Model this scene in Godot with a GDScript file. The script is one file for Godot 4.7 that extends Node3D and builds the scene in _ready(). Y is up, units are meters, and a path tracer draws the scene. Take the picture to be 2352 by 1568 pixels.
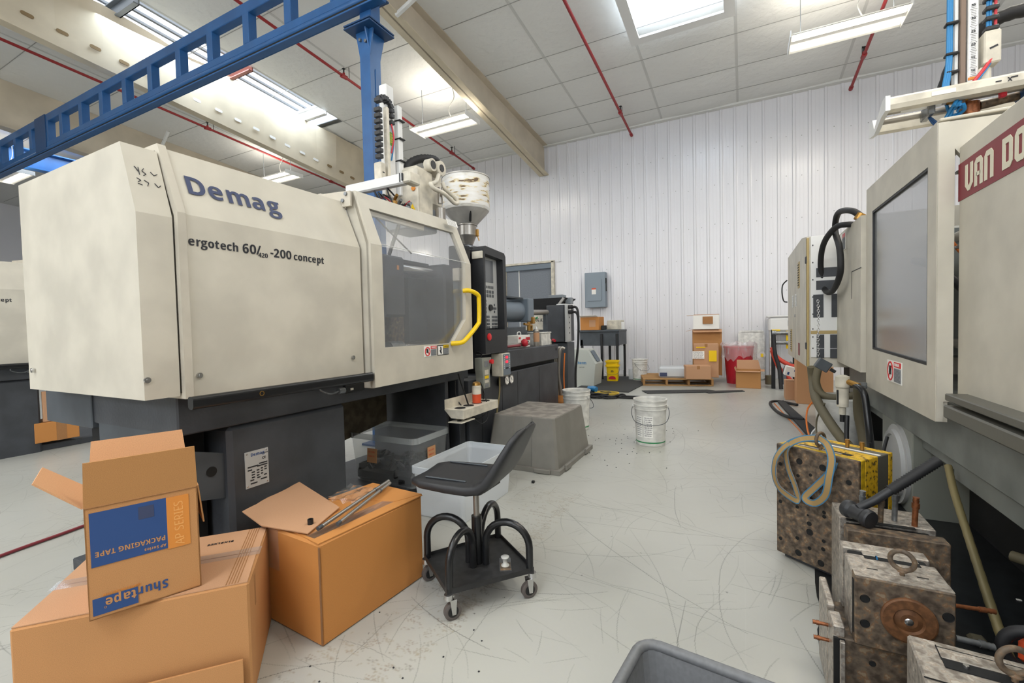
extends Node3D

var M := {}
var T := {}
var used := {}
var root_of := {}
const UP := Vector3.UP


# ---------- mesh collector: explicit normals, winding fixed from them ----------
class B:
	var v := PackedVector3Array()
	var n := PackedVector3Array()
	var u := PackedVector2Array()
	var xf := Transform3D()

	func t3(a: Vector3, b: Vector3, c: Vector3, na: Vector3, nb: Vector3, nc: Vector3, ua := Vector2.ZERO, ub := Vector2.ZERO, uc := Vector2.ZERO):
		a = xf * a; b = xf * b; c = xf * c
		na = (xf.basis * na).normalized(); nb = (xf.basis * nb).normalized(); nc = (xf.basis * nc).normalized()
		if (b - a).cross(c - a).dot(na + nb + nc) > 0.0:
			v.append_array([a, c, b]); n.append_array([na, nc, nb]); u.append_array([ua, uc, ub])
		else:
			v.append_array([a, b, c]); n.append_array([na, nb, nc]); u.append_array([ua, ub, uc])

	func tri(a: Vector3, b: Vector3, c: Vector3, out: Vector3):
		var m := (b - a).cross(c - a).normalized()
		if m.dot(out) < 0.0: m = -m
		t3(a, b, c, m, m, m)

	# corners in order round the face; uv: a bottom left, b bottom right, c top right, d top left
	func quad(a: Vector3, b: Vector3, c: Vector3, d: Vector3, out: Vector3):
		var m := (c - a).cross(d - b).normalized()
		if m.dot(out) < 0.0: m = -m
		t3(a, b, c, m, m, m, Vector2(0, 1), Vector2(1, 1), Vector2(1, 0))
		t3(a, c, d, m, m, m, Vector2(0, 1), Vector2(1, 0), Vector2(0, 0))

	func sq(a: Vector3, b: Vector3, c: Vector3, d: Vector3, na: Vector3, nb: Vector3, nc: Vector3, nd: Vector3, u0 := 0.0, u1 := 1.0, v0 := 0.0, v1 := 1.0):
		t3(a, b, c, na, nb, nc, Vector2(u0, v0), Vector2(u1, v0), Vector2(u1, v1))
		t3(a, c, d, na, nc, nd, Vector2(u0, v0), Vector2(u1, v1), Vector2(u0, v1))

	func box(c: Vector3, s: Vector3, bev := 0.003, rot := Basis()):
		var h := s * 0.5
		bev = minf(bev, minf(h.x, minf(h.y, h.z)) * 0.9)
		var keep := xf
		xf = xf * Transform3D(rot, c)
		var e := h - Vector3(bev, bev, bev)
		for ax in 3:
			for sg in [-1.0, 1.0]:
				var p := []
				for k in [[-1, -1], [1, -1], [1, 1], [-1, 1]]:
					var q := Vector3.ZERO
					q[ax] = h[ax] * sg; q[(ax + 1) % 3] = e[(ax + 1) % 3] * k[0]; q[(ax + 2) % 3] = e[(ax + 2) % 3] * k[1]
					p.append(q)
				var o := Vector3.ZERO
				o[ax] = sg
				quad(p[0], p[1], p[2], p[3], o)
		if bev > 0.0:
			for ax in 3:
				var i := (ax + 1) % 3
				var j := (ax + 2) % 3
				for si in [-1.0, 1.0]:
					for sj in [-1.0, 1.0]:
						var p := []
						for k in [[-1, 0], [1, 0], [1, 1], [-1, 1]]:
							var q := Vector3.ZERO
							q[ax] = e[ax] * k[0]
							q[i] = (h[i] if k[1] == 0 else e[i]) * si
							q[j] = (e[j] if k[1] == 0 else h[j]) * sj
							p.append(q)
						var o := Vector3.ZERO
						o[i] = si; o[j] = sj
						quad(p[0], p[1], p[2], p[3], o)
			for sx in [-1.0, 1.0]:
				for sy in [-1.0, 1.0]:
					for sz in [-1.0, 1.0]:
						tri(Vector3(h.x * sx, e.y * sy, e.z * sz), Vector3(e.x * sx, h.y * sy, e.z * sz), Vector3(e.x * sx, e.y * sy, h.z * sz), Vector3(sx, sy, sz))
		xf = keep

	# polygon pl in the plane o + x*ux + y*uy, pushed along d
	func prism(pl: Array, o: Vector3, ux: Vector3, uy: Vector3, d: Vector3):
		var pk := PackedVector2Array(pl)
		var ix := Geometry2D.triangulate_polygon(pk)
		for k in range(0, ix.size(), 3):
			var a := o + ux * pk[ix[k]].x + uy * pk[ix[k]].y
			var b := o + ux * pk[ix[k + 1]].x + uy * pk[ix[k + 1]].y
			var c := o + ux * pk[ix[k + 2]].x + uy * pk[ix[k + 2]].y
			tri(a, b, c, -d)
			tri(a + d, b + d, c + d, d)
		var cw := 1.0 if Geometry2D.is_polygon_clockwise(pk) else -1.0
		for k in pk.size():
			var p := pk[k]
			var q := pk[(k + 1) % pk.size()]
			var e := Vector2(-(q - p).y, (q - p).x) * cw
			quad(o + ux * p.x + uy * p.y, o + ux * q.x + uy * q.y, o + ux * q.x + uy * q.y + d, o + ux * p.x + uy * p.y + d, ux * e.x + uy * e.y)

	# frame between two polygons with equally many corners
	func ring(po: Array, pi: Array, o: Vector3, ux: Vector3, uy: Vector3, d: Vector3):
		var f := func(p: Vector2) -> Vector3: return o + ux * p.x + uy * p.y
		var m := Vector2.ZERO
		for p in po: m += p / po.size()
		for k in po.size():
			var j := (k + 1) % po.size()
			var a: Vector3 = f.call(po[k])
			var b: Vector3 = f.call(po[j])
			var c: Vector3 = f.call(pi[j])
			var e: Vector3 = f.call(pi[k])
			quad(a, b, c, e, -d)
			quad(a + d, b + d, c + d, e + d, d)
			var mo: Vector3 = (a + b) * 0.5 - f.call(m)
			quad(a, b, b + d, a + d, mo)
			quad(c, e, e + d, c + d, -mo)

	func cyl(a: Vector3, b: Vector3, r: float, sides := 16, r2 := -1.0, caps := true):
		if r2 < 0.0: r2 = r
		var w := (b - a).normalized()
		var x := w.cross(Vector3.UP if absf(w.y) < 0.9 else Vector3.RIGHT).normalized()
		var y := w.cross(x)
		for k in sides:
			var t0 := TAU * k / sides
			var t1 := TAU * (k + 1) / sides
			var d0 := x * cos(t0) + y * sin(t0)
			var d1 := x * cos(t1) + y * sin(t1)
			sq(a + d0 * r, a + d1 * r, b + d1 * r2, b + d0 * r2, d0, d1, d1, d0, float(k) / sides, float(k + 1) / sides)
			if caps:
				tri(a, a + d0 * r, a + d1 * r, -w)
				tri(b, b + d0 * r2, b + d1 * r2, w)

	# profile of Vector2(radius, height) turned round o along w
	func lathe(pr: Array, o := Vector3.ZERO, segs := 32, w := Vector3.UP, smooth := false):
		w = w.normalized()
		var x := w.cross(Vector3.FORWARD if absf(w.z) < 0.9 else Vector3.RIGHT).normalized()
		var y := w.cross(x)
		var nn := []
		for k in pr.size() - 1:
			var e: Vector2 = pr[k + 1] - pr[k]
			nn.append(Vector2(e.y, -e.x).normalized())
		var tot := 0.0
		for k in pr.size() - 1: tot += pr[k].distance_to(pr[k + 1])
		var run := 0.0
		for k in pr.size() - 1:
			var n0: Vector2 = nn[k]
			var n1: Vector2 = nn[k]
			if smooth:
				n0 = (nn[k] + nn[maxi(k - 1, 0)]).normalized()
				n1 = (nn[k] + nn[mini(k + 1, nn.size() - 1)]).normalized()
			var v0 := run / tot
			run += pr[k].distance_to(pr[k + 1])
			for s in segs:
				var t0 := TAU * s / segs
				var t1 := TAU * (s + 1) / segs
				var d0 := x * cos(t0) + y * sin(t0)
				var d1 := x * cos(t1) + y * sin(t1)
				sq(o + d0 * pr[k].x + w * pr[k].y, o + d1 * pr[k].x + w * pr[k].y, o + d1 * pr[k + 1].x + w * pr[k + 1].y, o + d0 * pr[k + 1].x + w * pr[k + 1].y,
					d0 * n0.x + w * n0.y, d1 * n0.x + w * n0.y, d1 * n1.x + w * n1.y, d0 * n1.x + w * n1.y, float(s) / segs, float(s + 1) / segs, 1.0 - v0, 1.0 - run / tot)

	# round (or flat, with ry) tube through points
	func tube(p: Array, r: float, sides := 8, closed := false, caps := true, rib := 0.0):
		var m := p.size()
		var x := Vector3.ZERO
		var rings := []
		var dirs := []
		for k in m:
			var d: Vector3
			if closed: d = p[(k + 1) % m] - p[(k - 1 + m) % m]
			else: d = p[mini(k + 1, m - 1)] - p[maxi(k - 1, 0)]
			d = d.normalized()
			if x == Vector3.ZERO: x = d.cross(Vector3.UP if absf(d.y) < 0.9 else Vector3.RIGHT)
			x = (x - d * x.dot(d)).normalized()
			var y := d.cross(x)
			var rr := r + (rib if k % 2 else 0.0)
			var ring := []
			var dd := []
			for s in sides:
				var t := TAU * s / sides
				var e := x * cos(t) + y * sin(t)
				dd.append(e); ring.append(p[k] + e * rr)
			rings.append(ring); dirs.append(dd)
		for k in (m if closed else m - 1):
			var j := (k + 1) % m
			for s in sides:
				var q := (s + 1) % sides
				sq(rings[k][s], rings[k][q], rings[j][q], rings[j][s], dirs[k][s], dirs[k][q], dirs[j][q], dirs[j][s])
		if caps and not closed:
			for s in sides:
				var q := (s + 1) % sides
				tri(p[0], rings[0][s], rings[0][q], p[0] - p[1])
				tri(p[m - 1], rings[m - 1][s], rings[m - 1][q], p[m - 1] - p[m - 2])

	# flat strap of width w (along side) and thickness th through points
	func strap(p: Array, side: Array, w: float, th: float):
		for k in p.size() - 1:
			var s0: Vector3 = side[k].normalized() * w * 0.5
			var s1: Vector3 = side[k + 1].normalized() * w * 0.5
			var d: Vector3 = (p[k + 1] - p[k]).normalized()
			var nn := d.cross(s0).normalized() * th * 0.5
			quad(p[k] - s0 + nn, p[k] + s0 + nn, p[k + 1] + s1 + nn, p[k + 1] - s1 + nn, nn)
			quad(p[k] - s0 - nn, p[k] + s0 - nn, p[k + 1] + s1 - nn, p[k + 1] - s1 - nn, -nn)
			quad(p[k] + s0 + nn, p[k] + s0 - nn, p[k + 1] + s1 - nn, p[k + 1] + s1 + nn, s0)
			quad(p[k] - s0 + nn, p[k] - s0 - nn, p[k + 1] - s1 - nn, p[k + 1] - s1 + nn, -s0)

	func mesh() -> ArrayMesh:
		var a := []
		a.resize(Mesh.ARRAY_MAX)
		a[Mesh.ARRAY_VERTEX] = v; a[Mesh.ARRAY_NORMAL] = n; a[Mesh.ARRAY_TEX_UV] = u
		var m := ArrayMesh.new()
		m.add_surface_from_arrays(Mesh.PRIMITIVE_TRIANGLES, a)
		return m


func V(x, y, z) -> Vector3: return Vector3(x, y, z)
func P(a: Array) -> Array:   # flat list of numbers -> Vector2 list
	var r := []
	for k in range(0, a.size(), 2): r.append(Vector2(a[k], a[k + 1]))
	return r
func Q(a: Array) -> Array:   # flat list -> Vector3 list
	var r := []
	for k in range(0, a.size(), 3): r.append(Vector3(a[k], a[k + 1], a[k + 2]))
	return r
func curve(p: Array, sub := 8, closed := false) -> Array:   # Catmull-Rom
	var r := []
	var m := p.size()
	for k in (m if closed else m - 1):
		var a: Vector3 = p[(k - 1 + m) % m] if closed else p[maxi(k - 1, 0)]
		var d: Vector3 = p[(k + 2) % m] if closed else p[mini(k + 2, m - 1)]
		for s in sub: r.append((p[k] as Vector3).cubic_interpolate(p[(k + 1) % m], a, d, float(s) / sub))
	if not closed: r.append(p[m - 1])
	return r
func arc(c: Vector3, ux: Vector3, uy: Vector3, r: float, a0: float, a1: float, k := 12) -> Array:
	var o := []
	for i in k + 1:
		var t := deg_to_rad(lerpf(a0, a1, float(i) / k))
		o.append(c + ux * cos(t) * r + uy * sin(t) * r)
	return o
func rrect(w: float, h: float, r: float, k := 4) -> Array:   # rounded rectangle
	var o := []
	for q in [[1, 1, 0], [-1, 1, 90], [-1, -1, 180], [1, -1, 270]]:
		for i in k + 1:
			var t := deg_to_rad(q[2] + 90.0 * i / k)
			o.append(Vector2(q[0] * (w * 0.5 - r) + cos(t) * r, q[1] * (h * 0.5 - r) + sin(t) * r))
	return o
func ell(rx: float, ry: float, k := 20) -> Array:
	var o := []
	for i in k: o.append(Vector2(cos(TAU * i / k) * rx, sin(TAU * i / k) * ry))
	return o

func numbered(n: String) -> String:
	if not used.has(n):
		used[n] = 0
		return n
	used[n] += 1
	return "%s_%03d" % [n, used[n]]
func tag(o: Node3D, label: String, cat: String, group := "") -> Node3D:
	o.set_meta("label", label); o.set_meta("category", cat)
	if group: o.set_meta("group", group)
	return o
func thing(n: String, label: String, cat: String, at := Vector3.ZERO, ry := 0.0, group := "") -> Node3D:
	var o := Node3D.new()
	o.name = numbered(n); add_child(o)
	o.position = at; o.rotation.y = deg_to_rad(ry)
	tag(o, label, cat, group)
	return o
func part(n: String, b, m, parent: Node3D, at := Vector3.ZERO, rot := Vector3.ZERO) -> MeshInstance3D:
	var o := MeshInstance3D.new()
	o.mesh = b.mesh() if b is B else b
	o.material_override = M[m] if m is String else m
	if parent == self: o.name = numbered(n)
	else: o.name = n
	parent.add_child(o, true)
	o.position = at; o.rotation_degrees = rot
	return o
func solo(n: String, b, m, label: String, cat: String, group := "", at := Vector3.ZERO, rot := Vector3.ZERO) -> MeshInstance3D:
	var o := part(n, b, m, self, at, rot)
	tag(o, label, cat, group)
	return o
func struct(n: String, b, m) -> MeshInstance3D:
	var o := part(n, b, m, self)
	o.set_meta("kind", "structure")
	return o
func dup(o: Node3D, n: String, label: String, at: Vector3, ry := INF) -> Node3D:
	var r := o.duplicate() as Node3D
	r.name = numbered(n); add_child(r)
	r.position = at
	if ry != INF: r.rotation.y = deg_to_rad(ry)
	r.set_meta("label", label)
	return r
func bx(c: Vector3, s: Vector3, bev := 0.003, rot := Basis()) -> B:
	var b := B.new()
	b.box(c, s, bev, rot)
	return b
func tb(p: Array, r: float, sides := 8, closed := false, rib := 0.0) -> B:
	var b := B.new()
	b.tube(p, r, sides, closed, true, rib)
	return b
func txt(s: String, size: float, m, parent: Node3D, at: Vector3, rot: Vector3, bold := true, font := "Droid Sans", wide := 1.0, n := "lettering") -> MeshInstance3D:
	var t := TextMesh.new()
	var f := SystemFont.new()
	f.font_names = PackedStringArray([font])
	if bold: f.font_weight = 700
	t.font = f; t.text = s; t.font_size = 32; t.pixel_size = size / 24.0; t.depth = 0.0006
	t.horizontal_alignment = HORIZONTAL_ALIGNMENT_LEFT; t.vertical_alignment = VERTICAL_ALIGNMENT_CENTER
	t.curve_step = 1.0
	var o := part(n, t, m, parent, at, rot)
	o.scale = Vector3(wide, 1, 1)
	return o
const FX := Vector3(0, 90, 0)   # turns a text or sticker to face +X


# ---------- textures ----------
func noise(key: String, freq: float, lo: float, hi: float, oct := 4, seed_ := 1, gain := 1.6, size := 512) -> Image:
	var f := FastNoiseLite.new()
	f.noise_type = FastNoiseLite.TYPE_SIMPLEX_SMOOTH
	f.frequency = freq; f.fractal_octaves = oct; f.seed = seed_
	var im := f.get_seamless_image(size, size)
	im.convert(Image.FORMAT_L8)
	var d := im.get_data()
	var lut := PackedByteArray()
	for k in 256: lut.append(int(255.0 * clampf(lerpf(lo, hi, clampf((k / 255.0 - 0.5) * gain + 0.5, 0, 1)), 0, 1)))
	for k in d.size(): d[k] = lut[d[k]]
	im = Image.create_from_data(size, size, false, Image.FORMAT_L8, d)
	T[key] = ImageTexture.create_from_image(im)
	return im
func tint(key: String, src: Image, stops: Array) -> Image:   # grey image -> colours; stops: [pos, Color]
	var g := Gradient.new()
	g.offsets = PackedFloat32Array(stops.map(func(s): return s[0])); g.colors = PackedColorArray(stops.map(func(s): return s[1]))
	var s := src.get_data()
	var d := PackedByteArray()
	d.resize(s.size() * 3)
	var lut := []
	for k in 256: lut.append(g.sample(k / 255.0))
	for k in s.size():
		var c: Color = lut[s[k]]
		d[k * 3] = c.r8; d[k * 3 + 1] = c.g8; d[k * 3 + 2] = c.b8
	var im := Image.create_from_data(src.get_width(), src.get_height(), false, Image.FORMAT_RGB8, d)
	T[key] = ImageTexture.create_from_image(im)
	return im
func mul(im: Image, x: int, y: int, c: Color, a: float):
	var w := im.get_width()
	x = posmod(x, w); y = posmod(y, im.get_height())
	im.set_pixel(x, y, im.get_pixel(x, y).lerp(c, a))

func mk(key: String, col, rough := 0.5, metal := 0.0, tex := "", sc := 1.0, ex := {}) -> StandardMaterial3D:
	var m := StandardMaterial3D.new()
	m.resource_name = key
	m.albedo_color = Color(col) if col is String else col
	m.roughness = rough; m.metallic = metal
	m.uv1_triplanar = true
	m.uv1_scale = Vector3(sc, sc, sc)
	if tex: m.albedo_texture = T[tex]
	for k in ex:
		if k == "bump":
			m.heightmap_enabled = true; m.heightmap_texture = T[ex[k][0]]; m.heightmap_scale = ex[k][1]
		elif k == "rtex": m.roughness_texture = T[ex[k]]
		elif k == "glow":
			m.emission_enabled = true; m.emission = Color(ex[k][0]); m.emission_energy_multiplier = ex[k][1]
		elif k == "alpha":
			m.transparency = BaseMaterial3D.TRANSPARENCY_ALPHA; m.albedo_color.a = ex[k]
		elif k == "uv": m.uv1_triplanar = false
		elif k == "world": m.uv1_world_triplanar = true
		else: m.set(k, ex[k])
	M[key] = m
	return m


func _ready():
	# camera: 17 mm-like lens, 1.15 m above the floor, turned left of the aisle
	var cam := Camera3D.new()
	cam.name = "camera"
	cam.transform = Transform3D(Basis(Vector3(0.88988825, -0.02307646, -0.45559453), Vector3(0.00571889, 0.99920555, -0.03944069), Vector3(0.45614273, 0.03249231, 0.88931325)), Vector3(0, 1.15, 0))
	cam.fov = 74.21
	cam.near = 0.02
	add_child(cam)
	cam.current = true
	var we := WorldEnvironment.new()
	we.name = "world"
	var e := Environment.new()
	e.background_mode = Environment.BG_SKY
	var sky := Sky.new()
	var sm := ProceduralSkyMaterial.new()
	sm.sky_top_color = Color("9db6d8"); sm.sky_horizon_color = Color("d7dfe8")
	sm.ground_bottom_color = Color("8a8a86"); sm.ground_horizon_color = Color("b9bcbc")
	sm.sun_angle_max = 0.0
	sky.sky_material = sm
	e.sky = sky
	e.tonemap_mode = Environment.TONE_MAPPER_LINEAR
	e.tonemap_exposure = EXPO
	e.sdfgi_enabled = true; e.ssao_enabled = true; e.ssil_enabled = true
	we.environment = e
	add_child(we)
	textures()
	materials()
	room()
	lights()
	do_machine()
	do_robot()
	do_right_machine()
	do_molds()
	do_front()
	do_back()


const EXPO := 1.45
const FILL := 8.0    # energy of 10 m2 of added fill strip
const FIX := 3.0     # energy of one fluorescent fixture
const SKYL := 7.0   # energy of one skylight


func area(n: String, at: Vector3, sx: float, sy: float, energy: float, col: Color, up := false):
	var l := AreaLight3D.new()
	l.name = n
	l.area_size = Vector2(sx, sy)
	l.light_energy = energy; l.light_color = col
	l.set("area_range", 30.0); l.set("area_attenuation", 2.0)
	l.shadow_enabled = true
	add_child(l, true)
	l.position = at
	l.rotation_degrees = Vector3(90 if up else -90, 0, 0)


func lights():
	for f in fixtures:
		area("fixture_light", f[0] + V(0, -0.05, 0), 1.2, 0.34, FIX, Color(1.0, 0.97, 0.915))
		area("fixture_uplight", f[0] + V(0, 0.1, 0), 1.2, 0.34, FIX * 0.36, Color(1.0, 0.97, 0.915), true)
	for q in fill_strips:
		var l := AreaLight3D.new()
		l.name = "added_fill_light"  # added fill light, out of view, brightens upright surfaces
		l.area_size = Vector2(q[1], q[2]); l.light_energy = FILL * q[1] * q[2] / 10.0; l.light_color = Color(0.93, 0.965, 1.0)
		l.set("area_range", 30.0); l.set("area_attenuation", 2.0)
		l.shadow_enabled = true
		add_child(l, true)
		l.position = q[0] + (V(0, 0, -0.12) if q[3] == 0 else V(-0.12, 0, 0))
		l.rotation_degrees = Vector3(-12, 0 if q[3] == 0 else 90, 0)
	for s in skylights:
		area("skylight_light", V(s[0], ceil_y(s[1]) - 0.06, s[1]), s[2], s[3], SKYL * s[2] * s[3] / 4.0, Color(0.86, 0.93, 1.0))


var fixtures := [[Vector3(1.22, 4.93, -7.45), "fluorescent strip fixture hanging by a chain above the white ribbed wall, right of the skylight"],
	[Vector3(-4.98, 4.93, -7.12), "bright twin fluorescent fixture hanging beside the big beige beam"],
	[Vector3(-10.25, 4.93, -7.45), "small distant fluorescent fixture just above the lettered machine cover"],
	[Vector3(-15.3, 4.93, -4.2), "distant fluorescent fixture beyond the far machine at the left edge"],
	[Vector3(1.2, 5.0, -1.6), ""], [Vector3(-3.2, 5.0, 0.3), ""], [Vector3(-9.0, 5.0, 0.0), ""], [Vector3(2.4, 5.0, 2.2), ""], [Vector3(2.0, 4.93, -4.4), ""], [Vector3(-6.5, 5.0, 1.0), ""], [Vector3(3.8, 5.0, -3.0), ""], [Vector3(-1.0, 5.2, 3.4), ""], [Vector3(-5.6, 5.2, 3.4), ""]]  # unlabelled fixtures hang out of view, placed to light the near hall
# added fill-light strips, out of view, high in the front and right walls: centre, width, height, wall
var fill_strips := [[Vector3(-8.0, 3.7, 6.08), 5.0, 1.6, 0], [Vector3(-0.5, 3.7, 6.08), 5.0, 1.6, 0], [Vector3(6.78, 3.7, 1.5), 5.0, 1.6, 1]]
# x, z, size in x, size in z; the last two out of view, lighting the near hall
var skylights := [[-0.8, -6.65, 1.45, 1.3], [-8.3, -5.2, 1.05, 3.9], [-14.6, -4.6, 1.1, 3.2], [-4.0, 1.2, 1.2, 3.0], [-0.8, 2.6, 1.4, 2.0]]


func ceil_y(z: float) -> float: return 5.51 + 0.075 * (z + 10.3)


func textures():
	var cl := noise("cloud", 0.006, 0.86, 1.0, 5, 3)
	noise("soft", 0.008, 0.93, 1.0, 4, 31)
	noise("fine", 0.05, 0.9, 1.0, 3, 5)
	noise("grain", 0.22, 0.82, 1.0, 2, 7, 2.2)
	noise("hammer", 0.09, 0.0, 1.0, 2, 9, 1.5)
	noise("blotch", 0.012, 0.8, 1.0, 5, 11, 2.4)
	noise("grime", 0.02, 0.25, 1.0, 5, 21, 2.6)
	noise("wrinkle", 0.02, 0.0, 1.0, 5, 13, 1.8)
	# brushed / drawn streaks
	var st := noise("streakraw", 0.3, 0.75, 1.0, 2, 15, 2.0)
	st.resize(512, 10, Image.INTERPOLATE_LANCZOS); st.resize(512, 512, Image.INTERPOLATE_CUBIC)
	T["streak"] = ImageTexture.create_from_image(st)
	# cardboard
	var cb := noise("cbraw", 0.1, 0.0, 1.0, 4, 17, 1.6)
	tint("card", cb, [[0.0, Color(0.9, 0.89, 0.88)], [0.5, Color(0.97, 0.965, 0.96)], [1.0, Color(1, 1, 1)]])
	# rusty tool steel
	var ru := noise("rustraw", 0.02, 0.0, 1.0, 6, 19, 1.7)
	tint("rust", ru, [[0.0, Color("463b31")], [0.25, Color("584c40")], [0.5, Color("665a4c")], [0.7, Color("726453")], [0.86, Color("7d5d42")], [1.0, Color("8f806a")]])
	tint("steel", ru, [[0.0, Color("857d74")], [0.35, Color("a19a91")], [0.6, Color("b3ada4")], [0.82, Color("a89a8c")], [1.0, Color("c9c3b9")]])
	tint("yellowpaint", ru, [[0.0, Color("4a3c1c")], [0.18, Color("b88f14")], [0.4, Color("d6a91a")], [1.0, Color("e0b62a")]])
	# white hopper with torn labels
	var hp := noise("hpraw", 0.014, 0.0, 1.0, 6, 23, 1.7)
	var hi := tint("hopper", hp, [[0.0, Color("5f4a36")], [0.1, Color("9a8664")], [0.16, Color("d2c196")], [0.3, Color("d8cba8")], [0.36, Color("dddad3")], [1.0, Color("e4e3e0")]])
	var g := RandomNumberGenerator.new()
	g.seed = 4
	for q in [[0, 60], [512 - 60, 512]]:
		for y in range(q[0], q[1]):
			for x in 512: hi.set_pixel(x, y, hi.get_pixel(x, y).lerp(Color("dddcd8"), 0.85))
	T["hopper"] = ImageTexture.create_from_image(hi)
	# lines of small print
	var li := Image.create(64, 64, false, Image.FORMAT_RGB8)
	li.fill(Color.WHITE)
	for y in range(4, 60, 6):
		var x := 4
		while x < 58:
			var w := g.randi_range(2, 8)
			if x + w < 60: li.fill_rect(Rect2i(x, y, w, 3), Color(0.55, 0.55, 0.57))
			x += w + 2
	T["print"] = ImageTexture.create_from_image(li)
	# webbing of the lifting strap
	var we := Image.create(32, 32, false, Image.FORMAT_RGB8)
	for y in 32:
		for x in 32:
			var c := Color("8f7d62") if (y / 4) % 2 else Color("a8833f")
			if x < 5 or x > 26: c = Color("3d6f8f")
			we.set_pixel(x, y, c)
	T["web"] = ImageTexture.create_from_image(we)
	floor_textures(cl)


func scratch(im: Image, g: RandomNumberGenerator, x: float, y: float, ang: float, n: int, bend: float, a: float, c := Color(0.3, 0.3, 0.28)):
	for k in n:
		mul(im, int(x), int(y), c, a * (0.5 + 0.5 * sin(PI * k / n)))
		x += cos(ang); y += sin(ang)
		ang += bend + g.randf_range(-0.01, 0.01)


func floor_textures(cl: Image):
	var g := RandomNumberGenerator.new()
	g.seed = 77
	var im := Image.create(2048, 2048, false, Image.FORMAT_RGB8)
	im.fill(Color(0.93, 0.93, 0.915))
	var c2 := cl.duplicate() as Image
	c2.resize(2048, 2048, Image.INTERPOLATE_CUBIC)
	var d := im.get_data()
	var s := c2.get_data()
	for k in s.size():
		var w := (s[k] - 235) * 0.35
		d[k * 3] = clampi(int(d[k * 3] + w), 0, 255); d[k * 3 + 1] = clampi(int(d[k * 3 + 1] + w), 0, 255); d[k * 3 + 2] = clampi(int(d[k * 3 + 2] + w * 1.1), 0, 255)
	im = Image.create_from_data(2048, 2048, false, Image.FORMAT_RGB8, d)
	for k in 2200: scratch(im, g, g.randf() * 2048, g.randf() * 2048, g.randf() * TAU, g.randi_range(20, 160), g.randf_range(-0.006, 0.006), g.randf_range(0.1, 0.3))
	for k in 130: scratch(im, g, g.randf() * 2048, g.randf() * 2048, g.randf() * TAU, g.randi_range(150, 520), g.randf_range(-0.004, 0.004), g.randf_range(0.2, 0.5), Color(0.24, 0.24, 0.23))
	for k in 60:   # scuffs
		var x := g.randf() * 2048
		var y := g.randf() * 2048
		var a := g.randf() * TAU
		for q in g.randi_range(4, 14): scratch(im, g, x + g.randf_range(-14, 14), y + g.randf_range(-14, 14), a + g.randf_range(-0.2, 0.2), g.randi_range(5, 26), 0.0, 0.14)
	for k in 260:   # specks
		var x := g.randi() % 2048
		var y := g.randi() % 2048
		for q in g.randi_range(1, 6): mul(im, x + g.randi_range(-1, 1), y + g.randi_range(-1, 1), Color(0.15, 0.13, 0.12), 0.5)
	T["floor"] = ImageTexture.create_from_image(im)
	# oil and rust stains along the edge of the mat; covers x -1.4..0.6, z -2.9..-0.9
	var w := Image.create(1024, 1024, false, Image.FORMAT_RGBA8)
	w.fill(Color(0.5, 0.4, 0.25, 0))
	for k in 2600:
		var px := 1.0 - pow(g.randf(), 2.2) * 0.34
		var x := int((px * 0.83) * 1024)
		var y := g.randi() % 1024
		var c: Color = [Color(0.42, 0.25, 0.1), Color(0.5, 0.42, 0.26), Color(0.24, 0.2, 0.17), Color(0.55, 0.47, 0.3)][g.randi() % 4]
		var n := g.randi_range(2, 14)
		for q in n:
			var xx := clampi(x + int(q * 0.8), 0, 1023)
			var yy := posmod(y + g.randi_range(-1, 1), 1024)
			w.set_pixel(xx, yy, Color(c.r, c.g, c.b, g.randf_range(0.12, 0.5)))
	for k in 60:
		var x := g.randi_range(250, 780)
		var y := g.randi() % 1024
		for q in 40:
			var xx := clampi(x + int(g.randfn(0, 9)), 0, 1023)
			var yy := posmod(y + int(g.randfn(0, 6)), 1024)
			w.set_pixel(xx, yy, Color(0.32, 0.29, 0.27, 0.16))
	T["stain"] = ImageTexture.create_from_image(w)


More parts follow.
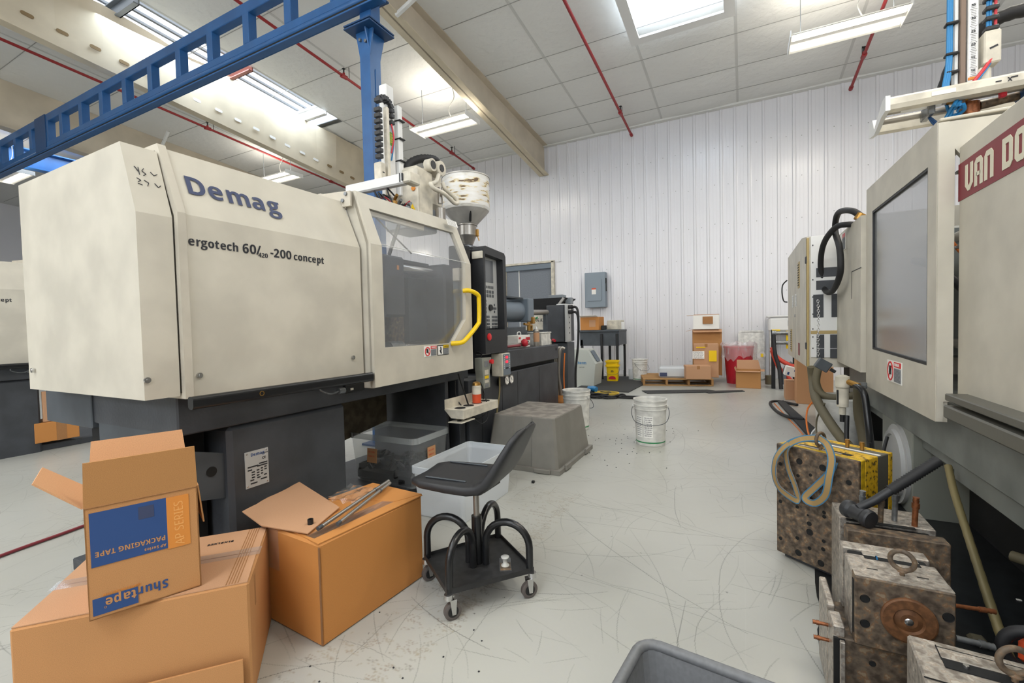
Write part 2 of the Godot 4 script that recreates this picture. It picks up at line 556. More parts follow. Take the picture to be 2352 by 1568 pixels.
func materials():
	mk("wall", "e6e5e8", 0.24)
	mk("ceiling", "e2e2de", 0.6, 0.0, "", 1.0, {"bump": ["wrinkle", 0.6], "uv1_scale": Vector3(0.5, 0.5, 0.5)})
	mk("strap", "c9c9c5", 0.6)
	mk("seam", "9c9c98", 0.6)
	mk("beige", "d3c7b2", 0.65, 0.0, "soft", 0.3)
	mk("beige2", "d9ccb2", 0.75, 0.0, "soft", 0.3)
	mk("holecol", "8a7350", 0.8)
	mk("white", "e4e4e2", 0.4)
	mk("skywhite", "eef0f4", 0.6)
	mk("skyglass", "ffffff", 0.5, 0.0, "", 1.0, {"glow": ["f2f7ff", 2.2]})
	mk("tube", "ffffff", 0.5, 0.0, "", 1.0, {"glow": ["fff6e4", 3.0]})
	mk("fixwhite", "e8e8e4", 0.35)
	mk("red", "9c2a2c", 0.45)
	mk("primer", "9a5c50", 0.6)
	mk("blue", "2b5f97", 0.38, 0.0, "soft", 0.8)
	mk("bluedark", "1d4470", 0.45)
	mk("cover", "cdc7b8", 0.5, 0.0, "soft", 0.7, {"bump": ["hammer", 0.012]})
	mk("cover2", "c6bfb0", 0.5, 0.0, "soft", 1.0)
	mk("slate", "43464b", 0.5, 0.0, "cloud", 1.0, {"bump": ["hammer", 0.03]})
	mk("slate2", "4a5056", 0.5, 0.0, "cloud", 1.0)
	mk("black", "17181a", 0.5)
	mk("blackgloss", "1b1c1e", 0.28)
	mk("rubber", "1e1e20", 0.62)
	mk("plastic", "2c2d30", 0.48, 0.0, "fine", 3.0)
	mk("dark", "0b0c0d", 0.8)
	mk("steel", "ffffff", 0.42, 0.55, "steel", 3.0)
	mk("rusty", "f2f0ee", 0.6, 0.1, "rust", 2.6)
	mk("zinc", "8f9294", 0.35, 0.7, "blotch", 3.0)
	mk("chrome", "c9c9c9", 0.2, 0.95)
	mk("brass", "b58a48", 0.35, 0.8)
	mk("copper", "9a5f3c", 0.42, 0.6, "blotch", 8.0)
	mk("inoxlight", "b9b4ac", 0.32, 0.75, "streak", 2.0)
	mk("yellow", "f0c808", 0.32)
	mk("yellowold", "ffffff", 0.5, 0.0, "yellowpaint", 3.5)
	mk("cream", "e3dccb", 0.45, 0.0, "cloud", 2.0)
	mk("ivory", "d9d2c0", 0.5, 0.0, "cloud", 2.0)
	mk("hopperwhite", "ffffff", 0.42, 0.2, "hopper", 1.0, {"uv": 1})
	mk("conewhite", "c9c6c0", 0.4, 0.35, "cloud", 2.0)
	mk("card", "c6905c", 0.8, 0.0, "card", 9.0)
	mk("card2", "cb8a48", 0.7, 0.0, "card", 9.0)
	mk("card3", "c79a76", 0.82, 0.0, "card", 8.0)
	mk("cardin", "a9794c", 0.85, 0.0, "card", 3.0)
	mk("cardedge", "8a6240", 0.9)
	mk("navy", "284a82", 0.6)
	mk("orange", "d98a3a", 0.6)
	mk("ink", "23252b", 0.5)
	mk("demagblue", "3c4564", 0.45)
	mk("bucket", "e6e5df", 0.38, 0.0, "cloud", 3.0)
	mk("green", "2f8a55", 0.5)
	mk("tub", "827f78", 0.5, 0.0, "soft", 1.0)
	mk("bin", "75777a", 0.45, 0.0, "fine", 2.0)
	mk("clear", "cdd2d4", 0.24, 0.0, "", 1.0, {"alpha": 0.2})
	mk("cloudy", "dfe4e8", 0.5, 0.0, "", 1.0, {"alpha": 0.62})
	mk("pane", "b9bec2", 0.08, 0.0, "", 1.0, {"alpha": 0.14})
	mk("panegrey", "9a9ea2", 0.14, 0.0, "", 1.0, {"alpha": 0.42})
	mk("film", "e8ecee", 0.12, 0.0, "", 1.0, {"alpha": 0.06})
	mk("doorgrey", "7c828b", 0.55, 0.0, "fine", 2.0)
	mk("grey", "7f858a", 0.45)
	mk("greypaint", "6f7a85", 0.42)
	mk("vdbase", "7f837f", 0.45, 0.0, "cloud", 1.0)
	mk("vdrail", "77756c", 0.4, 0.3, "streak", 1.5)
	mk("vdred", "86323a", 0.5)
	mk("vdcream", "e2dcc4", 0.5)
	mk("mat", "3a3b3c", 0.8, 0.0, "grain", 6.0)
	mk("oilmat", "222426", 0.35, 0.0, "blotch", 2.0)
	mk("redplastic", "c02434", 0.4)
	mk("redbright", "d8262c", 0.4)
	mk("led", "ff2030", 0.4, 0.0, "", 1.0, {"glow": ["ff2038", 1.2]})
	mk("pallet", "c69a63", 0.8, 0.0, "streak", 1.5)
	mk("pallet2", "b98a55", 0.8, 0.0, "streak", 1.7)
	mk("paper", "eeece6", 0.7)
	mk("print", "f4f3ee", 0.7, 0.0, "print", 1.0, {"uv": 1})
	mk("printdark", "8a8d90", 0.6, 0.0, "print", 1.0, {"uv": 1})
	mk("web", "ffffff", 0.85, 0.0, "web", 1.0, {"uv": 1})
	mk("bluehose", "2b7fb8", 0.35)
	mk("redhose", "c8303a", 0.4)
	mk("orangehose", "e0782a", 0.45)
	mk("oldhose", "6e664f", 0.65, 0.0, "grain", 12.0)
	mk("braid", "8d8057", 0.5, 0.2, "grain", 20.0)
	mk("wheel", "5d5653", 0.55)
	mk("keygrey", "55585c", 0.5)
	mk("screen", "6b6e72", 0.18)
	mk("panelgrey", "b4b5b4", 0.45)
	mk("labelgreen", "8cc63e", 0.5)
	mk("panegrey2", "a9adb2", 0.1, 0.0, "", 1.0, {"alpha": 0.16})
	mk("chutebrown", "6b5f4c", 0.55, 0.1, "blotch", 1.5)
	mk("vdbase2", "8b8e86", 0.45)
	mk("redorange", "d9532e", 0.45)
	mk("brasspaint", "b09a66", 0.5)
	mk("brownsteel", "7d6b5e", 0.4, 0.3)
	mk("yellow2", "dcb414", 0.5, 0.0, "blotch", 4.0)
	mk("rustring", "7a5233", 0.6, 0.2, "blotch", 6.0)
	mk("card4", "d9a477", 0.82, 0.0, "card", 8.0)
	mk("card2b", "bd8953", 0.82, 0.0, "card", 9.0)
	mk("cardorange", "e8a860", 0.7)
	mk("trayblack", "2a2a2b", 0.5, 0.0, "blotch", 3.0)
	mk("rimclear", "d4dadb", 0.24, 0.0, "", 1.0, {"alpha": 0.32})
	mk("rimcloudy", "dfe5ea", 0.45, 0.0, "", 1.0, {"alpha": 0.7})
	mk("tubtop", "9a938a", 0.5, 0.0, "blotch", 1.2)
	mk("greypaint2", "84909a", 0.42)
	mk("blackmatte", "222224", 0.75, 0.0, "grain", 8.0)
	mk("palegrey", "c3c7c0", 0.5)
	mk("yellowdull", "c9a93a", 0.5)
	mk("film2", "f0e8ea", 0.22, 0.0, "", 1.0, {"alpha": 0.25})
	mk("vdredhose", "c4402f", 0.5)
	var f := mk("floor", "bdbdb9", 0.3, 0.0, "floor", 1.0 / 6.0, {"world": 1, "bump": ["hammer", 0.02]})
	var p := f.duplicate() as StandardMaterial3D
	p.detail_enabled = true
	p.detail_albedo = T["stain"]; p.detail_blend_mode = BaseMaterial3D.BLEND_MODE_MIX
	p.detail_uv_layer = BaseMaterial3D.DETAIL_UV_1
	M["floorstain"] = p


func room():
	# floor with a stained stretch beside the mat
	var b := B.new()
	b.box(V(-8, -0.1, -2.2), V(30, 0.1998, 17), 0.0)
	var fl := struct("floor", b, "floor")
	b = B.new()
	b.quad(V(-1.4, 0.0006, -0.9), V(0.6, 0.0006, -0.9), V(0.6, 0.0006, -2.9), V(-1.4, 0.0006, -2.9), UP)
	b.quad(V(-1.4, -0.002, -0.9), V(0.6, -0.002, -0.9), V(0.6, -0.002, -2.9), V(-1.4, -0.002, -2.9), -UP)
	part("stained_paint", b, "floorstain", fl)
	# walls
	b = B.new()
	b.prism(P([-23, -0.1, -5.46, -0.1, -5.46, 2.7, -4.08, 2.7, -4.08, -0.1, 7, -0.1, 7, 5.9, -23, 5.9]), V(0, 0, -10.5), V(1, 0, 0), UP, V(0, 0, 0.17))
	var wb := struct("wall_back", b, "wall")
	var pan := B.new()
	var pr := P([0, 0, 0.17, 0, 0.182, 0.006, 0.188, 0.026, 0.226, 0.026, 0.233, 0.004, 0.254, 0])
	for k in pr.size() - 1:
		pan.quad(V(pr[k].x, 0, pr[k].y), V(pr[k + 1].x, 0, pr[k + 1].y), V(pr[k + 1].x, 1, pr[k + 1].y), V(pr[k].x, 1, pr[k].y), V(0, 0, 1))
	for x in [0.05, 0.11]: pan.box(V(x, 0.5, 0.001), V(0.016, 1.0, 0.004), 0.0015)
	var pm := pan.mesh()
	for k in 78:
		var x := -12.02 + k * 0.254
		var o := part("wall_panel", pm, "wall", wb, V(x, 0.0, -10.325))
		if x > -5.65 and x < -4.1: o.position.y = 2.7
		o.scale = V(1, 5.53 - o.position.y, 1)
	var sc := B.new()
	for k in 78:
		for y in [0.35, 1.05, 1.75, 2.45, 3.15, 3.95, 4.7]:
			var x := -12.02 + k * 0.254 + 0.08
			if y < 2.7 and x > -5.6 and x < -4.0: continue
			sc.box(V(x, y + 0.03 * sin(k * 1.7), -10.321), V(0.014, 0.014, 0.008), 0.003)
	var so := part("screw", sc, "seam", wb)
	so.set_meta("kind", "stuff")
	b = B.new()
	b.box(V(-8, 5.52, -10.27), V(30, 0.09, 0.12), 0.004)
	struct("trim_1", b, "ceiling")
	struct("wall_right", bx(V(6.9, 3, -2.2), V(0.2, 6.6, 17), 0), "wall")
	struct("wall_left", bx(V(-22.9, 3, -2.2), V(0.2, 6.6, 17), 0), "wall")
	struct("wall_front", bx(V(-8, 3, 6.2), V(30, 7.4, 0.2), 0), "wall")
	# sliding door in the back wall
	b = B.new()
	b.box(V(-4.11, 1.35, -10.29), V(0.07, 2.74, 0.1))
	b.box(V(-5.43, 1.35, -10.29), V(0.07, 2.74, 0.1))
	b.box(V(-4.77, 2.715, -10.29), V(1.4, 0.05, 0.1))
	var d := struct("door_1", b, "ivory")
	b = B.new()
	b.box(V(-4.77, 2.62, -10.3), V(1.3, 0.13, 0.08), 0.01)
	part("track", b, "greypaint", d)
	part("door_panel", bx(V(-4.6, 1.28, -10.345), V(0.92, 2.56, 0.03)), "doorgrey", d)
	part("door_panel", bx(V(-5.23, 1.28, -10.325), V(0.36, 2.56, 0.03)), "doorgrey", d)
	part("edge_strip", bx(V(-5.045, 1.28, -10.32), V(0.02, 2.56, 0.035)), "white", d)
	# ceiling: insulation sheets sagging between straps, holes for the skylights
	var xs := [-22.8, -20.4, -18.0, -16.6, -15.15, -14.05, -12.4, -10.6, -8.825, -7.775, -6.3, -4.6, -3.0, -1.525, -0.075, 1.6, 3.3, 5.0, 6.8]
	var zs := [-10.33, -9.75, -9.0, -8.1, -7.3, -6.0, -4.55, -3.25, -2.7, -1.5, -0.3, 1.6, 3.6, 6.1]
	b = B.new()
	b.prism(P([-10.5, 5.62, 6.3, 6.88, 6.3, 6.98, -10.5, 5.72]), V(-23, 0, 0), V(0, 0, 1), UP, V(0.3, 0, 0))
	var ce := struct("ceiling", b, "ceiling")
	for i in xs.size() - 1:
		for j in zs.size() - 1:
			var cx: float = (xs[i] + xs[i + 1]) * 0.5
			var cz: float = (zs[j] + zs[j + 1]) * 0.5
			var hole := false
			for s in skylights:
				if absf(cx - s[0]) < s[2] * 0.5 and absf(cz - s[1]) < s[3] * 0.5: hole = true
			if hole: continue
			var sh := B.new()
			var n := 6
			var f := func(a: float, c: float) -> Vector3:
				var x := lerpf(xs[i], xs[i + 1], a)
				var z := lerpf(zs[j], zs[j + 1], c)
				return V(x, ceil_y(z) - 0.035 * sin(PI * a) * sin(PI * c), z)
			var nf := func(a: float, c: float) -> Vector3:
				var p: Vector3 = f.call(a, c)
				return -((f.call(a, c + 0.01) - p) as Vector3).cross(f.call(a + 0.01, c) - p).normalized()
			for a in n:
				for c in n:
					var a0 := float(a) / n
					var a1 := float(a + 1) / n
					var c0 := float(c) / n
					var c1 := float(c + 1) / n
					sh.sq(f.call(a0, c0), f.call(a1, c0), f.call(a1, c1), f.call(a0, c1), nf.call(a0, c0), nf.call(a1, c0), nf.call(a1, c1), nf.call(a0, c1))
			part("insulation_sheet", sh, "ceiling", ce)
	# roof deck above the sheets, open over the skylights
	for s in [[-22.8, -15.15, -10.4, 6.2], [-14.05, -8.825, -10.4, 6.2], [-7.775, -4.6, -10.4, 6.2], [-3.4, -1.525, -10.4, 6.2], [-0.075, 6.8, -10.4, 6.2], [-15.15, -14.05, -10.4, -6.2], [-15.15, -14.05, -3.0, 6.2], [-8.825, -7.775, -10.4, -7.15], [-8.825, -7.775, -3.25, 6.2], [-1.525, -0.075, -10.4, -7.3], [-1.525, -0.075, -6.0, 1.6], [-1.525, -0.075, 3.6, 6.2], [-4.6, -3.4, -10.4, -0.3], [-4.6, -3.4, 2.7, 6.2]]:
		var r := B.new()
		r.prism(P([s[2], ceil_y(s[2]) + 0.14, s[3], ceil_y(s[3]) + 0.14, s[3], ceil_y(s[3]) + 0.2, s[2], ceil_y(s[2]) + 0.2]), V(s[0], 0, 0), V(0, 0, 1), UP, V(s[1] - s[0], 0, 0))
		part("roof_deck", r, "white", ce)
	for x in xs:
		if x < -20 or x > 5.5: continue
		var r := B.new()
		r.prism(P([-10.3, ceil_y(-10.3) - 0.004, 6, ceil_y(6) - 0.004, 6, ceil_y(6) + 0.002, -10.3, ceil_y(-10.3) + 0.002]), V(x - 0.02, 0, 0), V(0, 0, 1), UP, V(0.04, 0, 0))
		part("strap", r, "strap", ce)
	for z in zs:
		if z < -10.2 or z > 0: continue
		part("seam", bx(V(-8, ceil_y(z) - 0.002, z), V(29, 0.008, 0.012), 0.002), "seam", ce)
	# skylights
	var si := 0
	for s in skylights:
		si += 1
		var x0: float = s[0] - s[2] * 0.5
		var x1: float = s[0] + s[2] * 0.5
		var z0: float = s[1] - s[3] * 0.5
		var z1: float = s[1] + s[3] * 0.5
		var y0 := ceil_y(z0)
		var y1 := ceil_y(z1)
		var dp := 0.34 if s[3] < 2.5 else 0.2
		var r := B.new()
		var sl := V(0, 0.05, 0)
		for q in [[V(x0, y0, z0), V(x1, y0, z0), V(0, 0, 1)], [V(x0, y1, z1), V(x1, y1, z1), V(0, 0, -1)], [V(x0, y0, z0), V(x0, y1, z1), V(1, 0, 0)], [V(x1, y0, z0), V(x1, y1, z1), V(-1, 0, 0)]]:
			var inn: Vector3 = q[2]
			var inset := inn * 0.02
			r.quad(q[0], q[1], q[1] + V(0, dp, 0) + inset, q[0] + V(0, dp, 0) + inset, inn)
			r.quad(q[0] - inn * 0.03, q[1] - inn * 0.03, q[1] + V(0, dp + 0.02, 0) - inn * 0.03, q[0] + V(0, dp + 0.02, 0) - inn * 0.03, -inn)
		var w := struct("window_%d" % si, r, "skywhite")
		r = B.new()
		r.prism(P([z0 - 0.05, y0 + dp + 0.04, z1 + 0.05, y1 + dp + 0.04, z1 + 0.05, y1 + dp + 0.06, z0 - 0.05, y0 + dp + 0.06]), V(x0 - 0.05, 0, 0), V(0, 0, 1), UP, V(s[2] + 0.1, 0, 0))
		part("skylight_pane", r, "skyglass", w)
		if s[3] < 2.5:
			r = B.new()
			r.ring(P([x0, z0, x1, z0, x1, z1, x0, z1]), P([x0 + 0.14, z0 + 0.14, x1 - 0.14, z0 + 0.14, x1 - 0.14, z1 - 0.14, x0 + 0.14, z1 - 0.14]), V(0, (y0 + y1) * 0.5 + dp - 0.1, 0), V(1, 0, 0), V(0, 0.075, 1), V(0, 0.03, 0))
			part("window_frame", r, "white", w)
		else:
			for t in [0.2, 0.42, 0.64, 0.86]:
				r = B.new()
				var xx := lerpf(x0, x1, t)
				r.prism(P([z0, y0 + dp - 0.02, z1, y1 + dp - 0.02, z1, y1 + dp + 0.02, z0, y0 + dp + 0.02]), V(xx - 0.025, 0, 0), V(0, 0, 1), UP, V(0.05, 0, 0))
				part("panel_rib", r, "grey", w)
	for q in fill_strips:
		si += 1
		var fr := B.new()
		if q[3] == 0: fr.box(q[0] + V(0, 0, 0.01), V(q[1] + 0.1, q[2] + 0.1, 0.04))
		else: fr.box(q[0] + V(0.01, 0, 0), V(0.04, q[2] + 0.1, q[1] + 0.1))
		var w := struct("window_%d" % si, fr, "white")  # frame of an added fill panel, not a known window of the hall
		for k in 5:
			var t: float = (k - 2) * q[1] / 5.0
			part("added_glow_pane", bx(q[0] + (V(t, 0, -0.02) if q[3] == 0 else V(-0.02, 0, t)), V(q[1] / 5.0 - 0.06, q[2], 0.03) if q[3] == 0 else V(0.03, q[2], q[1] / 5.0 - 0.06)), "skyglass", w)  # added glowing pane that goes with the fill light
	# purlins seen inside the long skylight
	for q in [[-5.25, "primer", "red primed steel purlin crossing the long skylight above the blue gantry"], [-6.85, "white", "white steel purlin across the far end of the long skylight"], [-3.55, "grey", "grey steel purlin at the near end of the long skylight behind the gantry"]]:
		var y := ceil_y(q[0]) + 0.03
		b = B.new()
		b.box(V(-8.3, y + 0.12, q[0]), V(1.05, 0.02, 0.14)); b.box(V(-8.3, y, q[0]), V(1.05, 0.22, 0.02)); b.box(V(-8.3, y - 0.1, q[0] + 0.03), V(1.05, 0.02, 0.08))
		solo("purlin", b, q[1], q[2], "purlin")
	# rafters
	b = B.new()
	b.prism(P([-10.32, 4.82, 6, 7.0, 6, 6.7, -10.32, 5.52]), V(-4.30, 0, 0), V(0, 0, 1), UP, V(0.02, 0, 0))
	b = B.new()
	var yb := func(z: float) -> float: return 4.795 + 0.124 * (z + 10.3) if z < -4.0 else 5.576 + 0.075 * (z + 4.0)
	for q in [[-10.28, -4.0], [-4.0, 6.0]]:
		var z0: float = q[0]
		var z1: float = q[1]
		b.prism(P([z0, yb.call(z0), z1, yb.call(z1), z1, yb.call(z1) + 0.02, z0, yb.call(z0) + 0.02]), V(-4.41, 0, 0), V(0, 0, 1), UP, V(0.24, 0, 0))
	var r1 := solo("rafter", b, "beige2", "big beige painted steel rafter running to the white ribbed wall above the hopper", "roof beam", "")
	b = B.new()
	b.prism(P([-10.28, yb.call(-10.28), -4.0, yb.call(-4.0), 6, yb.call(6.0), 6, ceil_y(6) - 0.03, -10.28, ceil_y(-10.28) - 0.03]), V(-4.305, 0, 0), V(0, 0, 1), UP, V(0.03, 0, 0))
	part("web", b, "beige", r1)
	b = B.new()
	b.prism(P([-10.3, ceil_y(-10.3) - 0.03, 6, ceil_y(6) - 0.03, 6, ceil_y(6) - 0.01, -10.3, ceil_y(-10.3) - 0.01]), V(-4.42, 0, 0), V(0, 0, 1), UP, V(0.26, 0, 0))
	part("top_flange", b, "beige", r1)
	b = B.new()
	b.box(V(-3.62, 5.66, -4.95), V(0.05, 0.05, 1.25), 0.003, Basis(V(0, 1, 0), deg_to_rad(-90)) * Basis(V(1, 0, 0), deg_to_rad(20)))
	part("brace", b, "ceiling", r1)
	b = B.new()   # second rafter wrapped in sheeting with slots
	var wv := func(z: float, up: float) -> float: return -8.35 + 0.03 * sin(z * 3.1) * up + 0.02 * sin(z * 7.3) * up
	for k in 52:
		var z0 := -10.32 + k * 0.25
		var z1 := z0 + 0.25
		for q in 4:
			var a := q / 4.0
			var c := (q + 1) / 4.0
			var f := func(z: float, t: float) -> Vector3: return V(wv.call(z, t), lerpf(4.38 + 0.102 * (z + 10.3), ceil_y(z) - 0.05 - 0.02 * sin(z * 4.0), t), z)
			b.quad(f.call(z0, a), f.call(z1, a), f.call(z1, c), f.call(z0, c), V(1, 0, 0))
			b.quad(f.call(z0, a) - V(0.16, 0, 0), f.call(z1, a) - V(0.16, 0, 0), f.call(z1, c) - V(0.16, 0, 0), f.call(z0, c) - V(0.16, 0, 0), V(-1, 0, 0))
		b.quad(V(-8.35, 4.38 + 0.102 * (z0 + 10.3), z0), V(-8.35, 4.38 + 0.102 * (z1 + 10.3), z1), V(-8.51, 4.38 + 0.102 * (z1 + 10.3), z1), V(-8.51, 4.38 + 0.102 * (z0 + 10.3), z0), V(0, -1, 0))
	var r2 := solo("rafter", b, "beige2", "rafter wrapped in beige sheeting with a row of small slots, behind the blue gantry", "roof beam")
	var hm := B.new()
	hm.prism(rrect(0.13, 0.05, 0.024), V(0, 0, 0), V(0, 0, 1), UP, V(0.008, 0, 0))
	var hmesh := hm.mesh()
	for k in 24:
		var z := -8.75 + k * 0.345
		part("slot", hmesh, "paper" if z > -7.3 and z < -3.6 else "holecol", r2, V(-8.342 + wv.call(z, 0.5) + 8.35, 4.815 + 0.105 * (z + 8.06), z), Vector3(-6, 0, 0))  # slots along the skylight get a brighter colour, the rest brown
	b = B.new()
	b.prism(P([-10.32, 4.5, 6, 6.0, 6, ceil_y(6), -10.32, ceil_y(-10.32)]), V(-12.45, 0, 0), V(0, 0, 1), UP, V(0.06, 0, 0))
	b.prism(P([-10.32, 4.48, 6, 5.98, 6, 6.0, -10.32, 4.5]), V(-12.54, 0, 0), V(0, 0, 1), UP, V(0.24, 0, 0))
	solo("rafter", b, "beige", "far beige rafter seen through the openings of the blue gantry", "roof beam")
	solo("flange_brace", bx(V(-11.95, 5.45, -5.75), V(0.05, 0.95, 0.05), 0.003, Basis(V(0, 0, 1), deg_to_rad(-48))), "ceiling", "slanting grey brace rising from the far rafter above the machine cover", "brace")
	# sprinkler pipes
	var nm := ["red sprinkler pipe ending at the white wall left of the small skylight", "red sprinkler pipe passing behind the blue column and above the hopper", "long red sprinkler pipe passing in front of the slotted beige rafter", "red sprinkler pipe at the right under the hanging strip fixture", "short length of red sprinkler pipe visible at the far left edge"]
	var px := [-2.16, -6.23, -10.35, 1.75, -14.45]
	for k in 5:
		var z1 := -10.18 if k < 4 else -7.0
		var y0 := ceil_y(5.5) - 0.22
		var p := thing("sprinkler_pipe", nm[k], "pipe", Vector3.ZERO, 0, "")
		part("pipe", tb([V(px[k], y0, 5.5), V(px[k], ceil_y(z1) - 0.22, z1)], 0.024, 10), "red", p)
		for z in [-9.2, -5.9, -2.4]:
			if z < z1: continue
			var y := ceil_y(z) - 0.22
			var c := B.new()
			c.cyl(V(px[k], y, z - 0.06), V(px[k], y - 0.009, z + 0.06), 0.036, 12)
			c.cyl(V(px[k], y, z), V(px[k], y + 0.06, z), 0.02, 10)
			part("coupling", c, "red", p)
			c = B.new()
			c.cyl(V(px[k], y + 0.05, z), V(px[k], y + 0.13, z), 0.012, 8); c.box(V(px[k], y + 0.13, z), V(0.05, 0.012, 0.05))
			part("sprinkler_head", c, "black", p)
			part("hanger_rod", tb([V(px[k], y + 0.02, z - 0.12), V(px[k], y + 0.21, z - 0.12)], 0.006, 6), "black", p)
		var c2 := B.new()
		c2.cyl(V(px[k], ceil_y(z1) - 0.22, z1 + 0.05), V(px[k], ceil_y(z1) - 0.225, z1 - 0.03), 0.034, 12)
		part("end_cap", c2, "red", p)
	# fluorescent fixtures
	for f in fixtures:
		var lab: String = f[1] if f[1] else "fluorescent strip fixture hanging out of the picture, above the near aisle"
		var o := thing("fluorescent_light", lab, "ceiling lamp", f[0], 0, "" if f[1] else "fixtures outside the picture")
		b = B.new()
		b.box(V(0, 0.055, 0), V(1.26, 0.05, 0.1), 0.006)
		for s in [-1, 1]:
			b.quad(V(-0.62, 0.04, 0.02 * s), V(0.62, 0.04, 0.02 * s), V(0.62, 0.075, 0.15 * s), V(-0.62, 0.075, 0.15 * s), V(0, -1, 0))
			b.quad(V(-0.62, 0.075, 0.15 * s), V(0.62, 0.075, 0.15 * s), V(0.62, 0.01, 0.24 * s), V(-0.62, 0.01, 0.24 * s), V(0, -1, 0))
			b.quad(V(-0.62, 0.08, 0.15 * s), V(0.62, 0.08, 0.15 * s), V(0.62, 0.015, 0.243 * s), V(-0.62, 0.015, 0.243 * s), V(0, 1, 0))
		part("reflector", b, "fixwhite", o)
		for s in [-1, 1]: part("end_plate", bx(V(0.63 * s, 0.035, 0), V(0.015, 0.09, 0.49), 0.002), "fixwhite", o)
		for z in [-0.17, -0.09, 0.09, 0.17]: part("lamp_tube", tb([V(-0.6, 0.022, z), V(0.6, 0.022, z)], 0.016, 10), "tube", o)
		for s in [-0.5, 0.5]: part("chain", tb([V(s, 0.08, 0), V(s, ceil_y(f[0].z) - f[0].y, 0)], 0.005, 6), "grey", o)
		part("power_cord", tb(curve([V(0.2, 0.08, 0.02), V(0.13, 0.3, 0.02), V(0.24, 0.5, 0), V(0.16, ceil_y(f[0].z) - f[0].y, 0)], 5), 0.008, 6), "seam", o)
	gantry()


func gantry():
	var z := -3.36
	var o := thing("gantry_crane", "blue steel crane gantry: ladder beam with vertical posts carried on a blue column", "gantry")
	part("top_chord", bx(V(-9.5, 4.825, z), V(13.0, 0.125, 0.1), 0.006), "blue", o)
	part("top_flange", bx(V(-9.5, 4.88, z - 0.05), V(13.0, 0.018, 0.17), 0.003), "blue", o)
	part("bottom_chord", bx(V(-9.5, 4.39, z), V(13.0, 0.1, 0.1), 0.012), "blue", o)
	var b := B.new()
	b.tube([V(-16.0, 4.325, z + 0.026), V(-3.1, 4.325, z + 0.026)], 0.033, 12)
	b.box(V(-9.5, 4.252, z + 0.026), V(13.0, 0.018, 0.085), 0.003)
	b.box(V(-9.5, 4.28, z - 0.026), V(13.0, 0.07, 0.013), 0.003)
	part("trolley_rail", b, "blue", o)
	part("rail_slot", bx(V(-9.5, 4.284, z + 0.04), V(12.9, 0.02, 0.018), 0.0), "dark", o)
	for x in [-3.6, -4.29, -5.0, -5.7, -6.39, -7.08, -7.77, -8.46, -9.13, -9.83, -10.37, -11.05, -11.75, -12.45, -13.15]:
		part("post", bx(V(x, 4.6, z), V(0.11, 0.34, 0.1), 0.004), "blue", o)
	part("splice_plate", bx(V(-10.6, 4.6, z + 0.055), V(0.42, 0.58, 0.012), 0.002), "bluedark", o)
	b = B.new()
	b.prism(P([-0.064, 0.0, 0.064, 0.0, 0.064, 3.81, 0.11, 4.05, -0.11, 4.05, -0.064, 3.81]), V(-3.255, 0, -3.372), V(1, 0, 0), UP, V(0, 0, 0.016))
	b.prism(P([-0.064, 0.0, 0.064, 0.0, 0.064, 3.81, 0.128, 4.05, -0.128, 4.05, -0.064, 3.81]), V(-3.195, 0, -3.44), V(0, 0, 1), UP, V(-0.014, 0, 0))
	b.box(V(-3.255, 1.9, -3.44), V(0.11, 3.8, 0.12), 0.008)
	part("column", b, "blue", o)
	part("column_seam", bx(V(-3.193, 1.85, -3.44), V(0.01, 3.7, 0.034), 0.002), "blue", o)
	for y in [4.058, 4.084]: part("bearing_plate", bx(V(-3.255, y, -3.425), V(0.34, 0.016, 0.34), 0.003), "bluedark", o)
	part("column_head", bx(V(-3.255, 4.48, -3.44), V(0.145, 0.78, 0.136), 0.006), "blue", o)
	part("head_plate", bx(V(-3.255, 4.41, -3.44), V(0.25, 0.017, 0.29), 0.003), "bluedark", o)
	for q in [[-3.3, 3.97], [-3.23, 3.94]]:
		b = B.new()
		b.cyl(V(q[0], q[1], -3.36), V(q[0], q[1], -3.335), 0.015, 10)
		part("bolt", b, "zinc", o)
	part("base_plate", bx(V(-3.255, 0.01, -3.44), V(0.3, 0.02, 0.3), 0.003), "bluedark", o)
	# second, more distant blue runway at the far left
	o = thing("crane_runway", "distant blue crane runway beam on a wide blue bracket above the far machine", "gantry")
	b = B.new()
	b.box(V(-15.3, 5.45, -5.2), V(0.02, 0.42, 7.0)); b.box(V(-15.3, 5.66, -5.2), V(0.24, 0.03, 7.0)); b.box(V(-15.3, 5.24, -5.2), V(0.24, 0.03, 7.0))
	part("runway_beam", b, "blue", o)
	b = B.new()
	b.box(V(-14.0, 4.35, -5.4), V(1.3, 1.1, 0.3), 0.01)
	part("bracket", b, "blue", o)
	part("bracket_flange", bx(V(-14.0, 4.95, -5.3), V(1.6, 0.1, 0.5), 0.01), "bluedark", o)
	part("bracket_flange", bx(V(-14.0, 4.2, -5.2), V(1.5, 0.1, 0.2), 0.01), "blue", o)
	part("support_column", bx(V(-14.0, 1.95, -5.5), V(0.3, 3.9, 0.3), 0.01), "blue", o)


# ---------- the lettered machine on the left ----------
func rsticker(n: String, o: Node3D, at: Vector3, w: float, h: float, m, rot := FX, th := 0.003) -> MeshInstance3D:
	var b := B.new()
	b.box(V(0, 0, 0), V(w, h, th), 0.0)
	return part(n, b, m, o, at, rot)


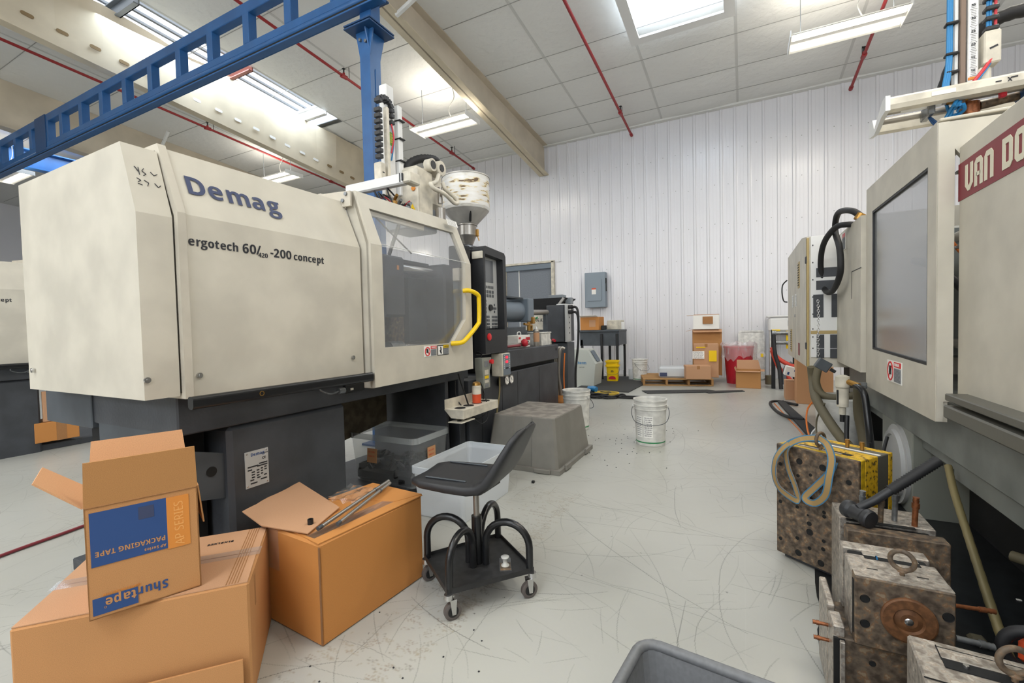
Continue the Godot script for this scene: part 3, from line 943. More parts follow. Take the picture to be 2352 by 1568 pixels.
func do_machine():
	var o := thing("molding_machine", "beige and slate injection molding machine lettered Demag with yellow door handle", "machine", V(-2.5, 0, -3))
	var at := -o.position
	var b := B.new()
	b.prism(P([-3.0, 0.91, -1.955, 0.91, -1.955, 1.6, -2.045, 1.868, -3.0, 1.86]), V(0, 0, -0.85), V(1, 0, 0), UP, V(0, 0, -0.118))
	part("rear_cover", b, "cover", o, at)
	b = B.new()
	b.prism(P([-3.05, 0.9, -1.94, 0.9, -1.94, 1.62, -2.06, 1.895, -2.9, 1.895, -3.05, 1.62]), V(0, 0, -0.985), V(1, 0, 0), UP, V(0, 0, -0.925))
	var mc := part("main_cover", b, "cover", o, at)
	b = B.new()
	b.ring(P([-3.06, 0.898, -1.93, 0.898, -1.93, 1.622, -2.052, 1.905, -2.9, 1.905, -3.06, 1.622]), P([-3.03, 0.92, -1.955, 0.92, -1.955, 1.61, -2.07, 1.88, -2.9, 1.88, -3.03, 1.61]), V(0, 0, -0.974), V(1, 0, 0), UP, V(0, 0, -0.03))
	part("cover_lip", b, "cover2", mc)
	for p in [[-1.952, 0.985, -0.858], [-1.938, 0.985, -1.03], [-1.938, 1.0, -1.83], [-2.93, 1.0, -0.845]]:
		b = B.new()
		b.cyl(V(0, 0, 0), V(0.008, 0, 0), 0.011, 12); b.cyl(V(0.008, 0, 0), V(0.01, 0, 0), 0.005, 6)
		part("cover_screw", b, "chrome", o, V(p[0], p[1], p[2]) + at, Vector3.ZERO if p[2] < -0.85 else Vector3(0, -90, 0))
	txt("Demag", 0.087, "demagblue", o, V(-1.992, 1.752, -1.032) + at, Vector3(-23.2, 90, 0), true, "Droid Sans", 1.08)
	txt("ergotech", 0.0355, "ink", o, V(-1.938, 1.517, -1.01) + at, FX, true, "Droid Sans", 1.0)
	txt("60/", 0.043, "ink", o, V(-1.938, 1.52, -1.228) + at, FX)
	txt("420", 0.021, "ink", o, V(-1.938, 1.5, -1.3) + at, FX)
	txt("-200", 0.042, "ink", o, V(-1.938, 1.518, -1.358) + at, FX)
	txt("concept", 0.0355, "ink", o, V(-1.938, 1.515, -1.478) + at, FX)
	b = B.new()   # hand-written marks
	var sc := [[0, 0, 0.012, -0.02], [0.012, 0, 0.012, -0.03], [0.03, 0, 0.022, -0.012], [0.022, -0.012, 0.034, -0.022], [0.034, -0.022, 0.024, -0.03], [0.05, -0.008, 0.06, -0.02], [0.06, -0.02, 0.072, -0.012], [0.0, -0.045, 0.012, -0.052], [0.012, -0.052, 0.002, -0.06], [0.0, -0.066, 0.014, -0.07], [0.022, -0.048, 0.036, -0.056], [0.036, -0.056, 0.03, -0.07], [0.056, -0.052, 0.066, -0.066], [0.066, -0.066, 0.076, -0.056]]
	for s in sc: b.tube([V(-1.958 - (1.78 + s[1] - 1.6) * 0.327 + 0.004, 1.78 + s[1], -0.878 - s[0]), V(-1.958 - (1.78 + s[3] - 1.6) * 0.327 + 0.004, 1.78 + s[3], -0.878 - s[2])], 0.0014, 4)
	part("marker_scribble", b, "ink", o, at)
	# sliding door: flat lower part and leaning upper part
	var dr := B.new()
	dr.prism(P([-1.925, 1.64, -1.925, 0.82, -2.975, 0.832, -2.975, 1.64, -2.9, 1.64, -2.888, 1.213, -2.709, 1.042, -2.014, 1.045, -2.014, 1.64]), V(-1.905, 0, 0), V(0, 0, 1), UP, V(0.035, 0, 0))
	var su := V(-0.327, 0.945, 0)
	dr.prism(P([-1.925, 0, -1.925, 0.33, -2.94, 0.345, -2.975, 0, -2.9, 0, -2.868, 0.245, -2.0, 0.235, -2.014, 0]), V(-1.905, 1.64, 0), V(0, 0, 1), su, V(0.035, 0.0, 0))
	dr.box(V(-1.93, 1.23, -1.937), V(0.09, 0.83, 0.024), 0.004)
	dr.prism(P([0.045, 0, -0.045, 0, -0.045, 0.33, 0.045, 0.33]), V(-1.93, 1.64, -1.925), V(1, 0, 0), su, V(0, 0, -0.024))
	var door := part("sliding_door", dr, "cover", o, at)
	b = B.new()
	b.prism(P([-2.01, 1.64, -2.01, 1.04, -2.71, 1.035, -2.895, 1.21, -2.905, 1.64]), V(-1.896, 0, 0), V(0, 0, 1), UP, V(0.004, 0, 0))
	b.prism(P([-2.01, 0, -1.995, 0.24, -2.872, 0.25, -2.905, 0]), V(-1.896, 1.64, 0), V(0, 0, 1), su, V(0.004, 0, 0))
	part("window_pane", b, "panegrey2", door)
	b = B.new()
	b.tube([V(-1.86, 1.645, -2.0), V(-1.86, 1.64, -2.9)], 0.002, 4)
	part("pane_fold", b, "white", door)
	part("door_handle", tb(curve(Q([-1.87, 1.428, -2.86, -1.825, 1.428, -2.885, -1.8, 1.4, -2.955, -1.8, 1.35, -2.97, -1.8, 1.21, -2.965, -1.8, 1.17, -2.94, -1.8, 1.075, -2.79, -1.805, 1.045, -2.72, -1.87, 1.04, -2.69]), 6), 0.017, 14), "yellow", door)
	for q in [[-2.44, "danger"], [-2.585, "caution"]]:
		var z: float = q[0]
		rsticker("warning_label", door, V(-1.869, 1.0, z), 0.132, 0.07, "paper" if q[1] == "danger" else "ink")
		rsticker("label_header", door, V(-1.8665, 1.024, z - 0.034), 0.062, 0.018, "redbright" if q[1] == "danger" else "yellow")
		txt(q[1].to_upper(), 0.009, "paper" if q[1] == "danger" else "ink", door, V(-1.864, 1.024, z - 0.008), FX)
		rsticker("label_text", door, V(-1.8665, 0.99, z - 0.034), 0.058, 0.042, "printdark")
		if q[1] == "danger":
			b = B.new()
			b.ring(ell(0.028, 0.03), ell(0.022, 0.024), V(-1.868, 0.999, z + 0.032), V(0, 0, -1), UP, V(0.003, 0, 0))
			b.box(V(-1.8665, 0.999, z + 0.032), V(0.003, 0.006, 0.05), 0, Basis(V(1, 0, 0), deg_to_rad(-45)))
			part("prohibition_sign", b, "redbright", door)
			part("hand_pictogram", bx(V(-1.866, 1.003, z + 0.034), V(0.0025, 0.026, 0.02), 0.001), "ink", door)
		else:
			rsticker("label_picture", door, V(-1.866, 0.999, z + 0.033), 0.056, 0.06, "paper")
			b = B.new()
			b.prism(P([-0.005, 0.025, 0.006, 0.02, 0.008, -0.002, 0.003, -0.004, 0.012, -0.024, -0.002, -0.024, -0.014, -0.002, -0.004, 0.002]), V(-1.8655, 1.0, z + 0.033), V(0, 0, -1), UP, V(0.0025, 0, 0))
			part("figure_pictogram", b, "ink", door)
	b = B.new()
	b.box(V(0, 0, 0), V(0.13, 0.05, 0.002), 0)
	part("notice_label", b, "print", door, V(-1.925, 1.93, -2.82), Vector3(-19, 90, 0))
	# door gantry bracket at the top, between the covers
	b = B.new()
	b.prism(P([-2.75, 1.86, -1.985, 1.86, -1.985, 1.945, -2.75, 1.99]), V(0, 0, -1.905), V(1, 0, 0), UP, V(0, 0, 0.012))
	b.box(V(-2.3, 1.965, -2.45), V(0.03, 0.05, 1.0))
	part("top_bracket", b, "cover2", o, at)
	for p in [[-2.015, 1.93], [-2.04, 1.895]]:
		b = B.new()
		b.cyl(V(p[0], p[1], -1.893), V(p[0], p[1], -1.885), 0.011, 12)
		part("bolt", b, "zinc", o, at)
	# clamp unit seen through the window
	b = B.new()
	b.box(V(-2.45, 1.3, -2.2), V(0.62, 0.72, 0.26), 0.02); b.box(V(-2.2, 1.45, -2.42), V(0.12, 0.42, 0.22), 0.015)
	part("moving_platen", b, "slate", o, at)
	rsticker("small_label", o, V(-2.135, 1.58, -2.45) + at, 0.02, 0.03, "orange")
	part("fixed_platen", bx(V(-2.5, 1.28, -3.02), V(0.8, 0.76, 0.14), 0.015), "slate", o, at)
	part("mold_half", bx(V(-2.45, 1.3, -2.62), V(0.3, 0.56, 0.14), 0.004), "rusty", o, at)
	part("mold_half", bx(V(-2.45, 1.3, -2.84), V(0.34, 0.5, 0.22), 0.004), "slate2", o, at)
	part("mold_top_clamp", bx(V(-2.42, 1.66, -2.78), V(0.3, 0.03, 0.4), 0.004), "black", o, at)
	for p in [[-2.2, 1.59], [-2.2, 1.02], [-2.75, 1.59], [-2.75, 1.02]]:
		part("tie_bar", tb([V(p[0], p[1], -2.05), V(p[0], p[1], -3.0)], 0.032, 14), "chrome", o, at)
	b = B.new()
	b.cyl(V(-2.14, 1.02, -2.33), V(-2.14, 1.02, -2.46), 0.05, 14); b.cyl(V(-2.1, 1.2, -2.04), V(-2.1, 1.2, -2.1), 0.1, 20)
	part("ejector_collar", b, "zinc", o, at)
	part("splash_tray", bx(V(-2.12, 1.0, -2.7), V(0.25, 0.06, 0.45), 0.004), "rusty", o, at)
	part("inner_guard", bx(V(-1.99, 1.3, -2.985), V(0.05, 0.62, 0.09), 0.004), "grey", o, at)
	part("switch_box", bx(V(-1.96, 1.56, -2.945), V(0.06, 0.1, 0.09), 0.004), "ivory", o, at)
	var hs := B.new()
	hs.tube(curve(Q([-2.3, 2.1, -2.75, -2.35, 1.95, -2.72, -2.4, 1.72, -2.66]), 6), 0.014, 8)
	hs.tube(curve(Q([-2.3, 2.05, -2.25, -2.3, 1.9, -2.5, -2.3, 1.74, -2.8]), 6), 0.006, 6)
	part("hose", hs, "plastic", o, at)
	part("rear_guard", bx(V(-3.03, 1.25, -2.45), V(0.03, 0.7, 1.0), 0.004), "cover2", o, at)
	# bed, rail, pedestal
	part("bed_beam", bx(V(-2.5, 0.825, -2.04), V(1.0, 0.165, 2.13), 0.006), "slate", o, at)
	b = B.new()
	var rp := rrect(0.036, 0.05, 0.014)
	for k in rp.size(): rp[k] += Vector2(-1.882, 0.886)
	b.prism(rp, V(0, 0, -0.965), V(1, 0, 0), UP, V(0, 0, -0.945))
	b.cyl(V(-1.866, 0.886, -1.24), V(-1.8625, 0.886, -1.24), 0.011, 12)
	part("door_rail", b, "blackgloss", o, at)
	b = B.new()
	b.ring(ell(0.011, 0.011, 14), ell(0.008, 0.008, 14), V(-1.8635, 0.886, -1.24), V(0, 0, 1), UP, V(0.002, 0, 0))
	part("rail_hole_rim", b, "brass", o, at)
	part("pedestal", bx(V(-2.5, 0.36, -1.505), V(0.98, 0.76, 0.66), 0.02), "slate", o, at)
	var pl := rsticker("name_plate", o, V(-2.008, 0.525, -1.298) + at, 0.112, 0.166, "panelgrey")
	txt("Demag", 0.015, "navy", pl, V(-0.03, 0.066, 0.002), Vector3.ZERO)
	txt("ergotech", 0.006, "ink", pl, V(0.02, 0.063, 0.002), Vector3.ZERO)
	txt("CE", 0.012, "ink", pl, V(0.025, 0.04, 0.002), Vector3.ZERO)
	b = B.new()
	for q in [[-0.02, 0.012, 0.05], [0.03, 0.018, 0.04], [-0.035, -0.002, 0.02], [0.025, 0.008, 0.05], [-0.02, -0.014, 0.015], [0.003, -0.01, 0.012], [0.022, -0.006, 0.01], [0.04, -0.003, 0.012], [-0.02, -0.026, 0.015], [0.003, -0.022, 0.012], [0.022, -0.018, 0.01], [0.04, -0.015, 0.012], [-0.02, -0.038, 0.015], [0.003, -0.034, 0.012], [0.022, -0.03, 0.01], [-0.026, -0.05, 0.018], [0.006, -0.045, 0.015], [0.038, -0.04, 0.014], [-0.018, -0.065, 0.032], [0.03, -0.056, 0.03]]:
		b.box(V(q[0], q[1], 0.002), V(q[2], 0.0055, 0.001), 0)
	part("plate_bars", b, "ink", pl)
	for x in [-1, 1]:
		for y in [-1, 1]: part("rivet", bx(V(x * 0.047, y * 0.074, 0.002), V(0.007, 0.007, 0.003), 0.002), "chrome", pl)
	# open end of the bed with bracket
	part("end_plate", bx(V(-2.37, 0.72, -0.985), V(0.6, 0.4, 0.02), 0.004), "slate2", o, at)
	part("end_box", bx(V(-2.96, 0.805, -0.98), V(0.5, 0.17, 0.03), 0.004), "slate2", o, at)
	b = B.new()
	b.prism(P([-1.0, 0.62, -1.05, 0.66, -1.18, 0.62, -1.18, 0.42, -1.0, 0.46]), V(-2.06, 0, 0), V(0, 0, 1), UP, V(0.012, 0, 0))
	part("foot_bracket", b, "slate2", o, at)
	b = B.new()
	b.cyl(V(-2.047, 0.555, -1.12), V(-2.045, 0.555, -1.12), 0.022, 16)
	part("bracket_hole", b, "dark", o, at)
	part("dark_void", bx(V(-2.55, 0.4, -1.1), V(0.8, 0.7, 0.1), 0), "dark", o, at)  # black block stands in for the shaded void under the bed
	part("leveling_stud", tb([V(-2.02, 0.03, -1.09), V(-2.02, 0.25, -1.09)], 0.014, 10, false, 0.0015), "zinc", o, at)
	b = B.new()
	b.box(V(-2.5, 0.03, -3.0), V(0.9, 0.06, 4.1), 0.004)
	part("base_skid", b, "slate", o, at)
	# cable gland under the rail
	b = B.new()
	b.box(V(-1.97, 0.825, -1.86), V(0.03, 0.045, 0.14), 0.004)
	part("limit_switch", b, "black", o, at)
	rsticker("switch_label", o, V(-1.953, 0.822, -1.83) + at, 0.02, 0.012, "cream")
	b = B.new()
	b.cyl(V(-1.96, 0.822, -1.74), V(-1.96, 0.822, -1.78), 0.017, 10); b.tube(curve(Q([-1.96, 0.822, -1.745, -1.96, 0.815, -1.69, -1.965, 0.84, -1.63, -1.98, 0.865, -1.64]), 5), 0.005, 6)
	part("cable_gland", b, "zinc", o, at)
	# chute and dark column below the clamp
	b = B.new()
	b.prism(P([-2.2, 0.35, -2.3, 0.74, -2.74, 0.74, -2.74, 0.42]), V(-2.55, 0, 0), V(0, 0, 1), UP, V(-0.01, 0, 0))
	part("parts_chute", b, "chutebrown", o, at)
	part("chute_back", bx(V(-2.3, 0.4, -2.8), V(0.6, 0.7, 0.04), 0.004), "slate", o, at)
	part("under_post", bx(V(-2.2, 0.4, -2.98), V(0.12, 0.7, 0.09), 0.004), "black", o, at)
	part("under_panel", bx(V(-2.05, 0.42, -3.0), V(0.1, 0.66, 0.08), 0.004), "slate", o, at)
	# injection side cabinet
	part("cabinet", bx(V(-2.5, 0.36, -4.06), V(1.04, 0.72, 1.97), 0.006), "slate", o, at)
	part("cabinet_top", bx(V(-2.5, 0.845, -4.32), V(1.06, 0.17, 1.46), 0.008), "slate", o, at)
	part("shadow_gap", bx(V(-2.5, 0.745, -4.3), V(0.98, 0.04, 1.4), 0), "dark", o, at)
	for z in [-3.27, -3.64, -3.96, -4.49]: part("panel_seam", bx(V(-1.981, 0.36, z), V(0.004, 0.7, 0.006), 0), "dark", o, at)
	for z in [-3.695, -3.79]:
		b = B.new()
		b.lathe(P([0, 0.02, 0.034, 0.02, 0.036, 0.022, 0.042, 0.022, 0.044, 0.0]), Vector3.ZERO, 24, V(1, 0, 0))
		var gg := part("pressure_gauge", b, "chrome", o, V(-1.978, 0.655, z) + at)
		b = B.new()
		b.lathe(P([0.034, 0.0215, 0, 0.0215]), Vector3.ZERO, 20, V(1, 0, 0))
		part("dial", b, "paper", gg)
		part("needle", bx(V(0.023, 0.006, 0.004), V(0.002, 0.032, 0.004), 0, Basis(V(1, 0, 0), 0.6)), "ink", gg)
		rsticker("gauge_label", o, V(-1.977, 0.74 + 0.005, z + 0.005) + at, 0.03, 0.03, "print")
	b = B.new()
	b.cyl(V(-1.978, 0.655, -3.585), V(-1.95, 0.655, -3.585), 0.045, 20)
	part("plug", b, "black", o, at)
	b = B.new()
	b.cyl(V(-1.972, 0.875, -4.98), V(-1.968, 0.875, -4.98), 0.018, 14)
	part("cabinet_hole", b, "dark", o, at)
	# injection unit behind the operator panel
	b = B.new()
	b.cyl(V(-2.35, 1.33, -4.0), V(-2.35, 1.33, -4.72), 0.115, 24); b.box(V(-2.35, 1.34, -4.8), V(0.3, 0.27, 0.16), 0.01)
	part("drive_motor", b, "greypaint", o, at)
	part("motor_lid", bx(V(-2.35, 1.475, -4.5), V(0.2, 0.02, 0.4), 0.004), "slate2", o, at)
	part("guide_bar", tb([V(-2.3, 1.315, -4.85), V(-2.3, 1.33, -5.5)], 0.035, 14), "inoxlight", o, at)
	part("support_arm", bx(V(-2.3, 1.15, -5.45), V(0.05, 0.36, 0.05), 0.006), "slate2", o, at)
	b = B.new()
	b.tube(Q([-2.2, 1.18, -4.6, -2.2, 1.16, -4.8, -2.2, 1.1, -4.8]), 0.014, 8); b.box(V(-2.2, 1.22, -4.82), V(0.06, 0.08, 0.06), 0.01); b.cyl(V(-2.2, 1.1, -4.72), V(-2.2, 1.2, -4.72), 0.022, 8)
	part("pipe_fitting", b, "brass", o, at)
	part("carriage", bx(V(-2.4, 1.08, -4.4), V(0.4, 0.14, 0.5), 0.01), "slate2", o, at)
	part("slide_bar", tb([V(-2.03, 0.965, -3.7), V(-2.03, 0.97, -4.35)], 0.018, 10), "inoxlight", o, at)
	part("slide_flange", bx(V(-2.03, 0.975, -3.68), V(0.08, 0.1, 0.03), 0.01), "zinc", o, at)
	# operator panel
	b = B.new()
	b.box(V(-2.06, 1.37, -3.11), V(0.16, 0.9, 0.09), 0.01)
	part("guard_post", b, "black", o, at)
	b = B.new()
	b.ring(P([-3.19, 0.93, -3.19, 1.79, -3.225, 1.82, -3.55, 1.80, -3.575, 1.77, -3.575, 0.93]), P([-3.215, 1.13, -3.215, 1.755, -3.235, 1.755, -3.5, 1.74, -3.52, 1.74, -3.53, 1.13]), V(-1.99, 0, 0), V(0, 0, 1), UP, V(0.11, 0, 0))
	b.box(V(-1.99, 1.37, -3.38), V(0.06, 0.86, 0.36), 0.004)
	var op := part("operator_panel", b, "plastic", o, at)
	part("panel_face", bx(V(-1.955, 1.45, -3.37), V(0.02, 0.62, 0.31), 0.003), "panelgrey", op)
	part("screen", bx(V(-1.945, 1.63, -3.355), V(0.006, 0.19, 0.2), 0.002), "screen", op)
	part("taped_corner", bx(V(-1.935, 1.745, -3.185), V(0.1, 0.06, 0.012), 0.003), "cream", op)
	b = B.new()
	for k in 8: b.box(V(-1.943, 1.495, -3.262 - k * 0.026), V(0.004, 0.022, 0.014), 0.001)
	for r in 2:
		for k in 5: b.box(V(-1.943, 1.455 - r * 0.034, -3.265 - k * 0.044), V(0.006, 0.026, 0.03), 0.003)
	for r in 4:
		for k in 3: b.box(V(-1.943, 1.375 - r * 0.031, -3.262 - k * 0.028), V(0.005, 0.022, 0.018), 0.002)
	for q in [[0, 1], [0, -1], [1, 0], [-1, 0], [0, 0]]: b.box(V(-1.943, 1.315 + q[1] * 0.03, -3.465 - q[0] * 0.025), V(0.005, 0.02, 0.018), 0.002)
	for r in 5:
		for k in 5: b.box(V(-1.943, 1.24 - r * 0.03, -3.262 - k * 0.026), V(0.005, 0.021, 0.018), 0.002)
		for k in 4: b.box(V(-1.943, 1.24 - r * 0.03, -3.425 - k * 0.026), V(0.005, 0.021, 0.018), 0.002)
	part("keypad", b, "keygrey", op)
	b = B.new()
	b.lathe(P([0.028, 0, 0.026, 0.014, 0, 0.014]), V(-1.943, 1.32, -3.39), 20, V(1, 0, 0))
	part("jog_dial", b, "plastic", op)
	part("switch_plate", bx(V(-1.945, 1.065, -3.37), V(0.02, 0.09, 0.3), 0.003), "panelgrey", op)
	b = B.new()
	b.lathe(P([0.036, 0, 0.034, 0.03, 0.0, 0.03]), V(-1.937, 1.07, -3.25), 20, V(1, 0, 0))
	part("stop_ring", b, "yellow", op)
	b = B.new()
	b.lathe(P([0.016, 0.03, 0.016, 0.045, 0.03, 0.05, 0.03, 0.065, 0.0, 0.07]), V(-1.937, 1.07, -3.25), 20, V(1, 0, 0))
	part("stop_button", b, "redbright", op)
	for k in 2: part("green_switch", bx(V(-1.93, 1.085, -3.33 - k * 0.035), V(0.02, 0.034, 0.026), 0.003), "green", op)
	for k in 3: part("red_switch", bx(V(-1.93, 1.042, -3.325 - k * 0.032), V(0.02, 0.034, 0.025), 0.003), "redbright", op)
	part("key_switch", bx(V(-1.93, 1.06, -3.475), V(0.02, 0.05, 0.03), 0.003), "plastic", op)
	part("drive_slot", bx(V(-1.96, 0.97, -3.29), V(0.06, 0.1, 0.15), 0.004), "panelgrey", op)
	part("drive_slot", bx(V(-1.95, 0.98, -3.46), V(0.03, 0.12, 0.12), 0.004), "black", op)
	part("slot_strip", bx(V(-1.93, 0.98, -3.475), V(0.01, 0.1, 0.014), 0.002), "brass", op)
	# the same machine again, one bay to the left
	dup(o, "molding_machine", "second beige molding machine standing farther back, cut off at the left edge", V(-6.8, 0, -3.02))


func do_robot():
	var o := thing("sprue_picker", "white picker robot arm with vertical rail and cable chain on top of the lettered machine", "robot", V(-2.5, 0, -3))
	var at := -o.position
	var b := B.new()
	b.box(V(-2.45, 2.6, -2.74), V(0.075, 0.86, 0.09), 0.008)
	part("vertical_rail", b, "white", o, at)
	b = B.new()
	b.box(V(-2.41, 2.55, -2.82), V(0.05, 0.7, 0.05), 0.006)
	part("rear_rail", b, "white", o, at)
	part("front_strip", bx(V(-2.4, 2.5, -2.675), V(0.035, 0.66, 0.03), 0.003), "cream", o, at)
	# cable chain, link by link
	var path := [V(-2.41, 2.40, -2.6)]
	for k in 10: path.append(V(-2.41, 2.40 + k * 0.043, -2.6))
	path.append_array(arc(V(-2.41, 2.83, -2.668), V(0, 0, 1), UP, 0.068, 25, 180, 6))
	path.append(V(-2.41, 2.79, -2.736)); path.append(V(-2.41, 2.74, -2.736))
	for k in range(1, path.size()):
		var p: Vector3 = path[k]
		var d: Vector3 = (p - path[k - 1]).normalized()
		if d.length() < 0.5: continue
		var l := bx(Vector3.ZERO, V(0.055, 0.03, 0.036), 0.003)
		part("chain_link", l, "plastic", o, p + at, Vector3(rad_to_deg(atan2(d.z, d.y)), 0, 0))
	b = B.new()
	b.tube(curve(Q([-2.4, 2.72, -2.73, -2.39, 2.6, -2.74, -2.4, 2.45, -2.72]), 5), 0.006, 6)
	part("blue_air_line", b, "bluehose", o, at)
	b = B.new()
	b.tube(curve(Q([-2.39, 2.72, -2.72, -2.38, 2.62, -2.73, -2.39, 2.5, -2.71]), 5), 0.006, 6)
	part("red_air_line", b, "redhose", o, at)
	part("cable_box", bx(V(-2.41, 2.31, -2.6), V(0.07, 0.17, 0.06), 0.008), "cream", o, at)
	rsticker("box_mark", o, V(-2.374, 2.32, -2.6) + at, 0.02, 0.008, "ink")
	rsticker("green_label", o, V(-2.411, 2.62, -2.742) + at, 0.04, 0.1, "labelgreen")
	txt("INI", 0.03, "yellow", o, V(-2.409, 2.585, -2.742) + at, Vector3(0, 90, 90), true, "Droid Sans", 1.2)
	for y in [2.3, 2.47, 2.64, 2.78]: part("cable_tie", bx(V(-2.395, y, -2.82), V(0.06, 0.01, 0.06), 0.002), "black", o, at)
	# kick arm reaching to the aisle
	b = B.new()
	b.box(V(-2.36, 2.195, -2.5), V(0.56, 0.075, 0.06), 0.01)
	part("swing_arm", b, "white", o, at)
	part("arm_end_cap", bx(V(-2.06, 2.2, -2.53), V(0.07, 0.08, 0.12), 0.01), "cream", o, at)
	b = B.new()
	b.box(V(-2.085, 2.2, -2.465), V(0.012, 0.05, 0.008), 0.001); b.box(V(-2.11, 2.2, -2.468), V(0.008, 0.06, 0.006), 0.001)
	part("arm_slot", b, "ink", o, at)
	for k in 9:
		var c := Vector3(-2.5 + k * 0.045, 2.06 + 0.03 * sin(k * 2.3), -2.56 + 0.03 * cos(k * 1.9))
		b = B.new()
		b.cyl(c, c + V(0.04, 0.02 * cos(k), 0.02), 0.012, 8); b.box(c + V(0, -0.03, 0), V(0.03, 0.04, 0.03), 0.004)
		part("valve", b, "brass" if k % 3 == 0 else "zinc", o, at)
	b = B.new()
	for k in 7: b.tube(curve([V(-2.52 + k * 0.05, 2.1, -2.55), V(-2.48 + k * 0.04, 2.15 - 0.02 * (k % 3), -2.48), V(-2.38 + k * 0.03, 2.02, -2.52), V(-2.3 + k * 0.02, 2.06, -2.6)], 5), 0.006, 6)
	part("cable_bundle", b, "black", o, at)
	b = B.new()
	b.tube(curve(Q([-2.4, 2.05, -2.52, -2.33, 2.12, -2.55, -2.25, 2.04, -2.6, -2.15, 2.08, -2.62]), 5), 0.006, 6)
	part("red_cable", b, "redhose", o, at)
	# main body
	b = B.new()
	b.box(V(-2.34, 2.22, -2.93), V(0.2, 0.42, 0.22), 0.03); b.box(V(-2.4, 2.3, -3.1), V(0.26, 0.34, 0.26), 0.05)
	part("drive_housing", b, "cream", o, at)
	part("control_face", bx(V(-2.3, 2.2, -2.82), V(0.14, 0.4, 0.012), 0.004), "cream", o, at)
	part("black_switch", bx(V(-2.335, 2.32, -2.812), V(0.03, 0.05, 0.01), 0.002), "black", o, at)
	b = B.new()
	b.cyl(V(-2.27, 2.24, -2.82), V(-2.27, 2.24, -2.805), 0.018, 12)
	part("orange_button", b, "orange", o, at)
	b = B.new()
	b.prism(P([-0.04, -0.03, 0.04, -0.03, 0, 0.045]), V(-2.285, 2.08, -2.812), V(1, 0, 0), UP, V(0, 0, 0.003))
	var tri := part("warning_triangle", b, "yellow", o, at)
	txt("!", 0.035, "ink", tri, V(-2.29, 2.07, -2.807), Vector3.ZERO)
	b = B.new()
	b.cyl(V(-2.26, 2.46, -2.98), V(-2.2, 2.46, -2.98), 0.05, 20); b.cyl(V(-2.3, 2.46, -3.08), V(-2.19, 2.46, -3.08), 0.06, 20)
	part("pivot_hub", b, "cream", o, at)
	b = B.new()
	b.cyl(V(-2.19, 2.46, -3.08), V(-2.186, 2.46, -3.08), 0.03, 16); b.cyl(V(-2.2, 2.46, -2.98), V(-2.197, 2.46, -2.98), 0.034, 16)
	part("hub_cap", b, "plastic", o, at)
	b = B.new()
	b.tube(curve(Q([-2.2, 2.4, -3.05, -2.19, 2.33, -3.0, -2.18, 2.29, -2.92, -2.17, 2.28, -2.9, -2.16, 2.25, -2.93, -2.15, 2.24, -3.05, -2.15, 2.2, -3.18, -2.15, 2.21, -3.24, -2.16, 2.25, -3.22, -2.17, 2.29, -3.1, -2.18, 2.34, -3.07]), 5), 0.017, 10)
	part("grab_loop", b, "cream", o, at)
	b = B.new()
	b.cyl(V(-2.2, 2.3, -3.06), V(-2.2, 2.17, -3.06), 0.02, 12); b.cyl(V(-2.2, 2.13, -3.06), V(-2.2, 2.03, -3.06), 0.042, 16); b.cyl(V(-2.2, 2.03, -3.06), V(-2.2, 1.96, -3.06), 0.032, 16)
	part("wrist_cylinder", b, "inoxlight", o, at)
	part("corrugated_hose", tb(curve(Q([-2.42, 2.28, -2.88, -2.4, 2.45, -2.9, -2.36, 2.53, -2.98, -2.33, 2.57, -3.1, -2.33, 2.58, -3.2, -2.33, 2.52, -3.22, -2.33, 2.42, -3.14]), 8), 0.03, 12, false, 0.004), "rubber", o, at)
	part("mount", bx(V(-2.45, 2.05, -3.0), V(0.3, 0.2, 0.3), 0.01), "grey", o, at)
	dup(o, "sprue_picker", "second white picker robot with a green label, on the far machine at the left edge", V(-6.8, 0.02, -3.35))
	# hopper
	var h := thing("material_hopper", "tall white steel hopper with torn labels and grey cone above the operator panel", "hopper", V(-2.42, 0, -3.8))
	b = B.new()
	b.lathe(P([0.222, 2.29, 0.23, 2.315, 0.23, 2.605]), Vector3.ZERO, 40)
	part("drum", b, "hopperwhite", h)
	b = B.new()
	b.lathe(P([0.226, 2.605, 0.236, 2.605, 0.236, 2.615, 0.226, 2.615, 0.226, 2.35, 0.2, 2.35, 0, 2.35]), Vector3.ZERO, 40)
	part("rim", b, "conewhite", h)
	b = B.new()
	b.lathe(P([0.095, 2.155, 0.1, 2.16, 0.2, 2.265, 0.224, 2.295]), Vector3.ZERO, 40)
	part("cone", b, "conewhite", h)
	part("sight_slot", bx(V(0.11, 2.215, 0.105), V(0.02, 0.11, 0.02), 0.004, Basis(V(0.8, 0, -0.6), 0.6)), "black", h)
	b = B.new()
	b.lathe(P([0.09, 2.055, 0.094, 2.055, 0.094, 2.15, 0.104, 2.15, 0.104, 2.16, 0.09, 2.16]), Vector3.ZERO, 32)
	part("collar", b, "inoxlight", h)
	b = B.new()
	b.lathe(P([0.055, 1.965, 0.094, 2.055]), Vector3.ZERO, 32)
	part("lower_cone", b, "inoxlight", h)
	b = B.new()
	b.lathe(P([0.05, 1.84, 0.055, 1.96]), Vector3.ZERO, 24); b.lathe(P([0, 1.93, 0.1, 1.93, 0.1, 1.945, 0, 1.945]), Vector3.ZERO, 28); b.cyl(V(0, 1.3, 0), V(0, 1.86, 0), 0.06, 20)
	part("throat", b, "zinc", h)
	b = B.new()
	b.box(V(0.1, 2.08, -0.03), V(0.03, 0.07, 0.02), 0.004); b.tube(Q([0.1, 2.05, -0.03, 0.12, 2.0, -0.03]), 0.005, 6)
	part("latch", b, "brass", h)
	# things hung on and standing on the machine
	var c := thing("pendant", "grey hand-held robot pendant with red stop knob hanging below the operator panel", "controller", V(-1.93, 0.65, -3.22))
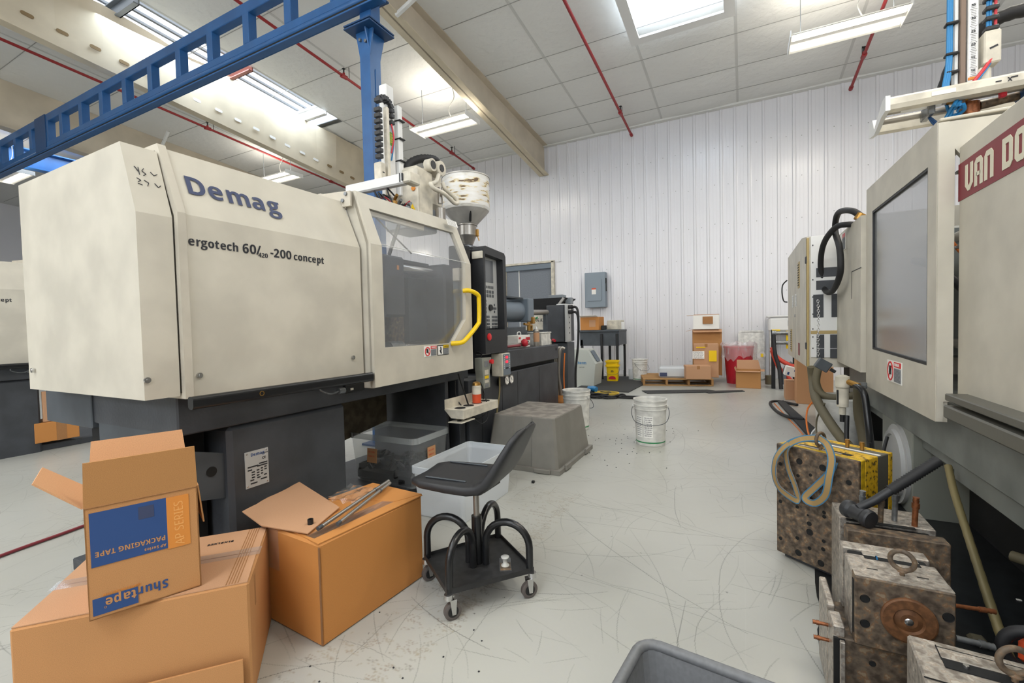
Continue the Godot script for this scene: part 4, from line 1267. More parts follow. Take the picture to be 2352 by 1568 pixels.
	b = B.new()
	b.prism(P([0.06, 0.0, 0.062, 0.09, 0.075, 0.15, 0.075, 0.25, -0.075, 0.25, -0.075, 0.2, -0.045, 0.14, -0.045, 0.0]), V(-0.03, 0, 0), V(0, 0, 1), UP, V(0.07, 0, 0))
	part("case", b, "vdbase2", c)
	for q in [[0.2, 0.06, "printdark"], [0.13, 0.05, "cream"], [0.09, 0.03, "yellow"], [0.055, 0.03, "cream"], [0.02, 0.03, "printdark"]]: rsticker("key_label", c, V(0.0415, q[0], 0.01), 0.06, q[1] * 0.8, q[2])
	b = B.new()
	b.lathe(P([0.014, 0, 0.014, 0.012, 0.021, 0.016, 0.021, 0.028, 0, 0.03]), V(0.04, 0.215, -0.05), 16, V(1, 0, 0))
	part("stop_knob", b, "redbright", c)
	part("hook", tb(curve(Q([0, 0.25, 0.02, 0, 0.285, 0.02, 0, 0.295, 0.04, -0.03, 0.3, 0.04]), 4), 0.006, 6), "black", c)
	part("cord", tb(curve(Q([0, 0, 0, 0, -0.1, 0.0, 0.04, -0.2, 0.02, 0.03, -0.21, 0.2, -0.01, 0.05, 0.3, -0.03, 0.15, 0.32]), 6), 0.006, 6), "black", c)
	c = thing("temperature_controller", "grey box controller with two red lit readouts beside the two pressure gauges", "controller", V(-1.965, 0.72, -3.5))
	part("case", bx(V(0.055, 0.1, 0), V(0.11, 0.2, 0.15), 0.006), "ivory", c)
	part("front_panel", bx(V(0.112, 0.1, -0.004), V(0.004, 0.185, 0.13), 0.001), "greypaint", c)
	for y in [0.165, 0.125]: part("led_display", bx(V(0.115, y, 0), V(0.004, 0.02, 0.04), 0.001), "led", c)
	b = B.new()
	for k in 7:
		for z in [-0.05, 0.045]: b.box(V(0.1145, 0.18 - k * 0.018, z), V(0.003, 0.006, 0.014), 0)
	part("button_row", b, "paper", c)
	part("indicator", bx(V(0.115, 0.07, 0.0), V(0.003, 0.014, 0.05), 0.001), "ink", c)
	part("cable", tb(curve(Q([0.06, 0, 0.04, 0.06, -0.15, 0.05, 0.06, -0.3, 0.1, 0.08, -0.45, 0.16, 0.06, -0.68, 0.2]), 6), 0.008, 8), "braid", c)
	c = thing("bottle_rack", "cream metal cup rack with round holes screwed below the machine door", "rack", V(-1.97, 0.55, -2.98))
	var outer := P([-0.26, 0, 0.26, 0, 0.26, 0.16, -0.26, 0.16])
	b = B.new()
	b.box(V(0.085, 0, 0), V(0.16, 0.006, 0.52), 0.001)
	b.box(V(0.163, -0.03, 0), V(0.006, 0.065, 0.52), 0.001); b.box(V(0.004, 0.035, 0), V(0.006, 0.075, 0.52), 0.001)
	b.prism(P([0, 0, 0.163, 0, 0.163, -0.06, 0.06, -0.06]), V(0, 0, 0.255), V(1, 0, 0), UP, V(0, 0, 0.006))
	b.box(V(0.11, -0.085, 0.2), V(0.12, 0.006, 0.18), 0.001)
	part("tray", b, "cream", c)
	for z in [0.18, 0.06, -0.06, -0.18]:
		b = B.new()
		b.cyl(V(0.085, 0.003, z), V(0.085, 0.0045, z), 0.042, 24)
		part("cup_hole", b, "dark", c)
	for z in [0.16, 0.23]:
		b = B.new()
		b.cyl(V(0.11, -0.082, z), V(0.11, -0.0805, z), 0.018, 14)
		part("cup_hole", b, "dark", c)
	c = thing("grease_bottle", "orange and clear bottle with brass cap standing in the cream rack", "bottle", V(-1.885, 0.555, -3.04))
	b = B.new()
	b.lathe(P([0, 0, 0.035, 0, 0.036, 0.07]), Vector3.ZERO, 20)
	part("orange_band", b, "redorange", c)
	b = B.new()
	b.lathe(P([0.036, 0.07, 0.036, 0.13, 0.03, 0.14]), Vector3.ZERO, 20)
	part("body", b, "cream", c)
	b = B.new()
	b.lathe(P([0.03, 0.14, 0.034, 0.14, 0.03, 0.16, 0.012, 0.168, 0, 0.168]), Vector3.ZERO, 20)
	part("cap", b, "brass", c)
	solo("hanging_cable", tb(curve(Q([-1.99, 0.74, -2.9, -1.98, 0.6, -2.9, -1.86, 0.47, -2.92, -1.82, 0.4, -3.0, -1.82, 0.45, -3.1, -1.86, 0.62, -3.12, -1.92, 0.7, -3.16]), 6), 0.005, 6), "black", "thin black cable looping down in front of the cream cup rack", "cable")
	# on the ledge
	c = thing("first_aid_box", "white and red printed carton with a handle on the ledge beside the spray can", "box", V(-2.12, 0.93, -4.3), 4)
	part("carton", bx(V(0, 0.065, 0), V(0.12, 0.13, 0.34), 0.003), "paper", c)
	rsticker("red_print", c, V(0.061, 0.09, -0.1), 0.12, 0.03, "redplastic"); rsticker("red_print", c, V(0.061, 0.1, 0.13), 0.05, 0.02, "redplastic")
	b = B.new()
	b.cyl(V(0.06, 0.045, -0.1), V(0.063, 0.045, -0.1), 0.024, 16)
	part("black_print", b, "ink", c)
	part("handle", tb(curve(Q([0, 0.13, 0.05, 0, 0.16, 0.04, 0, 0.16, -0.04, 0, 0.13, -0.05]), 4), 0.005, 6), "white", c)
	c = thing("red_knob_tool", "red knobbed hand tool lying on the slate ledge in front of the printed carton", "tool", V(-2.02, 0.93, -4.05))
	b = B.new()
	b.lathe(P([0, 0, 0.03, 0.005, 0.042, 0.03, 0.036, 0.06, 0, 0.07]), V(0, 0.045, -0.1), 16, V(0.6, 0.2, -0.5), true)
	part("knob", b, "redplastic", c)
	part("bar", bx(V(0, 0.03, 0.1), V(0.05, 0.025, 0.3), 0.01), "vdred", c)
	c = thing("spray_can", "aerosol spray can with tan label standing on the slate ledge", "can", V(-2.03, 0.93, -4.55))
	b = B.new()
	b.lathe(P([0, 0, 0.033, 0, 0.033, 0.17, 0.026, 0.185, 0.012, 0.19]), Vector3.ZERO, 20)
	part("body", b, "inoxlight", c)
	b = B.new()
	b.lathe(P([0.0337, 0.05, 0.0337, 0.15]), Vector3.ZERO, 20)
	part("label", b, "card3", c)
	b = B.new()
	b.cyl(V(0, 0.185, 0), V(0, 0.205, 0), 0.012, 10); b.box(V(0, 0.21, 0), V(0.014, 0.016, 0.014), 0.003)
	part("nozzle", b, "white", c)
	c = thing("white_tub", "small white lidded plastic tub at the end of the slate ledge", "container", V(-2.12, 0.93, -4.84))
	b = B.new()
	b.prism(P([-0.13, 0, 0.13, 0, 0.145, 0.14, -0.145, 0.14]), V(-0.08, 0, 0), V(0, 0, 1), UP, V(0.16, 0, 0))
	part("tub", b, "bucket", c)
	part("lid", bx(V(0, 0.145, 0), V(0.18, 0.012, 0.31), 0.004), "bucket", c)


# ---------- right side ----------
func do_right_machine():
	var o := thing("molding_machine", "grey beige molding machine lettered VAN DORN on a dark red band, at the right", "machine", V(1.4, 0, -3))
	var at := -o.position
	var b := B.new()
	b.ring(P([-3.86, 0.69, -3.86, 2.02, -2.603, 1.985, -2.603, 0.69]), P([-3.7, 0.95, -3.71, 1.845, -2.712, 1.83, -2.71, 0.928]), V(0.75, 0, 0), V(0, 0, 1), UP, V(0.04, 0, 0))
	b.prism(P([0.752, 0.692, 0.775, 0.692, 0.775, 0.78, 0.806, 0.78, 0.806, 1.865, 0.835, 1.82, 0.99, 1.82, 0.99, 1.975, 0.752, 1.983]), V(0, 0, -2.598), V(1, 0, 0), UP, V(0, 0, -0.026))
	b.box(V(0.88, 2.0, -3.23), V(0.24, 0.012, 1.24), 0.003)
	var d := part("sliding_door", b, "cover", o, at)
	b = B.new()
	b.ring(P([-3.7, 0.95, -3.71, 1.845, -2.712, 1.83, -2.71, 0.928]), P([-3.685, 0.962, -3.695, 1.832, -2.722, 1.818, -2.722, 0.94]), V(0.752, 0, 0), V(0, 0, 1), UP, V(0.012, 0, 0))
	part("window_gasket", b, "black", d)
	b = B.new()
	b.prism(P([-3.7, 0.95, -3.71, 1.845, -2.712, 1.83, -2.71, 0.928]), V(0.762, 0, 0), V(0, 0, 1), UP, V(0.005, 0, 0))
	part("window_pane", b, "panegrey", d)
	var lb := rsticker("danger_label", d, V(0.748, 0.85, -3.2), 0.27, 0.12, "paper", Vector3(0, -90, 0))
	rsticker("label_header", lb, V(0.065, 0.042, 0.002), 0.12, 0.028, "redbright", Vector3.ZERO)
	txt("DANGER", 0.016, "paper", lb, V(0.015, 0.042, 0.004), Vector3.ZERO)
	rsticker("label_text", lb, V(0.065, -0.016, 0.002), 0.12, 0.075, "printdark", Vector3.ZERO)
	b = B.new()
	b.ring(ell(0.055, 0.055), ell(0.046, 0.046), V(-0.068, 0, 0.001), V(1, 0, 0), UP, V(0, 0, 0.003))
	b.box(V(-0.068, 0, 0.003), V(0.095, 0.008, 0.002), 0, Basis(V(0, 0, 1), deg_to_rad(45)))
	part("prohibition_sign", b, "redbright", lb)
	part("hand_pictogram", bx(V(-0.07, 0.005, 0.003), V(0.04, 0.05, 0.002), 0.001), "ink", lb)
	# lettered front panel
	b = B.new()
	b.box(V(0.85, 1.335, -0.9), V(0.06, 1.07, 3.4), 0.008)
	var pn := part("front_panel", b, "cover", o, at)
	rsticker("red_band", pn, V(0.8195, 1.715, -1.9), 1.4, 0.155, "vdred", Vector3(0, -90, 0))
	var zz := -2.527
	for ch in "VAN DORN":
		if ch != " ":
			var lt := block_letter(ch, 0.068, 0.108)
			lt.xf = Transform3D()
			part("letter", lt, "vdcream", pn, V(0.8175, 1.66, zz), Vector3(0, -90, 0))
		zz += 0.083 if ch != " " else 0.05
	part("panel_top", bx(V(1.5, 1.875, -0.9), V(1.3, 0.02, 3.4), 0.004), "cover2", o, at)
	# inside
	part("inner_frame", bx(V(1.15, 1.3, -2.7), V(0.5, 1.0, 0.1), 0.01), "slate", o, at)
	for y in [1.77, 1.45]: part("steel_clip", bx(V(0.83, y, -2.63), V(0.02, 0.012, 0.03), 0.002), "chrome", o, at)
	part("moving_platen", bx(V(1.45, 1.3, -3.05), V(0.8, 0.8, 0.22), 0.015), "vdbase", o, at)
	part("fixed_platen", bx(V(1.45, 1.3, -3.75), V(0.8, 0.8, 0.16), 0.015), "vdbase", o, at)
	part("mold_block", bx(V(1.4, 1.28, -3.4), V(0.4, 0.5, 0.35), 0.006), "zinc", o, at)
	for p in [[1.1, 1.6], [1.1, 1.0], [1.8, 1.6], [1.8, 1.0]]: part("tie_bar", tb([V(p[0], p[1], -2.7), V(p[0], p[1], -3.8)], 0.035, 12), "chrome", o, at)
	part("air_hose", tb(curve(Q([1.05, 1.72, -3.5, 1.0, 1.62, -3.35, 1.05, 1.5, -3.3]), 6), 0.01, 8), "orangehose", o, at)
	part("air_hose", tb(curve(Q([0.95, 1.95, -3.2, 0.95, 1.7, -3.3, 1.0, 1.3, -3.4]), 6), 0.016, 8), "plastic", o, at)
	part("air_hose", tb(curve(Q([0.95, 1.5, -3.65, 1.0, 1.45, -3.5, 1.1, 1.3, -3.4]), 6), 0.025, 8), "plastic", o, at)
	part("red_knob", tb([V(1.0, 1.5, -2.9), V(1.0, 1.52, -2.86)], 0.03, 10), "redplastic", o, at)
	part("back_guard", bx(V(1.9, 1.2, -3.2), V(0.03, 0.6, 1.2), 0.004), "cover2", o, at)
	# rails and bed
	b = B.new()
	b.box(V(0.8, 0.815, -1.3), V(0.1, 0.03, 2.4), 0.004); b.box(V(0.78, 0.755, -1.3), V(0.07, 0.055, 2.4), 0.006)
	part("door_rail", b, "vdrail", o, at)
	b = B.new()
	b.box(V(1.4, 0.62, -2.2), V(1.1, 0.26, 5.6), 0.006); b.box(V(1.45, 0.46, -3.9), V(1.1, 0.1, 2.2), 0.006)
	b.prism(P([-2.78, 0.5, -2.78, 0.4, 0.6, 0.4, 0.6, 0.5]), V(0.87, 0, 0), V(0, 0, 1), UP, V(1.0, 0, 0))
	part("bed", b, "vdbase", o, at)
	part("under_bed_dark", bx(V(1.55, 0.2, -2.2), V(0.9, 0.4, 5.5), 0.006), "dark", o, at)  # black block stands in for the dark space under the bed
	part("side_panel", bx(V(0.98, 0.25, -3.62), V(0.25, 0.5, 0.62), 0.006), "vdbase2", o, at)
	b = B.new()
	b.lathe(P([0.0, 0.03, 0.17, 0.03, 0.18, 0.04, 0.205, 0.04, 0.21, 0.02, 0.24, 0.02, 0.24, 0.0]), V(0.855, 0.25, -3.55), 40, V(-1, 0, 0))
	part("round_cover", b, "panelgrey", o, at)
	# far cabinet group of the same machine
	b = B.new()
	b.prism(P([-4.75, 0.735, -4.75, 1.88, -5.1, 1.925, -6.6, 1.925, -6.6, 0.73]), V(0.5, 0, 0), V(0, 0, 1), UP, V(0.9, 0, 0))
	var cb := part("electric_cabinet", b, "cover", o, at)
	part("cabinet_edge", bx(V(0.51, 1.3, -4.76), V(0.02, 1.14, 0.03), 0.003), "brasspaint", cb)
	for y in [1.68, 0.92]: part("hinge", bx(V(0.498, y, -4.77), V(0.012, 0.06, 0.05), 0.003), "slate", cb)
	part("panel_seam", bx(V(0.4995, 1.32, -5.7), V(0.002, 1.18, 0.005), 0), "seam", cb)
	for q in [[-5.35, 1.6], [-6.15, 0.92]]:
		var ven := part("vent", bx(V(0.498, q[1], q[0]), V(0.008, 0.26, 0.13), 0.002), "brasspaint", cb)
		b = B.new()
		for k in 9: b.box(V(0.493, q[1] + 0.1 - k * 0.025, q[0]), V(0.003, 0.01, 0.09), 0)
		part("louver", b, "dark", ven)
	for z in [-5.95, -5.65]: rsticker("notice_label", cb, V(0.497, 1.36, z), 0.16, 0.13, "print", Vector3(0, -90, 0))
	rsticker("red_label", cb, V(0.497, 0.86, -5.35), 0.1, 0.12, "vdred", Vector3(0, -90, 0))
	part("door_lock", bx(V(0.494, 1.2, -5.7), V(0.012, 0.03, 0.02), 0.003), "chrome", cb)
	part("cable_loop", tb(curve(Q([0.49, 1.65, -6.62, 0.45, 1.6, -6.7, 0.44, 1.5, -6.66, 0.46, 1.4, -6.7, 0.49, 1.38, -6.62]), 6), 0.008, 6), "black", cb)
	part("vent_panel", bx(V(0.72, 1.35, -4.745), V(0.38, 1.06, 0.01), 0.002), "white", cb)
	part("vent_panel", bx(V(0.72, 1.04, -4.742), V(0.38, 0.03, 0.01), 0.002), "brasspaint", cb)
	for q in [[0.68, 1.56, 0.22, 0.08], [0.68, 1.45, 0.22, 0.08], [0.585, 1.27, 0.075, 0.2], [0.715, 1.27, 0.07, 0.2], [0.6, 0.96, 0.055, 0.12], [0.7, 0.96, 0.06, 0.12], [0.6, 0.855, 0.055, 0.08], [0.7, 0.855, 0.06, 0.08]]: part("vent_opening", bx(V(q[0], q[1], -4.738), V(q[2], q[3], 0.004), 0), "slate", cb)
	for y in [1.8, 1.65, 1.5, 1.35, 1.2, 1.07, 1.0, 0.9]: part("panel_screw", bx(V(0.545, y, -4.737), V(0.008, 0.012, 0.004), 0.001), "ink", cb)
	b = B.new()
	b.prism(P([-4.9, 0.79, -4.9, 1.855, -3.865, 1.855, -3.865, 0.78]), V(0.72, 0, 0), V(0, 0, 1), UP, V(0.7, 0, 0))
	var sp := part("side_cover", b, "cover", o, at)
	part("cover_seam", bx(V(0.719, 1.4, -4.15), V(0.002, 0.2, 0.006), 0), "ink", sp)
	part("cover_seam", bx(V(0.719, 1.5, -4.0), V(0.002, 0.005, 0.3), 0), "ink", sp)
	var wl := rsticker("warning_label", sp, V(0.718, 1.77, -4.47), 0.2, 0.14, "paper", Vector3(0, -90, 0))
	rsticker("label_header", wl, V(0.04, 0.045, 0.002), 0.1, 0.03, "redbright", Vector3.ZERO)
	rsticker("label_text", wl, V(0.04, -0.02, 0.002), 0.1, 0.09, "printdark", Vector3.ZERO)
	part("looped_hose", tb(curve(Q([0.76, 1.86, -4.0, 0.7, 1.93, -4.05, 0.66, 1.97, -4.3, 0.66, 1.86, -4.43, 0.66, 1.69, -4.24, 0.66, 1.5, -4.22, 0.65, 1.38, -4.5, 0.63, 1.42, -4.75, 0.6, 1.62, -4.72, 0.6, 1.78, -4.55, 0.64, 1.86, -4.3, 0.7, 1.86, -4.2, 0.76, 1.85, -4.2]), 8), 0.022, 12), "rubber", o, at)
	b = B.new()
	b.cyl(V(0.73, 1.85, -4.0), V(0.75, 1.89, -4.0), 0.03, 12)
	part("hose_fitting", b, "brass", o, at)
	part("legs", bx(V(1.3, 0.2, -5.9), V(0.5, 1.0, 1.2), 0.01), "dark", o, at)
	# robot above it
	var r := thing("gantry_robot", "white beam robot with ruler, chain and blue hoses above the red banded machine", "robot", V(1.4, 2.0, -3.1))
	at = -r.position
	b = B.new()
	b.prism(P([0, 0, 0.012, 0.02, 0.012, 0.05, 0, 0.062, -0.05, 0.062, -0.05, 0]), V(0.66, 2.218, -2.99), V(0, 0, 1), UP, V(2.2, 0, 0))
	var bm := part("front_beam", b, "cream", r, at)
	rsticker("beam_label", bm, V(0.88, 2.25, -2.976), 0.09, 0.02, "paper", Vector3.ZERO)
	b = B.new()
	b.prism(P([0, 0, -0.05, 0, -0.05, 0.06, 0, 0.06]), V(0.66, 2.2, -3.26), V(0, 0, 1), UP, V(2.2, 0, 0))
	part("rear_beam", b, "cream", r, at)
	b = B.new()
	b.prism(P([-2.975, 2.21, -2.975, 2.285, -3.04, 2.285, -3.2, 2.2, -3.24, 2.265, -3.32, 2.265, -3.32, 2.19, -3.2, 2.17, -3.05, 2.21]), V(0.655, 0, 0), V(0, 0, 1), UP, V(0.02, 0, 0))
	part("end_plate", b, "white", r, at)
	part("arrow_mark", bx(V(1.13, 2.258, -2.976), V(0.02, 0.006, 0.002), 0), "ink", bm)
	txt("X", 0.02, "ink", bm, V(1.105, 2.25, -2.976), Vector3.ZERO)
	part("arrow_mark", bx(V(1.075, 2.25, -2.976), V(0.02, 0.005, 0.002), 0), "ink", bm)
	for q in [[2.235, -3.08, 0.012], [2.225, -3.17, 0.018]]: part("guide_rod", tb([V(0.68, q[0], q[1]), V(2.6, q[0], q[1])], q[2], 10), "inoxlight", r, at)
	for p in [[0.74, 0.9, "white"], [0.92, 1.0, "brass"], [0.92, 0.93, "orange"]]: part("sleeve", tb([V(p[0], 2.236, -3.08), V(p[1], 2.236, -3.08)], 0.016, 10), p[2], r, at)
	part("clamp_bracket", bx(V(0.86, 2.215, -3.12), V(0.03, 0.06, 0.12), 0.004), "zinc", r, at)
	b = B.new()
	for k in 3: b.tube(curve(Q([0.86, 2.2, -3.12, 0.88 + 0.01 * k, 2.14, -3.1, 0.91 + 0.012 * k, 2.09, -3.05, 0.95, 2.06, -3.04]), 5), 0.005, 6)
	part("cable_tail", b, "bluedark", r, at)
	# vertical axis
	part("vertical_bar", bx(V(0.975, 2.72, -3.08), V(0.022, 1.1, 0.05), 0.003), "brownsteel", r, at)
	part("side_bar", bx(V(0.955, 2.72, -3.09), V(0.014, 1.1, 0.04), 0.002), "white", r, at)
	var ru := part("ruler", bx(V(1.012, 2.76, -3.08), V(0.04, 1.0, 0.05), 0.004), "white", r, at)
	b = B.new()
	for k in 44: b.box(V(1.012, 2.33 + k * 0.008, -3.054), V(0.018 if k % 5 else 0.026, 0.0012, 0.001), 0)
	part("ruler_marks", b, "keygrey", ru)
	for k in 6: txt(str(10 + k * 5), 0.011, "ink", ru, V(1.003, 2.355 + k * 0.063, -3.0535), Vector3.ZERO)
	part("orange_band", bx(V(1.008, 2.318, -3.055), V(0.03, 0.014, 0.006), 0.002), "orange", r, at)
	part("slide_base", bx(V(0.985, 2.26, -3.08), V(0.09, 0.06, 0.1), 0.006), "white", r, at)
	b = B.new()
	for k in 3: b.tube(curve(Q([0.935 - 0.006 * k, 3.2, -3.07, 0.935 - 0.006 * k, 2.6, -3.07, 0.93 - 0.007 * k, 2.4, -3.06, 0.915 - 0.008 * k, 2.28, -3.05, 0.93, 2.22, -3.1, 0.95, 2.18, -3.12]), 6), 0.007, 8)
	part("blue_hose_bundle", b, "bluehose", r, at)
	for y in [2.61, 2.46, 2.37]: part("cable_tie", bx(V(0.935, y, -3.07), V(0.05, 0.012, 0.04), 0.003), "black", r, at)
	b = B.new()
	for k in 4: b.tube(curve(Q([0.93 + 0.012 * k, 2.19, -3.02, 0.955 + 0.008 * k, 2.23 - 0.02 * k, -3.05, 0.92 + 0.012 * k, 2.15, -3.1, 0.9 + 0.014 * k, 2.08, -3.06]), 6), 0.008, 8)
	part("blue_hose_coil", b, "bluehose", r, at)
	for k in 8: part("chain_link", bx(V(1.075, 2.535 + k * 0.048, -3.06), V(0.05, 0.02, 0.045), 0.004), "plastic", r, at)
	b = B.new()
	for x in [1.062, 1.072]: b.tube(Q([x, 2.5, -3.055, x, 2.95, -3.055]), 0.006, 6)
	b.tube(curve(Q([1.085, 2.4, -3.05, 1.05, 2.34, -3.04, 1.015, 2.29, -3.03]), 5), 0.007, 8)
	part("blue_line", b, "bluehose", r, at)
	b = B.new()
	b.tube(Q([1.09, 2.5, -3.055, 1.09, 2.95, -3.055]), 0.006, 6)
	b.tube(curve(Q([1.08, 2.4, -3.045, 1.045, 2.345, -3.035, 1.005, 2.29, -3.025]), 5), 0.008, 8)
	part("red_line", b, "redhose", r, at)
	part("cable_box", bx(V(1.075, 2.445, -3.07), V(0.062, 0.155, 0.07), 0.006), "cream", r, at)
	rsticker("box_mark", r, V(1.078, 2.44, -3.0345) + at, 0.03, 0.008, "ink", Vector3(0, 0, 20))
	part("lower_bracket", bx(V(1.055, 2.325, -3.08), V(0.05, 0.08, 0.06), 0.012), "cream", r, at)
	part("big_hose", tb(curve(Q([0.98, 2.35, -3.35, 1.03, 2.55, -3.3, 1.15, 2.66, -3.25, 1.3, 2.64, -3.2, 1.42, 2.5, -3.2, 1.45, 2.3, -3.2]), 8), 0.03, 12, false, 0.003), "rubber", r, at)
	b = B.new()
	b.cyl(V(1.02, 2.13, -3.12), V(1.02, 2.22, -3.12), 0.04, 14); b.cyl(V(1.05, 2.05, -3.12), V(1.05, 2.14, -3.12), 0.028, 12)
	part("gripper_joint", b, "copper", r, at)
	b = B.new()
	b.cyl(V(1.06, 2.2, -3.12), V(1.24, 2.22, -3.12), 0.02, 12)
	part("cross_shaft", b, "rusty", r, at)
	b = B.new()
	b.cyl(V(1.24, 2.22, -3.16), V(1.24, 2.22, -3.06), 0.045, 18)
	part("pivot_disc", b, "bluedark", r, at)
	part("red_valve", bx(V(1.12, 2.215, -3.06), V(0.025, 0.03, 0.025), 0.004), "redplastic", r, at)
	part("carriage", bx(V(1.35, 2.1, -3.1), V(0.3, 0.2, 0.3), 0.01), "cream", r, at)


func holes(o: Node3D, list: Array, front: Vector3, ux: Vector3, m := "dark"):
	for h in list:
		var b := B.new()
		b.lathe(P([h[2], 0.0, h[2] * 1.16, 0.0015, h[2] * 1.22, 0.0]), ux * h[0] + UP * h[1], 18, front)
		b.lathe(P([h[2], 0.0008, 0, 0.0008]), ux * h[0] + UP * h[1], 18, front)
		part("bore", b, m, o)
func eyebolt(at: Vector3, s: float, ry: float, label: String):
	var o := thing("eyebolt", label, "eyebolt", at, ry)
	part("ring", tb(arc(V(0, s * 1.62, 0), V(1, 0, 0), UP, s, 0, 360, 28).slice(0, 28), s * 0.24, 12, true), "rusty", o)
	var b := B.new()
	b.lathe(P([0.0, 0.0, s * 0.22, 0.0, s * 0.22, s * 0.42, s * 0.46, s * 0.46, s * 0.46, s * 0.55, s * 0.24, s * 0.72]), Vector3.ZERO, 18)
	part("shank", b, "rusty", o)
func fitting(n: String, label: String, a: Vector3, c: Vector3, r: float, m: String, group := "pipe fittings on the molds"):
	var o := thing(n, label, "fitting", a)
	var d := c - a
	part("tube", tb([Vector3.ZERO, d * 0.8], r * 0.75, 12), m, o)
	part("hex_nut", tb([d * 0.62, d * 0.8], r, 6), m, o)
	part("tip", tb([d * 0.8, d * 0.9, d * 0.91, d], r * 0.7, 12, false, 0.002), m, o)


func do_molds():
	var m := thing("mold_block", "tall bored mold with a rusty brown face and yellow painted sides, carrying the lifting strap", "mold", V(0.14, 0, -2.52), -36.3)
	part("skid", bx(V(0.17, 0.015, -0.13), V(0.3, 0.03, 0.2), 0.003), "slate", m)
	part("face_plate", bx(V(0.1775, 0.29, -0.009), V(0.355, 0.53, 0.018), 0.003), "rusty", m)
	part("yellow_plate", bx(V(0.1775, 0.29, -0.034), V(0.354, 0.53, 0.032), 0.003), "yellow2", m)
	part("yellow_plate", bx(V(0.1775, 0.29, -0.1), V(0.355, 0.53, 0.1), 0.003), "yellowold", m)
	part("steel_plate", bx(V(0.1775, 0.29, -0.195), V(0.352, 0.525, 0.09), 0.003), "vdrail", m)
	part("yellow_plate", bx(V(0.1775, 0.29, -0.256), V(0.355, 0.53, 0.032), 0.003), "yellowold", m)
	part("top_slot", bx(V(0.18, 0.5548, -0.07), V(0.23, 0.002, 0.03), 0), "dark", m)
	part("top_insert", bx(V(0.16, 0.5555, -0.055), V(0.2, 0.003, 0.02), 0), "steel", m)
	part("white_stripe", bx(V(0.18, 0.5535, -0.178), V(0.34, 0.003, 0.012), 0), "paper", m)
	part("side_slot", bx(V(0.355, 0.36, -0.215), V(0.003, 0.1, 0.02), 0), "dark", m)
	var hl := []
	for q in [[150, 390, 22], [375, 370, 36], [630, 440, 38], [360, 520, 20], [500, 515, 18], [890, 590, 28], [490, 690, 36], [150, 785, 22], [500, 765, 26], [350, 850, 20], [645, 910, 20], [645, 955, 20], [485, 1030, 26], [490, 1120, 38], [150, 1175, 22], [350, 1180, 22], [640, 1215, 20], [487, 1290, 20], [635, 1300, 22], [362, 1337, 38], [610, 1450, 36], [470, 940, 12], [655, 610, 12], [270, 590, 10]]:
		var u: float = (q[0] - 100.0) / 885.0
		var yt := 170.0 + u * 200.0
		var hh := 1185.0 + u * 190.0
		hl.append([u * 0.355, 0.555 * (1.0 - (q[1] - yt) / hh), q[2] * 0.00033])
	holes(m, hl, V(0, 0, 1), V(1, 0, 0))
	for x in [0.21, 0.27]: fitting("brass_nipple", "small brass nipple on top of the yellow mold, %s" % ("left of the pair" if x < 0.25 else "right of the pair"), m.transform * V(x, 0.555, -0.2), m.transform * V(x, 0.592, -0.2), 0.011, "brass", "brass nipples on the yellow mold")
	var ey: Vector3 = m.transform * V(0.175, 0.555, -0.05)
	eyebolt(ey, 0.03, 50, "dark eyebolt on top of the yellow mold with the strap threaded through")
	# lifting strap
	var s := thing("lifting_strap", "worn blue edged webbing lifting strap looped through the eyebolt of the yellow mold", "strap")
	var f := func(x: float, y: float, z: float) -> Vector3: return m.transform * V(x, y, z)
	var p := curve([f.call(0.18, 0.61, -0.03), f.call(0.12, 0.6, 0.0), f.call(0.07, 0.565, 0.03), f.call(0.035, 0.5, 0.055), f.call(0.028, 0.42, 0.06), f.call(0.045, 0.36, 0.05), f.call(0.09, 0.325, 0.035), f.call(0.12, 0.32, 0.025), f.call(0.1, 0.38, 0.018), f.call(0.07, 0.46, 0.02), f.call(0.07, 0.55, 0.03), f.call(0.12, 0.6, 0.012), f.call(0.18, 0.615, -0.03)], 6)
	var sd := []
	for k in p.size(): sd.append((p[mini(k + 1, p.size() - 1)] - p[maxi(k - 1, 0)]).cross(m.transform.basis * V(-0.35, 0.15, 1)))
	var st := B.new()
	st.strap(p, sd, 0.03, 0.004)
	part("left_loop", st, "web", s)
	p = curve([f.call(0.18, 0.615, -0.03), f.call(0.23, 0.6, 0.0), f.call(0.265, 0.55, 0.03), f.call(0.265, 0.47, 0.05), f.call(0.25, 0.39, 0.05), f.call(0.2, 0.335, 0.04), f.call(0.15, 0.34, 0.025), f.call(0.19, 0.4, 0.018), f.call(0.25, 0.48, 0.02), f.call(0.275, 0.54, 0.03)], 6)
	sd = []
	for k in p.size(): sd.append((p[mini(k + 1, p.size() - 1)] - p[maxi(k - 1, 0)]).cross(m.transform.basis * V(0.3, 0.15, 1)))
	st = B.new()
	st.strap(p, sd, 0.03, 0.004)
	part("right_loop", st, "web", s)
	# second mold, under the hammer
	m = thing("mold_block", "low steel mold with slotted top behind the eyebolt mold, carrying the black hammer", "mold", V(0.32, 0, -1.95))
	part("clamp_plate", bx(V(0.145, 0.2, -0.03), V(0.28, 0.4, 0.06), 0.003), "rusty", m)
	part("slot_plate", bx(V(0.14, 0.192, -0.09), V(0.24, 0.385, 0.05), 0.003), "dark", m)
	part("core_plate", bx(V(0.14, 0.2, -0.195), V(0.28, 0.4, 0.165), 0.003), "steel", m)
	part("top_slot", bx(V(0.12, 0.4005, -0.1), V(0.2, 0.002, 0.02), 0), "dark", m)
